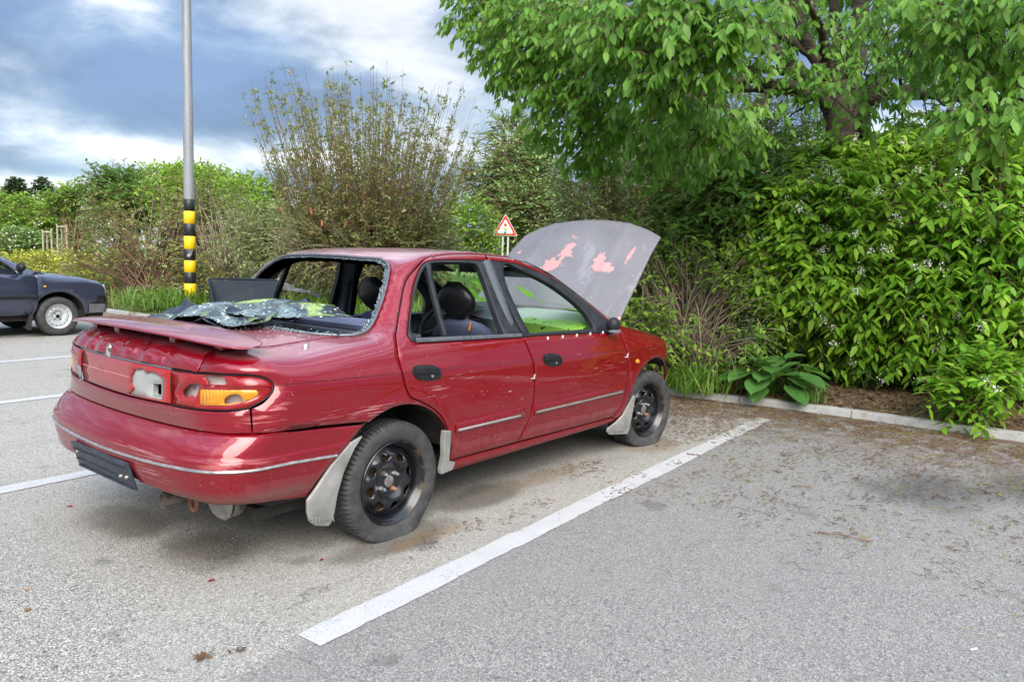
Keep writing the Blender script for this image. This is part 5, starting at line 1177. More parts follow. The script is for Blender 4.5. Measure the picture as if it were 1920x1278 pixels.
M_ROSE = leaf_mat('hedge_leaf', [(.1, (.10, .14, .03)), (.45, (.25, .28, .07)), (.75, (.40, .35, .10)), (1, (.56, .46, .18))], .55, .4)
M_PALE = leaf_mat('pale_leaf', [(.1, (.15, .28, .08)), (.5, (.29, .46, .15)), (1, (.45, .60, .24))], .6, .45)
M_BRIGHT = leaf_mat('bright_leaf', [(.1, (.12, .25, .02)), (.5, (.25, .43, .04)), (1, (.42, .56, .09))], .6, .42)
M_CONIF = leaf_mat('conifer_leaf', [(.1, (.018, .042, .022)), (1, (.05, .095, .045))], .7, .1)
M_GRASS = leaf_mat('grass_blade', [(.1, (.05, .13, .012)), (.5, (.12, .25, .025)), (1, (.24, .34, .05))], .5, .35)
M_STRAW = leaf_mat('dry_grass', [(.1, (.16, .10, .04)), (.6, (.36, .25, .11)), (1, (.52, .40, .20))], .8, .2)
M_ROT = leaf_mat('dead_leaf', [(.1, (.018, .010, .006)), (.5, (.07, .035, .016)), (.85, (.17, .085, .035)), (1, (.30, .17, .07))], .85, .1)
M_YEL = leaf_mat('yellow_bloom', [(.1, (.30, .33, .03)), (1, (.68, .62, .08))], .6, .3)
M_FLOW = flat_mat('white_petal', (.72, .70, .60), .6, nz=.15, sc=40); M_PINK = flat_mat('pink_petal', (.62, .24, .32), .6, nz=.2, sc=40)
M_TWIG = flat_mat('twig_bark', (.155, .090, .052), .85, nz=.45, sc=8); M_TWIGL = flat_mat('dry_twig', (.23, .175, .125), .9, nz=.4, sc=8)
def bark():
    t = NT('tree_bark', .9); n = t.noise(1, 6, .65, vec=t.scale((7, 7, 26))); b = t.noise(3, 5)
    c = t.ramp(n, [(.3, (.022, .015, .011)), (.55, (.062, .044, .030)), (.75, (.125, .095, .068))]); c = t.mix(t.mr(b, .55, .7, 0, .35), c, (.09, .10, .05))
    t.set('Base Color', c); t.bump(n, .9, .03); return t.m
M_BARK = bark()
def clump_noise(P, s, seed):
    r = np.random.default_rng(seed); v = 0
    for k in range(4):
        d = nrm(r.normal(size=3))*s*(1+.7*k); v = v+np.sin(P@d+r.random()*7)/(1+.5*k)
    return v/2.6
CAMV = np.array(CAM_LOC)
def volume(ells, n, rng, shell=.55, up=.35, back=.35, zmin=.08, noise=None):
    """points spread through a set of ellipsoids, denser towards their skin, with the outward direction there"""
    w = np.array([e[1][0]*e[1][1]+e[1][0]*e[1][2]+e[1][1]*e[1][2] for e in ells]); idx = rng.choice(len(ells), n, p=w/w.sum())
    d = nrm(rng.normal(size=(n, 3))); r = 1-shell*rng.random(n)**1.5
    C = np.array([e[0] for e in ells])[idx]; Rr = np.array([e[1] for e in ells])[idx]
    P = C+d*Rr*r[:, None]; O = nrm(d/Rr)
    keep = P[:, 2] > zmin
    facing = (nrm(CAMV-P)*O).sum(1); keep &= (facing > -.25) | (rng.random(n) < back)
    # inside another blob: thin out
    for c, rr in ells:
        q = (((P-np.array(c))/np.array(rr))**2).sum(1); keep &= (q > .42) | (rng.random(n) < .55)
    if noise: keep &= clump_noise(P, noise[0], noise[2]) > noise[1]
    P, O = P[keep], O[keep]; O = nrm(O+np.array([0, 0, up])); return P, O
def sprays(P, O, rng, length=(.15, .35), leaves=8, arch=.5, m=5):
    """short arching twigs starting at P; returns their lines and the leaf seats along them"""
    n = len(P); l = rng.uniform(*length, n); dirs = nrm(O+rng.normal(size=(n, 3))*.45); t = np.linspace(0, 1, m)
    Ln = P[:, None]+dirs[:, None]*(t[None, :, None]*l[:, None, None])+np.array([0, 0, -1.])*(arch*(t**2)[None, :, None]*l[:, None, None])
    k = leaves; tt = np.tile(np.linspace(.15, 1, k), (n, 1))+rng.uniform(-.05, .05, (n, k)); tt = np.clip(tt, 0, 1)
    Q = P[:, None]+dirs[:, None]*(tt*l[:, None])[..., None]+np.array([0, 0, -1.])*(arch*tt**2*l[:, None])[..., None]
    tan = nrm(dirs[:, None]+np.array([0, 0, -1.])*(2*arch*tt)[..., None])
    side = nrm(np.cross(tan, np.array([0, 0, 1.])+rng.normal(size=(n, 1, 3))*.25)); sg = np.where(np.arange(k) % 2 == 0, 1, -1)[None, :, None]
    Dl = nrm(tan*.55+side*sg*.9+rng.normal(size=(n, k, 3))*.22)
    Nl = nrm(np.cross(Dl, np.cross(np.array([0, 0, 1.]), Dl))+rng.normal(size=(n, k, 3))*.3)
    return Ln, Q.reshape(-1, 3), Dl.reshape(-1, 3), Nl.reshape(-1, 3), np.repeat(np.arange(n), k)
def bush(name, label, cat, ells, n, leaf, mat, seed, length=(.15, .35), leaves=8, arch=.5, droop=0., up=.35, width=.42, shell=.55, noise=None, stem_mat=None, stem_r=.0035, flowers=None, group=None, base=None, stems=0, back=.35, tone=.5, simple=False, zmin=.08, hang=0., stem_len=None, drop_tint=True):
    rng = np.random.default_rng(seed); ells = [(np.array(c, float), np.array(r, float)) for c, r in ells]
    c0 = np.mean([e[0] for e in ells], 0) if base is None else np.array(base, float); root = empty(name, (float(c0[0]), float(c0[1]), 0.), 0, label, cat, group); off = np.array([c0[0], c0[1], 0.])
    P, O = volume(ells, n, rng, shell, up, back, zmin, noise)
    Ln, Q, D, N, tw = sprays(P, O, rng, length, leaves, arch)
    if hang: D = nrm(D+np.array([0, 0, -hang])); 
    ctone = clump_noise(P, 2.2, seed+5)*.32
    tint = np.clip(tone+ctone[tw]+rng.normal(size=len(Q))*.13+(.10*np.linspace(-1, 1, leaves))[np.arange(len(Q)) % leaves], 0, 1)
    L = leaf*rng.uniform(.65, 1.2, len(Q))
    leaf_mesh('foliage', Q-off, D, N, L, mat, root, width, .16, droop, tint, simple)
    m = Ln.shape[1]; rad = np.linspace(1.2, .5, m)[None]*stem_r
    lines = [Ln]
    if stems:
        b = np.array([c0[0], c0[1], .05]); sp = np.mean([e[1][0] for e in ells]); S0 = b+np.c_[rng.normal(size=(stems, 2))*sp*.3, np.zeros(stems)]; pick = rng.choice(len(P), stems); E = P[pick]
        t = np.linspace(0, 1, m)[None, :, None]; mid = (S0+E)/2+np.c_[(E-S0)[:, :2]*-.18, np.abs(E-S0)[:, 2]*.18]; mid = mid+rng.normal(size=mid.shape)*.07
        SL = (1-t)**2*S0[:, None]+2*t*(1-t)*mid[:, None]+t**2*E[:, None]
        tubes_mesh('stem_cluster', SL-off, np.linspace(3.2, 1.0, m)[None]*stem_r, stem_mat or M_TWIG, root)
    tubes_mesh('twigs', Ln-off, rad, stem_mat or M_TWIG, root, 3)
    if flowers:
        fm, nf, size, cnt = flowers; pick = rng.choice(len(Ln), nf); F0 = Ln[pick, -1]
        FP = (F0[:, None]+rng.normal(size=(nf, cnt, 3))*size*1.4+np.array([0, 0, size])).reshape(-1, 3)
        FD = nrm(rng.normal(size=FP.shape)+np.array([0, 0, .8])); leaf_mesh('blossom', FP-off, FD, nrm(rng.normal(size=FP.shape)), size*rng.uniform(.7, 1.3, len(FP)), fm, root, .8, .2, 0, None, True)
    return root
def pe(px, py, D, rx, ry, rd=None):
    """ellipsoid seen at (px,py), D metres off, rx by ry pixels in the photograph and rd metres deep"""
    s = D/CAM_F; return (at(px, py, D), (rd or rx*s, rx*s, ry*s))
def build_tree():
    rng = np.random.default_rng(21)
    base = at(1582, 240, 9.3); bx, by = base[0], base[1]
    root = empty('broadleaf_tree', (bx, by, 0), 0, 'spreading tree with drooping pointed leaves, forked trunk above the flowering shrub', 'tree'); off = np.array([bx, by, 0.])
    m = MB(); fork = at(1580, 195, 9.3)
    m.tube([(bx-.05, by, 0), (bx, by+.03, 1.2), (base[0], base[1], base[2]-.35), base, fork, fork+np.array([0, 0, .25])], [.27, .215, .20, .215, .25, .20], 14)
    limbs = [  # points: pixel bearing and distance; radius start/end
        ([(1565, 200, 9.3), (1520, 172, 8.9), (1470, 158, 8.3), (1405, 150, 7.6), (1345, 152, 7.0)], .10, .03),
        ([(1565, 195, 9.3), (1500, 140, 8.8), (1450, 95, 8.2), (1410, 60, 7.6), (1370, 35, 7)], .11, .035),
        ([(1572, 185, 9.3), (1530, 110, 9.3), (1500, 50, 9.2), (1478, -20, 9.1), (1450, -120, 9)], .10, .05),
        ([(1578, 180, 9.3), (1572, 90, 9.6), (1562, 10, 9.8), (1555, -90, 10)], .085, .05),
        ([(1590, 180, 9.3), (1602, 100, 9.3), (1615, 20, 9.3), (1640, -90, 9.3)], .15, .09),
        ([(1600, 190, 9.3), (1665, 140, 9.0), (1712, 95, 8.7), (1745, 35, 8.4), (1790, -30, 8.2)], .11, .05),
        ([(1600, 200, 9.3), (1680, 170, 8.8), (1755, 178, 8.2), (1830, 190, 7.6), (1905, 202, 7.0)], .09, .03),
        ([(1605, 185, 9.3), (1690, 120, 9.3), (1770, 85, 9.2), (1860, 50, 9)], .09, .03),
        ([(1520, 172, 8.9), (1450, 172, 8.3), (1380, 168, 7.8), (1300, 175, 7.6), (1230, 190, 7.6)], .05, .02),
        ([(1500, 140, 8.8), (1430, 130, 8.6), (1340, 120, 8.4), (1240, 105, 8.2), (1120, 90, 8.0), (1000, 80, 8)], .06, .015),
        ([(1405, 150, 7.6), (1330, 170, 7.5), (1260, 215, 7.6), (1180, 240, 7.8), (1090, 250, 8)], .035, .012),
        ([(1450, 95, 8.2), (1350, 60, 7.7), (1250, 45, 7.3), (1150, 60, 7.2), (1050, 75, 7.6)], .045, .012),
        ([(1530, 110, 9.3), (1430, 40, 9.2), (1300, 10, 9.0), (1150, 0, 8.8), (1000, 20, 8.8)], .05, .015),
        ([(1755, 178, 8.2), (1790, 215, 7.6), (1815, 230, 7.0), (1850, 225, 6.2), (1880, 230, 5.4)], .035, .012),
        ([(1545, 150, 9.2), (1548, 90, 8.6), (1530, 30, 8.0), (1500, -40, 7.4)], .055, .03),
        ([(1560, 190, 9.3), (1556, 120, 8.9), (1545, 60, 8.6), (1520, 0, 8.3)], .05, .03),
        ([(1665, 140, 9.0), (1640, 70, 8.6), (1650, 10, 8.2), (1670, -60, 7.8)], .05, .03),
        ([(1712, 95, 8.7), (1770, 100, 8.0), (1830, 90, 7.2), (1890, 70, 6.2)], .04, .015),
        ([(1345, 152, 7.0), (1310, 120, 6.4), (1270, 95, 5.9), (1230, 80, 5.7)], .025, .01),
        ([(1370, 35, 7), (1330, 45, 6.3), (1290, 70, 5.8)], .03, .01), ([(1680, 170, 8.8), (1640, 165, 7.6), (1620, 140, 6.8)], .03, .01)]
    allq = []
    for pts, r0, r1 in limbs:
        q = np.array([at(*p) for p in pts]); t = np.linspace(0, 1, len(q)); tt = np.linspace(0, 1, 4*len(q)); qq = np.c_[[np.interp(tt, t, q[:, i]) for i in range(3)]].T
        for _ in range(2): qq[1:-1] = (qq[:-2]+2*qq[1:-1]+qq[2:])/4
        qq[1:-1] += rng.normal(size=qq[1:-1].shape)*.018; allq.append(np.c_[qq, np.linspace(r0, r1, len(qq))]); m.tube(qq, list(np.linspace(r0, r1, len(qq))), 8)
    cl = [(905, 15, 8.6, .42), (935, 70, 8.5, .40), (925, -40, 8.6, .5), (985, 30, 8.2, .55), (975, 120, 8.3, .40), (1010, 90, 8.0, .5), (1030, 165, 8.1, .42), (1060, 20, 7.8, .6), (1070, 120, 7.6, .5), (1055, 230, 8.2, .36), (1100, 190, 7.7, .48), (1115, 265, 8.1, .34), (1130, 60, 7.3, .6), (1160, 150, 7.2, .48), (1175, 235, 7.6, .42), (1150, 300, 8.2, .30), (1190, 110, 6.4, .36), (1225, 55, 6.1, .40), (1180, 20, 6.6, .5), (1265, 120, 5.8, .36), (1290, 60, 5.7, .42), (1345, 75, 5.7, .36), (1310, 115, 5.6, .26), (1235, 175, 6.3, .32), (1290, 175, 6.2, .32), (1240, 250, 7.2, .40), (1310, 245, 6.8, .34), (1370, 210, 6.6, .32), (1400, 255, 7.0, .32), (1340, 290, 7.5, .32), (1270, 290, 7.8, .35), (1375, 20, 5.6, .36), (1260, 0, 5.8, .45), (1420, 10, 6.5, .28), (1445, 205, 7.4, .2), 
          (1610, 140, 7.0, .20), (1655, 120, 6.9, .18), (1630, 190, 7.2, .15), (1525, 190, 7.6, .18), (1580, 170, 7.4, .16), (1605, 222, 7.3, .15), (1555, 130, 7.6, .20), (1655, 60, 7.4, .24), (1598, 75, 7.8, .22), (1480, 165, 7.7, .18), (1440, 60, 7.4, .28), (1480, 110, 8.0, .22), (1405, 120, 7.6, .22), (1530, 40, 8.2, .24), (1690, 25, 6.2, .30), (1740, 20, 5.8, .40), (1800, 40, 5.6, .40), (1850, 20, 5.3, .42), (1905, 50, 5.1, .42), (1760, 120, 6.3, .28), (1815, 110, 5.9, .30), (1880, 130, 5.3, .30), (1850, 225, 5.1, .26), (1900, 245, 4.9, .28), (1815, 200, 5.6, .22), (1920, 180, 5.0, .3), (1715, 150, 7, .25), (1770, 60, 8.5, .5), (1700, 70, 10.4, .4), (1740, 225, 9.8, .4), (1700, 255, 10.2, .35), (1820, 250, 9.8, .6), (1880, 290, 9.5, .6), (1900, 120, 9.5, .6), (1820, 130, 10.4, .5), (1450, 250, 10.4, .35), (1500, 60, 11, .35), (1360, 60, 10.2, .4), (1280, 20, 9.6, .6), (1180, 60, 9.4, .6), (1600, -60, 10, .6), (1300, 200, 9.8, .45), (1210, 200, 9.4, .45), (1090, 70, 9.3, .6)]
    NCL = len(cl)
    # the crown goes on above the picture: it shades what stands below and shows in the paint
    for k in range(46):
        a = rng.uniform(0, 6.28); rr = 4.8*math.sqrt(rng.random()); q = fork+np.array([rr*math.cos(a), rr*math.sin(a), 1.6+1.6*rng.random()+.8*(1-rr/4.8)]); cl.append((q, .75))
    ells = []
    for c in cl:
        if len(c) == 4: ells.append((at(*c[:3]), (c[3], c[3], c[3]*.62)))
        else: ells.append((c[0], (c[1], c[1], c[1]*.7)))
    A = np.concatenate(allq)
    for i_, e in enumerate(ells):
        if i_ >= NCL: continue
        c = np.array(e[0]); d = np.linalg.norm(A[:, :3]-c, axis=1); k = int(np.argmin(d+.25*np.linalg.norm(A[:, :3]-c, axis=1)*(np.linalg.norm(A[:, :3]-fork, axis=1) > np.linalg.norm(c-fork)))); p0 = A[k, :3]; l = np.linalg.norm(c-p0)
        if l < .12 or l > 3.2: continue
        t = np.linspace(0, 1, 9)[:, None]; mid = (p0+c)/2+rng.normal(size=3)*.10*l+np.array([0, 0, .10*l]); q = (1-t)**2*p0+2*t*(1-t)*mid+t**2*c; q[1:-1] += rng.normal(size=(7, 3))*.012; r0 = min(A[k, 3]*.7, .012+.011*l); m.tube(q, list(np.linspace(r0, .005, 9)), 6)
        for _ in range(3):
            j = rng.integers(3, 9); v = nrm(rng.normal(size=3)+np.array([0, 0, -.2])+nrm(c-fork)*.6); q2 = q[j]+np.linspace(0, 1, 6)[:, None]*v*rng.uniform(.2, .55); q2[1:] += rng.normal(size=(5, 3))*.015; m.tube(q2, list(np.linspace(.008, .0035, 6)), 5)
    m.V = [tuple(np.array(v)-off) for v in m.V]; trunk = m.build('trunk', M_BARK, root, sharp=0)
    h = MB(); hc = at(1622, 232, 9.05)-off; h.sphere(hc, (.10, .07, .20), 12, 8); h.build('trunk_hollow', flat_mat('rotten_wood', (.02, .015, .011), .95, nz=.6, sc=30, bump=.6), trunk)
    P = []; O = []
    for i_, e in enumerate(ells):
        if i_ >= NCL and (e[0][0] < fork[0]-2.2 or e[0][1] < fork[1]-2.6): continue
        k = int((50 if i_ < NCL else 26)*(e[1][0]/.4)**2); d = nrm(rng.normal(size=(k, 3))); r = rng.random(k)**.45; P.append(e[0]+d*np.array(e[1])*r[:, None]); O.append(nrm(d*.6+nrm(e[0]-fork)*.8+np.array([0, 0, .1])))
    P = np.concatenate(P); O = np.concatenate(O)
    O = nrm(O*np.array([1, 1, .35])+np.array([0, 0, -.05]))
    Ln, Q, D, N, tw = sprays(P, O, rng, (.14, .32), 8, .30)
    tn = nrm(Ln[:, -1]-Ln[:, 0])[tw]; D = nrm(D*.8+tn*.25+np.array([0, 0, -.95])+rng.normal(size=D.shape)*.16); N = nrm(np.cross(np.cross(D, np.array([0, 0, 1.])+rng.normal(size=D.shape)*.25), D)+rng.normal(size=D.shape)*.2)
    tint = np.clip(.44+clump_noise(P, 1.5, 5)[tw]*.24+rng.normal(size=len(Q))*.17, 0, 1)
    leaf_mesh('crown', Q-off, D, N, .108*rng.uniform(.5, 1.25, len(Q)), M_TREE, root, .42, .2, .06, tint)
    tubes_mesh('twigs', Ln-off, np.linspace(1.2, .5, 5)[None]*.0035, M_TWIG, root, 3)
build_tree()
DEUT = [pe(1700, 420, 7.9, 230, 120, .9), pe(1860, 400, 7.5, 150, 160, .9), pe(1560, 410, 8.2, 150, 100, .7), pe(1510, 520, 7.8, 100, 90, .45), pe(1640, 535, 7.6, 150, 105, .5), pe(1800, 545, 7.25, 150, 112, .5), pe(1900, 620, 6.8, 80, 65, .35), pe(1570, 622, 7.8, 85, 55, .32), pe(1700, 635, 7.45, 100, 52, .32), pe(1470, 430, 8.4, 75, 75, .5), pe(1640, 330, 8.6, 150, 60, .6), pe(1790, 320, 8.4, 150, 60, .6)]
bush('flowering_shrub', 'large bright green shrub with small white flower clusters filling the bed', 'shrub', DEUT, 9000, .108, M_DEUT, 3, (.14, .34), 7, .35, droop=.22, up=.25, width=.46, shell=.62, hang=.45, noise=(2.6, -.42, 9), stems=320, stem_r=.0045, flowers=(M_FLOW, 280, .017, 30), tone=.66, base=(6.2, -2.4, 0))
bush('flowering_shrub', 'low green sprig with white flowers hanging over the kerb edge', 'shrub', [pe(1815, 728, 6.25, 42, 34, .2), pe(1850, 695, 6.3, 32, 32, .2)], 240, .10, M_DEUT, 31, (.14, .30), 7, .35, .22, .45, .46, stem_r=.004, stems=14, flowers=(M_FLOW, 8, .013, 26), tone=.55)
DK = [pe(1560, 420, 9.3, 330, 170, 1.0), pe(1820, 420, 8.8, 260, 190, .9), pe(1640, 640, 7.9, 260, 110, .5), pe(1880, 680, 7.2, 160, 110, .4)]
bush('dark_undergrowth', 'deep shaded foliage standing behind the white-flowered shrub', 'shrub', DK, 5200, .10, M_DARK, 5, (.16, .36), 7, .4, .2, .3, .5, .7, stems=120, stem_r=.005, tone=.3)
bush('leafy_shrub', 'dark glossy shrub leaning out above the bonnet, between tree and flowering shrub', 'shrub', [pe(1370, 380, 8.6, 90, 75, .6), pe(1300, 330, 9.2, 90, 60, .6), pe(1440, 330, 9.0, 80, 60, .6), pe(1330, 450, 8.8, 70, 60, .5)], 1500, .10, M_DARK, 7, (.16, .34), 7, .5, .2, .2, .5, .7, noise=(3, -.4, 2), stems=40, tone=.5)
bush('twiggy_shrub', 'low tangle of brown stems with small green leaves and pink flowers beyond the bonnet', 'shrub', [pe(1270, 560, 7.9, 110, 90, .6), pe(1350, 600, 7.6, 90, 80, .5), pe(1240, 470, 8.6, 90, 60, .6), pe(1220, 620, 7.6, 70, 50, .4), pe(1380, 520, 8.0, 70, 70, .5)], 2600, .066, M_BRIGHT, 11, (.12, .3), 7, .4, .15, .4, .45, .7, noise=(3.4, -.25, 4), stem_mat=M_TWIGL, stem_r=.004, stems=420, flowers=(M_PINK, 24, .010, 9), tone=.35)
bush('olive_shrub', 'tall olive-brown shrub with narrow leaves rising behind the raised bonnet', 'shrub', [pe(1165, 375, 11.0, 105, 85, 1.0), pe(1110, 345, 11.5, 50, 80, .8), pe(1230, 330, 10.6, 120, 90, .9), pe(1330, 250, 10.8, 120, 80, .9), pe(1205, 435, 10.0, 110, 65, .8), pe(1290, 420, 9.6, 90, 80, .7), pe(1450, 260, 11, 100, 70, .8)], 5200, .085, M_OLIVE, 13, (.16, .42), 9, .25, .1, .5, .30, .75, noise=(2.4, -.35, 6), stem_mat=M_TWIG, stem_r=.0045, stems=300, tone=.5)
# tall twiggy bush whose bare shoots stand up against the sky
def shoot_bush():
    rng = np.random.default_rng(17); c = at(690, 520, 12.6); root = empty('twiggy_bush', (float(c[0]), float(c[1]), 0), 0, 'big rounded bush of bare upright shoots with sparse leaves, just behind the car roof', 'bush'); off = np.array([c[0], c[1], 0.])
    n = 500; a = rng.uniform(0, 2*math.pi, n); sp = rng.random(n)**.6; S0 = np.array([c[0], c[1], .3])+np.c_[np.cos(a)*sp*.4, np.sin(a)*sp*.4, 0*a]
    el = R(90)-sp*R(35); l = (3.70-.70*sp**2)*rng.uniform(.70, 1.0, n); d = np.c_[np.cos(a)*np.cos(el), np.sin(a)*np.cos(el), np.sin(el)]
    t = np.linspace(0, 1, 9); up = np.array([0, 0, 1.])
    Ln = S0[:, None]+d[:, None]*(t[None, :, None]*l[:, None, None])+up*((t**2)[None, :, None]*(sp*.30*l)[:, None, None])
    Ln[:, 1:] += np.cumsum(rng.normal(size=(n, 8, 3))*.022, 1); tubes_mesh('shoots', Ln-off, np.linspace(1.0, .20, 9)[None]*.0105, M_TWIG, root, 4)
    # side twigs
    k = 10; ii = np.repeat(np.arange(n), k); tt = rng.uniform(.30, 1.0, n*k); i0 = (tt*8).astype(int); fr = tt*8-i0; B0 = Ln[ii, i0]*(1-fr)[:, None]+Ln[ii, np.minimum(i0+1, 8)]*fr[:, None]; tan = nrm(Ln[ii, np.minimum(i0+1, 8)]-Ln[ii, i0])
    td = nrm(tan+rng.normal(size=tan.shape)*.55); tl = rng.uniform(.2, .75, len(ii))*(1.1-tt); t5 = np.linspace(0, 1, 5); TL = B0[:, None]+td[:, None]*(t5[None, :, None]*tl[:, None, None]); TL[:, 1:] += rng.normal(size=(len(ii), 4, 3))*.010; tubes_mesh('twigs', TL-off, np.linspace(1, .5, 5)[None]*.0042, M_TWIG, root, 3)
    kk = 7; Q = (TL[:, :, :].repeat(2, 1)[:, :kk]+rng.normal(size=(len(ii), kk, 3))*.015).reshape(-1, 3); hgt = np.repeat(tt, kk); keep = rng.random(len(Q)) < np.clip(1.10-.45*hgt, .55, 1); Q = Q[keep]; D = nrm(rng.normal(size=Q.shape)+np.array([0, 0, .35])); N = nrm(rng.normal(size=Q.shape)+np.array([0, 0, .6]))
    leaf_mesh('foliage', Q-off, D, N, .072*rng.uniform(.6, 1.2, len(Q)), M_TWIGGY, root, .33, .2, .1, np.clip(.5+rng.normal(size=len(Q))*.22, 0, 1))
    e = [(np.array([c[0], c[1], 1.45]), (1.45, 1.45, .75))]; P, O = volume(e, 3000, rng, .8, .5, .5); L2, Q, D, N, tw = sprays(P, O, rng, (.2, .5), 8, .15)
    leaf_mesh('lower_foliage', Q-off, D, N, .080*rng.uniform(.6, 1.2, len(Q)), M_TWIGGY, root, .34, .2, .1, np.clip(.48+rng.normal(size=len(Q))*.2, 0, 1)); tubes_mesh('lower_twigs', L2-off, np.linspace(1.2, .5, 5)[None]*.006, M_TWIGL, root, 3)
    dl = P[rng.choice(len(P), 170)]; leaf_mesh('withered_leaves', dl+np.array([0, 0, .5])-off, nrm(rng.normal(size=dl.shape)+np.array([0, 0, -1.])), nrm(rng.normal(size=dl.shape)), .10*rng.uniform(.6, 1.2, len(dl)), flat_mat('withered_leaf', (.30, .10, .04), .7, nz=.3, sc=20), root, .4)
shoot_bush()
bush('hedge_bush', 'broad brownish hedge bush with cream flowers, left of the striped pole', 'bush', [pe(250, 490, 17.0, 110, 110, 1.3), pe(330, 440, 17.6, 90, 100, 1.2), pe(190, 530, 15.5, 60, 55, .7), pe(270, 565, 15.2, 85, 40, .6), pe(330, 575, 14.9, 60, 30, .5), pe(340, 530, 16, 70, 70, .8)], 4200, .10, M_ROSE, 23, (.2, .6), 8, .45, .1, .4, .42, .7, noise=(1.8, -.28, 3), stem_mat=M_TWIG, stem_r=.006, stems=380, flowers=(M_FLOW, 130, .022, 5), tone=.48, simple=True)
bush('hedge_bush', 'brownish hedge bush with arching dry stems, right of the striped pole', 'bush', [pe(430, 500, 16.2, 75, 95, 1.0), pe(390, 420, 18.0, 70, 80, 1.0), pe(470, 470, 15.8, 55, 80, .8), pe(410, 570, 15.3, 60, 40, .6)], 3000, .10, M_ROSE, 29, (.2, .6), 8, .45, .1, .4, .42, .7, noise=(1.8, -.28, 8), stem_mat=M_TWIGL, stem_r=.006, stems=380, flowers=(M_FLOW, 70, .022, 5), tone=.42, simple=True)
bush('bramble_bush', 'grey-green bramble bush reaching from the hedge to the twiggy bush', 'bush', [pe(540, 470, 14.5, 70, 70, .9), pe(555, 425, 15.2, 60, 50, .9), pe(500, 430, 14.8, 50, 45, .8)], 2200, .09, M_OLIVE, 37, (.2, .5), 8, .35, .1, .4, .36, .7, noise=(2., -.45, 3), stem_mat=M_TWIGL, stem_r=.005, stems=160, tone=.58)
bush('green_shrub', 'bright green shrub behind the hedge on the right of the pole', 'shrub', [pe(450, 395, 22, 70, 55, 1.4), pe(400, 370, 24, 60, 45, 1.4), pe(350, 360, 24, 50, 45, 1.4)], 2200, .15, M_BRIGHT, 41, (.2, .5), 7, .3, .1, .4, .45, .7, noise=(1.4, -.5, 5), stem_r=.006, tone=.6, simple=True)
bush('green_shrub', 'yellow-green shrub behind the car roof, left of the warning sign', 'shrub', [pe(872, 425, 18, 40, 50, .8), pe(880, 455, 18, 25, 34, .5), pe(840, 440, 18, 35, 45, .8), pe(960, 455, 28, 50, 40, 1.)], 2300, .13, M_BRIGHT, 43, (.2, .5), 7, .3, .1, .4, .45, .7, noise=(1.4, -.5, 6), stem_r=.006, tone=.55, simple=True)
def far_tree(label, ells, n, leaf, mat, seed, trunk=None, cat='tree', tone=.5, noise=(.6, -.45, 3), name='background_tree', group='trees in the distance', fl=None, sl=(.5, 1.2)):
    r = bush(name, label, cat, ells, n, leaf, mat, seed, sl, 7, .3, .1, .35, .55, .75, noise=noise, stem_r=.02, tone=tone, simple=True, group=group, flowers=fl, stems=24)
    c = r.location; h = max(e[0][2] for e in ells); m = MB(); m.tube([(0, 0, 0), (.1, 0, h*.5), (0, .1, h)], [.22, .16, .06], 8); m.build('trunk', M_BARK, r); return r
far_tree('pale grey-green tree rising behind the warning sign', [pe(935, 330, 30, 42, 55, 1.6), pe(965, 270, 31, 28, 50, 1.2), pe(985, 330, 29, 45, 70, 1.6), pe(925, 400, 29, 40, 45, 1.4), pe(990, 400, 28, 50, 50, 1.5)], 4600, .17, M_PALE, 51, tone=.62, noise=(1.1, -.4, 3))
far_tree('round dark green tree above the hedge, left of the pole', [pe(225, 358, 34, 32, 30, 1.3), pe(240, 385, 33, 35, 25, 1.2)], 1300, .22, M_DARK, 53, tone=.75)
far_tree('dark pine furthest left on the skyline', [pe(30, 350, 62, 8, 12, .5), pe(30, 362, 62, 17, 9, .9), pe(28, 376, 62, 24, 10, 1.2)], 1500, .30, M_CONIF, 55, sl=(.25, .55))
far_tree('dark pointed pine on the skyline, right of the furthest left one', [pe(82, 350, 62, 7, 13, .5), pe(82, 364, 62, 14, 9, .8), pe(84, 380, 62, 22, 11, 1.2)], 1500, .30, M_CONIF, 57, sl=(.25, .55))
far_tree('large light green tree mass behind the blue car', [pe(25, 425, 42, 60, 50, 2.5), pe(75, 440, 41, 40, 55, 2.), pe(20, 465, 40, 60, 40, 2)], 3600, .26, M_BRIGHT, 59, tone=.45, fl=(M_FLOW, 60, .12, 6))
far_tree('young elder with cream flowers beside the tree stakes', [pe(110, 420, 44, 30, 40, 1.6), pe(60, 470, 38, 40, 30, 1.5)], 1700, .24, M_PALE, 61, tone=.6, fl=(M_FLOW, 60, .10, 6))
far_tree('mid green tree between the stakes and the hedge', [pe(160, 395, 38, 32, 36, 1.6), pe(145, 440, 36, 35, 40, 1.4)], 2100, .24, M_BRIGHT, 63, tone=.3)
far_tree('light green tree showing right behind the striped pole', [pe(320, 360, 40, 40, 36, 2), pe(370, 350, 40, 32, 30, 2), pe(470, 380, 38, 45, 35, 2)], 2400, .26, M_BRIGHT, 65, tone=.62)
far_tree('dense trees closing the view behind the olive shrub', [pe(1150, 410, 24, 105, 80, 1.5), pe(1300, 380, 22, 180, 120, 1.5), pe(1500, 400, 20, 200, 140, 1.5), pe(1800, 400, 18, 260, 160, 1.5)], 5200, .22, M_PALE, 67, tone=.42, noise=(.8, -.3, 3))
bush('yellow_bush', 'low yellow-flowered bush by the nose of the blue car', 'bush', [pe(110, 505, 20, 50, 22, .8), pe(165, 510, 18.5, 30, 30, .7), pe(60, 498, 22, 50, 14, .8)], 1500, .10, M_YEL, 71, (.2, .4), 7, .2, .1, .5, .5, .8, stem_r=.004, tone=.5, simple=True)

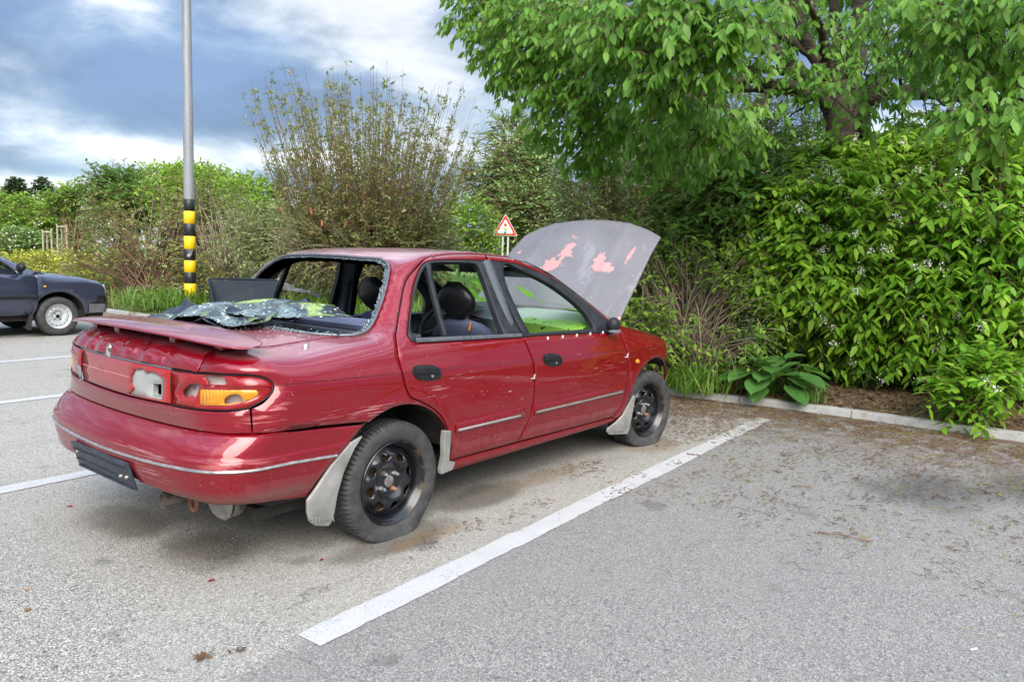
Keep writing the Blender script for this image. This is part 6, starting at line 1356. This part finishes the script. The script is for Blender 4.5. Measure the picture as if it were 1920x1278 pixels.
# ------------------------------------------------------------------ grass, litter, small plants
def bedz(x, y):
    q = max(0, x-kerb_x(y)-.115); return .055+.26*(1-math.exp(-q/2.2))
def blades(name, P, L, mat, parent, lean=.5, width=.05, seed=1, tone=.5, up=1.):
    rng = np.random.default_rng(seed); n = len(P); a = rng.uniform(0, 6.28, n); D = nrm(np.c_[np.cos(a)*lean*rng.random(n), np.sin(a)*lean*rng.random(n), np.full(n, up)]); N = nrm(np.c_[np.cos(a), np.sin(a), np.full(n, .3)])
    return leaf_mesh(name, P, D, N, L*rng.uniform(.5, 1.25, n), mat, parent, width, .2, .35, np.clip(tone+rng.normal(size=n)*.2, 0, 1))
def tuft(label, x, y, r, n, L, mat, seed, width=.04, lean=.7):
    rng = np.random.default_rng(seed); root = empty('grass_tuft', (x, y, bedz(x, y)), 0, label, 'grass tuft'); P = np.c_[rng.normal(size=(n, 2))*r, np.zeros(n)]; blades('foliage', P, L, mat, root, lean, width, seed, .55)
g_ = at(1298, 706, 7.35); tuft('fresh green grass tuft on the bed just in front of the car', g_[0]+.05, g_[1], .13, 420, .42, M_GRASS, 3)
g_ = at(1330, 720, 7.4); tuft('thin straw-mixed grass beside the broad-leaved plant', g_[0]+.1, g_[1], .12, 160, .22, M_STRAW, 4)
g_ = at(1508, 755, 6.95); tuft('small grass tuft between broad-leaved plant and shrub', g_[0]+.1, g_[1], .08, 120, .26, M_GRASS, 5)
g_ = at(310, 590, 15.0); tuft('tall grass tuft at the foot of the hedge, behind the boot', g_[0], g_[1], .45, 700, .62, M_GRASS, 6)
g_ = at(345, 585, 14.6); tuft('tall grass tuft at the foot of the striped pole', g_[0], g_[1], .25, 420, .6, M_GRASS, 7)
def stuff():
    rng = np.random.default_rng(77)
    # dry grass and straw along the kerb
    n = 5600; y = rng.uniform(-6, 1.2, n); x = np.array([kerb_x(v) for v in y])+.13+rng.random(n)**1.3*.85; cn = np.sin(y*5.1)+np.sin(y*2.3+1)+.6*np.sin(y*11); k = cn+rng.normal(size=n)*.6 > -.2
    P = np.c_[x, y, [bedz(a, b)-.004 for a, b in zip(x, y)]][k]; o = blades('dry_grass', P, .11, M_STRAW, None, 1.5, .05, 8, .5, .55); tag(o, 'dry straw-coloured grass along the inner side of the kerb', 'dry grass', kind='stuff')
    # leaf mould on the bed
    n = 9000; y = rng.uniform(-7, 4, n); x = np.array([kerb_x(v) for v in y])+.10+rng.random(n)*2.2; P = np.c_[x, y, [bedz(a, b)+.004+.03*rng.random() for a, b in zip(x, y)]]
    D = nrm(np.c_[rng.normal(size=(n, 2)), rng.normal(size=n)*.25]); N = nrm(np.c_[rng.normal(size=(n, 2))*.45, np.ones(n)]); o = leaf_mesh('leaf_litter', P, D, N, .05*rng.uniform(.5, 1.3, n), M_ROT, None, .5, .3, .1, np.clip(.55+rng.normal(size=n)*.25, 0, 1)); tag(o, 'brown leaf litter and bark mulch covering the bed', 'leaf litter', kind='stuff')
    # meadow grass beyond the bed
    n = 26000; u = rng.random(n)**1.5; x = 6.2+u*26; y = rng.uniform(3, 26, n); P = np.c_[x, y, [bedz(a, b)*max(0, min(1, 1.4-(a-12)/20)) for a, b in zip(x, y)]]; o = blades('meadow', P, .42, M_GRASS, None, .8, .035, 9, .55); tag(o, 'green meadow grass beyond the planting bed', 'grass', kind='stuff')
    n = 9000; y = rng.uniform(1.6, 7.2, n); x = np.array([kerb_x(v) for v in y])+.35+rng.random(n)*3.2; P = np.c_[x, y, [bedz(a, b) for a, b in zip(x, y)]]; o = blades('tall_grass', P, .85, M_GRASS, None, .55, .022, 12, .62); tag(o, 'tall bright grass on the bed beyond the wreck, seen through its windows', 'grass', kind='stuff')
    n = 3500; y = rng.uniform(2, 16, n); x = np.array([kerb_x(v) for v in y])+.1+rng.random(n)*1.6; P = np.c_[x, y, [bedz(a, b) for a, b in zip(x, y)]]; o = blades('bed_grass', P, .14, M_GRASS, None, .9, .05, 10, .45); tag(o, 'short grass at the foot of the hedge', 'grass', kind='stuff')
    # twig and catkin litter blown over the tarmac: short curved strands in small drifts
    heaps = []
    for _ in range(2000):
        t = rng.random(); cx = 4.62-abs(rng.normal())*1.05 if t < .55 else rng.uniform(1.2, 4.5); cy = rng.uniform(-4.2, 1.1)
        if cx < 2.9 and cy > -1.15 and cy < .9: continue
        heaps.append((cx, cy, rng.uniform(.02, .09), int(rng.integers(2, 16)), rng.random()))
    for cx, cy, r, k in ((1.57, -.83, .085, 90), (1.78, -.80, .05, 30), (-1.146, -1.15, .013, 60), (-1.05, -1.20, .012, 18), (3.05, -2.9, .12, 60), (3.3, -2.2, .10, 40), (2.6, -2.1, .08, 30), (4.2, -.5, .25, 900), (4.35, -.1, .25, 900), (4.1, .3, .3, 700), (3.6, -.7, .2, 300), (3.85, -.3, .25, 500), (4.45, -1.3, .16, 420), (4.5, -1.9, .14, 330), (4.55, -2.6, .15, 330), (4.5, -3.1, .15, 330), (4.4, -.9, .15, 420), (3.4, -2.6, .2, 160), (2.9, -2.5, .2, 120), (3.2, -.85, .18, 80), (2.9, -.98, .10, 50), (2.62, -.92, .08, 40), (.35, -.98, .06, 30), (.62, -1.05, .06, 26), (.85, -1.02, .05, 22), (.05, -1.0, .07, 26)): heaps.append((cx, cy, r, k, rng.uniform(0, .55)))
    Ls = []; cols = []
    for cx, cy, r, k, tn in heaps:
        ori = rng.uniform(0, 6.28)
        for _ in range(k):
            a = ori+rng.normal()*.9; l = rng.uniform(.008, .016+min(.022, r*.30))*(.7 if k > 250 else 1); px, py = cx+rng.normal()*r*1.3, cy+rng.normal()*r*.8
            if px > kerb_x(py)-.01: continue
            c = rng.normal()*.5; s = np.linspace(-.5, .5, 4); q = np.c_[px+l*(s*math.cos(a)-c*s*s*math.sin(a)), py+l*(s*math.sin(a)+c*s*s*math.cos(a)), .0045+.004*rng.random()+.004*rng.random(4)]; Ls.append(q); cols.append(tn)
    Ls = np.array(Ls); cols = np.array(cols); br = flat_mat('catkin_brown', (.12, .062, .030), .9, nz=.6, sc=12); gn = flat_mat('moss_strand', (.22, .22, .045), .9, nz=.4, sc=30)
    for nm, k, mt, lb in (('twig_litter', cols < .72, br, 'brown twig and catkin litter strewn over the tarmac'), ('moss_litter', cols >= .72, gn, 'yellow-green moss strands strewn over the tarmac')):
        o = tubes_mesh(nm, Ls[k], rng.uniform(.0008, .0021, (k.sum(), 1)), mt, None, 3); tag(o, lb, 'litter', kind='stuff')
    # crumbs of safety glass under and behind the wreck
    n = 900; P = np.concatenate([np.c_[rng.normal(-.75, .35, 420), rng.normal(-.45, .28, 420)], np.c_[rng.normal(-.55, .12, 160), rng.normal(-.35, .10, 160)], np.c_[rng.uniform(-1.3, 2.4, 320), rng.normal(-.85, .22, 320)]]); P = np.c_[P, np.full(len(P), .006)]
    o = leaf_mesh('glass_crumbs', P, nrm(rng.normal(size=P.shape)), nrm(rng.normal(size=P.shape)), rng.uniform(.002, .005, len(P)), flat_mat('crumb_glass', (.22, .32, .32), .12), None, .9, .4, 0, None); tag(o, 'crumbs of broken safety glass on the tarmac round the wreck', 'broken glass', kind='stuff')
stuff()
def broad_plant():
    rng = np.random.default_rng(5); c = at(1445, 698, 7.3); c = np.array([c[0], c[1], bedz(c[0], c[1])]); root = empty('broad_leaved_plant', tuple(c), 0, 'plant with big oval bluish-green leaves at the foot of the shrubs', 'plant')
    mt = leaf_mat('broad_leaf', [(.1, (.06, .16, .035)), (.6, (.12, .28, .065)), (1, (.20, .38, .12))], .5, .35); n = 54
    a = rng.uniform(0, 6.28, n); el = rng.uniform(.35, 1.35, n); l = .10+.34*rng.random(n)**.7; d = np.c_[np.cos(a)*np.cos(el), np.sin(a)*np.cos(el), np.sin(el)]; E = d*l[:, None]; t = np.linspace(0, 1, 5)
    Ln = E[:, None]*t[None, :, None]; tubes_mesh('leaf_stalks', Ln, .005, M_GRASS, root, 5)
    nu, nv = 5, 7; V = []; F = []; T = []
    for i in range(n):
        D = nrm(np.array([d[i, 0], d[i, 1], .30-.75*(1-el[i]/1.4)])); Sd = nrm(np.cross(D, [0, 0, 1.])); N = np.cross(Sd, D); L = rng.uniform(.19, .30); b = len(V); tv = rng.random()
        for v in range(nv):
            s = v/(nv-1); w = .40*L*(max(0, math.sin(math.pi*min(1, s*.93+.05)))**.75)
            for u in range(nu):
                q = 2*u/(nu-1)-1; V.append(E[i]+D*L*s+Sd*w*q+N*(.10*L*abs(q)-.02*L*math.sin(9*s)*abs(q))-np.array([0, 0, .28*L*s*s])); T.append(tv)
        F += [(b+v*nu+u, b+v*nu+u+1, b+(v+1)*nu+u+1, b+(v+1)*nu+u) for v in range(nv-1) for u in range(nu-1)]
    mesh_np('leaves', V, F, mt, root, attr=T)
broad_plant()

# ------------------------------------------------------------------ street furniture and what lies about
def props():
    # lamp post with hazard bands
    D = 14.5; b = at(357, 566, D); bx, by = float(b[0]), float(b[1]); b0 = bedz(bx, by)-.05
    root = empty('lamp_post', (bx, by, 0), 0, 'tall grey lamp post with black and yellow hazard bands at its foot', 'lamp post')
    t = NT('galvanised_steel', .5, (.4, .41, .43), .25); n = t.noise(1, 5, .6, vec=t.scale((9, 9, 1.2))); sp = t.voro(26, out='Color')
    t.set('Base Color', t.mix(t.mr(t.noise(40, 3), .45, .7, 0, .4), t.ramp(n, [(.3, (.20, .21, .225)), (.7, (.30, .31, .325))]), (.38, .39, .40))); t.set('Roughness', .55)
    def rad(z): return .108-.0052*z
    def zz(py): return float(at(357, py, D)[2])
    m = MB(); m.tube([(0, 0, z) for z in np.linspace(b0, 11, 24)], [rad(z) for z in np.linspace(b0, 11, 24)], 28); m.build('shaft', t.m, root, sharp=0)
    m = MB(); m.tube([(0, 0, 11), (.2, -.25, 11.5), (.9, -1.1, 11.7)], [.05, .045, .04], 10); m.build('lamp_arm', t.m, root); m = MB(); m.box((1.1, -1.35, 11.7), (.6, .28, .12), Matrix.Rotation(R(-51), 3, 'Z'), bev=.04); m.build('lamp_head', GREYP, root)
    edges = [375, 397, 420, 443, 467, 488, 510, 531, 554, 580]; yel = flat_mat('yellow_band', (.80, .50, .004), .5, nz=.10, sc=14); blk = flat_mat('black_band', (.013, .013, .014), .45, nz=.4, sc=14)
    for i in range(9):
        za, zb = zz(edges[i]), max(zz(edges[i+1]), b0+.02); e = .004 if i % 2 else .0035
        m = MB(); m.lathe([(rad(za)+.0005, za-.0005), (rad(za)+e, za-.003), (rad(zb)+e, zb+.003), (rad(zb)+.0005, zb+.0005)], 32); o = m.build('hazard_band', yel if i % 2 else blk, root, sharp=60)
        if i == 4:   # scratched-off sticker
            s_ = MB(); rg = random.Random(2); th0 = math.atan2(-.878, -.478)
            for k in range(9):
                a = th0-.45+.11*k+rg.uniform(-.03, .03); z = zz(482-9*k/8.*1.0)+rg.uniform(-.03, .03); r_ = rad(z)+.0065; w_ = rg.uniform(.03, .06); h_ = rg.uniform(.025, .07)
                s_.add([(r_*math.cos(a-w_), r_*math.sin(a-w_), z-h_*.6), (r_*math.cos(a+w_), r_*math.sin(a+w_), z-h_*.2), (r_*math.cos(a+w_*.8), r_*math.sin(a+w_*.8), z+h_), (r_*math.cos(a-w_*.7), r_*math.sin(a-w_*.7), z+h_*.5)], [(0, 1, 2, 3)])
            s_.build('sticker_remains', flat_mat('sticker_grey', (.42, .43, .44), .6), o, smooth=False)
    # warning sign: traffic lights ahead
    D = 21; c = at(947.5, 427, D); root = empty('warning_sign', (float(c[0]), float(c[1]), 0), CAM_YAW-math.pi/2, 'triangular red-bordered warning sign showing three traffic lights on two thin posts', 'road sign')
    wht = flat_mat('sign_white', (.74, .74, .74), .35); red = flat_mat('sign_red', (.55, .05, .03), .35); s = .335; zc = float(c[2])-.02
    SG = 21/24
    def tri(r, y, th):
        r *= SG  # rounded triangle prism, point up
        pts = []
        for k in range(3):
            a = R(90+120*k); cx, cz = (r-.035)*math.cos(a)*1.0, (r-.035)*math.sin(a)
            for j in range(-4, 5): q = a+R(15*j); pts.append((cx+.035*math.cos(q), cz+.035*math.sin(q)))
        n = len(pts); V = [(x, y-th, z+zc) for x, z in pts]+[(x, y, z+zc) for x, z in pts]; return V, [tuple(range(n)), tuple(range(2*n-1, n-1, -1))]+[(i, n+i, n+(i+1) % n, (i+1) % n) for i in range(n)]
    m = MB(); m.add(*tri(.43, 0, .02)); pl = m.build('sign_plate', wht, root, sharp=40, fixn=True)
    m = MB(); 
    V, F = tri(.405, -.021, .004); V2, F2 = tri(.275, -.021, .004); n = 27
    m.add(V[:n]+V2[:n], [(i, (i+1) % n, n+(i+1) % n, n+i) for i in range(n)]); m.build('red_border', red, pl, smooth=False)
    for dz, cl in ((.10, (.60, .03, .02)), (-.005, (.80, .55, .02)), (-.11, (.01, .30, .22))):
        m = MB(); m.lathe([(0, -.027), (.040, -.027), (.042, -.0255)], 24, 'y', (0, 0, zc+dz)); m.build('signal_disc', flat_mat('disc_'+('red' if cl[0] < .7 and cl[1] < .1 else 'amber' if cl[0] > .7 else 'green'), cl, .4), pl)
    for dx in (-.07, .10):
        m = MB(); m.tube([(dx*.875, .03, -.1), (dx*.875, .03, zc-.02)], .028, 12); m.build('sign_post', flat_mat('post_pale', (.55, .56, .57), .5, nz=.1) if dx < 0 else bpy.data.materials['post_pale'], root)
    c = at(180, 391, 34); root = empty('road_sign', (float(c[0]), float(c[1]), 0), CAM_YAW-math.pi/2+.3, 'tiny red sign face showing above the left hedge', 'road sign')
    m = MB(); m.lathe([(0, -.02), (.11, -.02), (.12, 0), (0, .0)], 24, 'y', (0, 0, float(c[2]))); m.build('sign_face', red, root); m = MB(); m.tube([(0, .03, 0), (0, .03, float(c[2]))], .03, 8); m.build('sign_post', bpy.data.materials['post_pale'], root)
    # planting frames: three stakes and cross battens each
    wood = flat_mat('weathered_stake', (.34, .29, .22), .85, nz=.35, sc=6); D = 33
    for lbl, xs, ty, by_ in (('shorter tree-stake frame of three thin posts, nearer the blue car', (80, 88, 96), 430, 480), ('taller tree-stake frame of three thin posts, right of the shorter one', (107, 115.5, 124.5), 420, 476)):
        P = [at(x, ty+(2 if i == 1 else 0), D+(1.0 if i == 1 else 0)) for i, x in enumerate(xs)]; c = np.mean(P, 0); root = empty('tree_stakes', (float(c[0]), float(c[1]), 0), 0, lbl, 'tree stakes'); o = np.array([c[0], c[1], 0])
        for p in P: q = p-o; m = MB(); m.tube([(q[0], q[1], 0), tuple(q)], [.045, .04], 8); m.build('stake', wood, root)
        for i, j in ((0, 1), (1, 2), (2, 0)):
            a, b_ = P[i]-o, P[j]-o; a = a-np.array([0, 0, .12]); b_ = b_-np.array([0, 0, .12]); m = MB(); m.tube([tuple(a), tuple(b_)], .035, 6); m.build('cross_batten', wood, root)
    # ---- things on the boot of the wreck
    rng = np.random.default_rng(12)
    def deck(x, y): return float(Top(np.array(x), np.array(y)))
    def shard_mat(name, neon):
        t = NT(name, .12, (.5, .6, .6)); v = t.voro(95, feat='DISTANCE_TO_EDGE'); vc = t.node('ShaderNodeSeparateColor', {0: t.voro(95, out='Color')}).outputs; n = t.noise(7, 5, .6, dist=.6)
        c = t.mix(vc[0], (.055, .085, .09), (.17, .225, .22)); c = t.mix(t.mr(n, .40, .52), c, (.014, .022, .032)); c = t.mix(t.mul(t.mr(t.noise(5, 4, .6), .52, .60), neon), c, (.30, .42, .07)); c = t.mix(t.mr(v, .03, .0), c, (.25, .32, .31)); c = t.mix(t.mr(vc[1], .965, .98), c, (.70, .76, .76))
        t.set('Base Color', c); t.set('Roughness', t.mr(vc[2], 0, 1, .06, .35)); t.bump(t.math('ADD', t.math('MULTIPLY', t.mr(v, 0, .06), 1.), t.math('MULTIPLY', vc[0], .6)), .5, .004); return t.m
    def sheet(name, label, cat, outline, zf, mat, th=.004, h=.018, edge=None):
        L = curve(outline, .012, closed=True); L = L+rng.normal(size=L.shape)*(.004 if edge is None else edge); lo, hi = L.min(0), L.max(0); gx, gy = np.meshgrid(np.arange(lo[0], hi[0], h), np.arange(lo[1], hi[1], h)); G = np.c_[gx.ravel(), gy.ravel()]; G = G[inside(G, [L])]; G = G[np.array([((L-g)**2).sum(1).min() for g in G]) > (.5*h)**2]
        vs, es, fs, *_ = geometry.delaunay_2d_cdt([Vector(p) for p in np.concatenate([L, G])], [(i, (i+1) % len(L)) for i in range(len(L))], [], 0, 1e-7); q = np.array([tuple(v) for v in vs]); tri = np.array([f_ for f_ in fs if len(f_) == 3]); tri = tri[inside(q[tri].mean(1), [L])]
        V = np.array([(x, y, zf(x, y)) for x, y in q]); c = V.mean(0); c[2] = V[:, 2].min(); o = mesh_np(name, V-c, tri.tolist(), mat, None); o.location = tuple(c); tag(o, label, cat); md = o.modifiers.new('thickness', 'SOLIDIFY'); md.thickness = th; md.offset = 1; return o
    film = flat_mat('black_window_film', (.010, .012, .020), .16, nz=.3, sc=9)
    def fold(x, y, k, ph): return abs(((x*k[0]+y*k[1]+ph) % 1)-.5)*2
    sheet('window_film', 'crumpled black window film lying under the broken glass on the boot', 'window film', [(-.60, -.06), (-.62, .20), (-.58, .38), (-.48, .49), (-.34, .52), (-.12, .52), (.04, .42), (.12, .22), (.10, .0), (.02, -.22), (-.12, -.34), (-.32, -.30), (-.48, -.20)],
          lambda x, y: max(deck(x, y) if x < -.34 else .962, .93)+.010+.040*fold(x, y, (3.1, 1.9), .2)**2*min(1, max(0, (x+.62)*4))+.028*fold(x, y, (-1.7, 4.3), .55)**3+.030*max(0, y-.35)*2+.012*math.sin(23*x+9*y)*math.sin(17*y)+.035*math.exp(-((x+.02)/.08)**2), film, .002, .016)
    g1 = shard_mat('shattered_glass', .9); g2 = shard_mat('shattered_glass_pale', .35)
    sheet('glass_sheet', 'pale shattered rear-window glass folded over on the boot, nearest the spoiler', 'broken glass', [(-.58, .02), (-.60, .22), (-.54, .40), (-.44, .50), (-.30, .46), (-.20, .30), (-.17, .08), (-.20, -.14), (-.30, -.30), (-.42, -.32), (-.50, -.22), (-.53, -.08)],
          lambda x, y: max(deck(x, y) if x < -.34 else .962, .93)+.024+.036*max(0, 1-((x+.36)/.24)**2)*(.6+.4*math.sin(5*y+1))+.022*math.sin(9*x-11*y)+.010*math.sin(31*x)*math.sin(27*y), g2, .005, .015, .007)
    sheet('glass_sheet', 'long dark green-streaked strip of shattered glass curving into the rear window opening', 'broken glass', [(-.42, -.10), (-.34, .24), (-.20, .42), (-.04, .36), (.04, .10), (.06, -.20), (.02, -.44), (-.06, -.54), (-.16, -.50), (-.24, -.34), (-.32, -.24)],
          lambda x, y: .982+.042*max(0, 1-((y+.05)/.55)**2)+.025*math.sin(8*x+2)+.012*math.sin(19*y+7*x)-.030*max(0, -y-.3)*2, g1, .005, .015, .006)
    sheet('fabric_scrap', 'small grey plastic scrap on the boot lid behind the spoiler', 'scrap', [(-.60, -.20, 1), (-.66, -.06, 1), (-.60, .06), (-.52, -.05, 1), (-.50, -.19, 1)], lambda x, y: deck(x, y)+.006+.010*math.sin(21*x+4)*math.sin(12*y), flat_mat('scrap_grey', (.20, .21, .24), .5, nz=.2, sc=20), .002, .02)
    sheet('plastic_scrap', 'clear bluish plastic piece on the far edge of the boot lid', 'scrap', [(-.56, .54, 1), (-.60, .42), (-.50, .34, 1), (-.38, .44), (-.36, .56, 1)], lambda x, y: deck(x, y)+.008+.035*max(0, x+.5)*2+.010*math.sin(18*y), flat_mat('plastic_bluish', (.38, .47, .52), .2, nz=.2, sc=14), .003, .02)
    # crumbs on the lid and in the window channel
    n = 750; y = rng.uniform(-.60, .60, n); x = np.where(rng.random(n) < .55, np.interp(np.abs(y), [0, .2, .36, .5, .62], [-.36, -.355, -.32, -.26, -.15])+rng.normal(size=n)*.022, rng.uniform(-.62, -.34, n)+rng.normal(size=n)*.03); P = np.c_[x, y, [max(deck(a, b), .93)+.006+.006*rng.random() for a, b in zip(x, y)]]
    k = 4; P = P[np.abs(P[:, 1]) < .62]; V = []; F = []
    for p in P:
        s = rng.uniform(.0025, .006); b = len(V); R_ = nrm(rng.normal(size=(4, 3)))*s; V += [p+r for r in R_]; F += [(b, b+1, b+2), (b, b+2, b+3), (b, b+3, b+1), (b+1, b+3, b+2)]
    o = mesh_np('glass_crumbs', V, F, bpy.data.materials['crumb_glass'], None, smooth=False); tag(o, 'crumbs of safety glass scattered over the boot lid', 'broken glass', kind='stuff')
    # open black tray
    tm = flat_mat('tray_plastic', (.016, .023, .032), .6, nz=.2, sc=16, spec=.15); root = empty('plastic_tray', (-.08, .27, 1.005), R(56), 'open black plastic tray lying on the broken glass in the rear window opening', 'plastic tray')
    def wall(name, pts):
        pts = [(x*.82, y*.80, z*.92) for x, y, z in pts]; m = MB(); n = len(pts); c = np.mean(pts, 0); m.add(pts, [tuple(range(n))]); o = m.build(name, tm, root, smooth=False); md = o.modifiers.new('thickness', 'SOLIDIFY'); md.thickness = .006; md.offset = 0
    wall('tray_floor', [(-.17, .20, .02), (-.17, -.14, .02), (.10, -.17, .02), (.12, .24, .02)])
    wall('back_wall', [(.10, -.17, .02), (.12, .24, .02), (.17, .25, .155), (.155, .12, .150), (.15, .0, .158), (.15, -.19, .155)])
    wall('side_wall', [(-.17, -.14, .02), (.10, -.17, .02), (.15, -.19, .155), (.13, -.19, .156)])
    wall('side_wall', [(-.17, .20, .02), (.12, .24, .02), (.17, .25, .155), (.14, .26, .156)])
    m = MB(); m.box((.128, .05, .085), (.006, .012, .10), Matrix.Rotation(.32, 3, 'Y')); m.build('tray_rib', tm, root)
    m = MB(); m.tube([(.14, .20, .145), (.123, .0, .148), (.123, -.152, .145)], .005, 6); m.build('tray_rim', tm, root)
    # strip of torn white plastic in the far rear door window
    rg = np.random.default_rng(4); q = np.array([(.32, .70, 1.055), (.36, .70, 1.105), (.40, .70, 1.135), (.44, .70, 1.10), (.53, .70, 1.070), (.64, .70, 1.055), (.72, .70, 1.03)]); w_ = [.012, .020, .034, .030, .018, .010, .016]; V = []; F = []
    t_ = np.linspace(0, 1, len(q)); tt = np.linspace(0, 1, 30); C = np.c_[[np.interp(tt, t_, q[:, i]) for i in range(3)]].T; W_ = np.interp(tt, t_, w_)
    for c_, ww in zip(C, W_):
        for u in (-1, 0, 1): V.append(c_+np.array([.25*ww*u, .012*math.sin(c_[0]*60+u)+rg.normal()*.004, ww*u*.8+rg.normal()*.004]))
    V = np.array(V); F = [(3*i+j, 3*i+j+1, 3*i+j+4, 3*i+j+3) for i in range(29) for j in range(2)]; c = V.mean(0); o = mesh_np('plastic_strip', V-c, F, flat_mat('white_film', (.62, .63, .62), .4, nz=.2, sc=40), None); o.location = tuple(c); tag(o, 'torn white plastic strip hanging in the far rear door window', 'plastic strip')
    # ---- chips and sticks on the tarmac
    def chip(name, x, y, s, mat, label, cat='lens chip', seed=1):
        rg = np.random.default_rng(seed); n = 6; a = np.sort(rg.uniform(0, 6.28, n)); r = s*rg.uniform(.5, 1.1, n); V = [(r[i]*math.cos(a[i]), r[i]*math.sin(a[i])*.7, z) for z in (0, s*.28) for i in range(n)]; F = [tuple(range(n-1, -1, -1)), tuple(range(n, 2*n))]+[(i, (i+1) % n, n+(i+1) % n, n+i) for i in range(n)]
        m = MB(); m.add(V, F); o = m.build(name, mat, None, smooth=False); o.location = (x, y, .005); tag(o, label, cat)
    chip('lens_chip', -.41, -.80, .0125, flat_mat('chip_dark_red', (.20, .004, .010), .2), 'dark red round chip of lamp lens on the tarmac beside the rear wheel', seed=3)
    chip('lens_chip', -.83, -.65, .013, LENSR, 'flat crimson chip of lamp lens on open tarmac behind the bumper', seed=4)
    chip('lens_chip', -.84, .65, .016, LENSR, 'bright red chip of lamp lens on the tarmac below the number plate holder', seed=5)
    chip('lens_chip', -1.33, -.22, .010, AMBER, 'small yellow chip of indicator lens on the tarmac at the left', seed=6)
    chip('dead_leaf', -1.39, -.40, .018, flat_mat('leaf_tan', (.20, .12, .05), .8), 'single tan dead leaf on the tarmac at the left edge', 'dead leaf', 7)
    def stick(x, y, l, a, r, label, bend=.05, seed=1):
        rg = np.random.default_rng(seed); n = 9; s = np.linspace(-.5, .5, n)*l; q = np.c_[x+s*math.cos(a), y+s*math.sin(a), r+.002+np.abs(rg.normal(size=n))*.002]; q[:, :2] += rg.normal(size=(n, 2))*l*.010; q[:, 0] += -math.sin(a)*bend*l*(1-(2*s/l)**2); q[:, 1] += math.cos(a)*bend*l*(1-(2*s/l)**2)
        m = MB(); m.tube([(p[0]-x, p[1]-y, p[2]) for p in q], [r*(.7+.3*math.sin(i*2.1)) for i in range(n)], 7); m.build_ = None; o = m.build('twig', M_TWIG, None, sharp=0); o.location = (x, y, .003); tag(o, label, 'twig')
    stick(1.475, -2.437, .25, R(-80), .005, 'longest brown twig, lying alone on the dark tarmac to the right', .05, 2)
    stick(2.42, -1.20, .09, R(-60), .005, 'short dark twig lying across the white parking line', .1, 3)
    stick(2.2, -2.0, .12, R(-50), .004, 'thin dark twig on the tarmac between line and dark patch', .08, 4)
    stick(2.75, -1.75, .14, R(20), .003, 'thin bent twig on the tarmac beyond the end of the white line', .2, 5)
    q = back_c(1826, 1220); m = MB(); m.tube([(-.014, 0, .005), (.014, .004, .005)], .0035, 8); o = m.build('cigarette_end', flat_mat('paper_white', (.7, .69, .66), .7), None); o.location = (q[0], q[1], .002); o.rotation_euler = (0, 0, -.7); tag(o, 'white cigarette end on the tarmac near the right edge', 'cigarette end')
def back_c(px, py):
    v = _M @ Vector(((px-960)/CAM_F, -(py-639)/CAM_F, -1.)); t = -CAM_LOC[2]/v.z; return (CAM_LOC[0]+t*v.x, CAM_LOC[1]+t*v.y)
props()
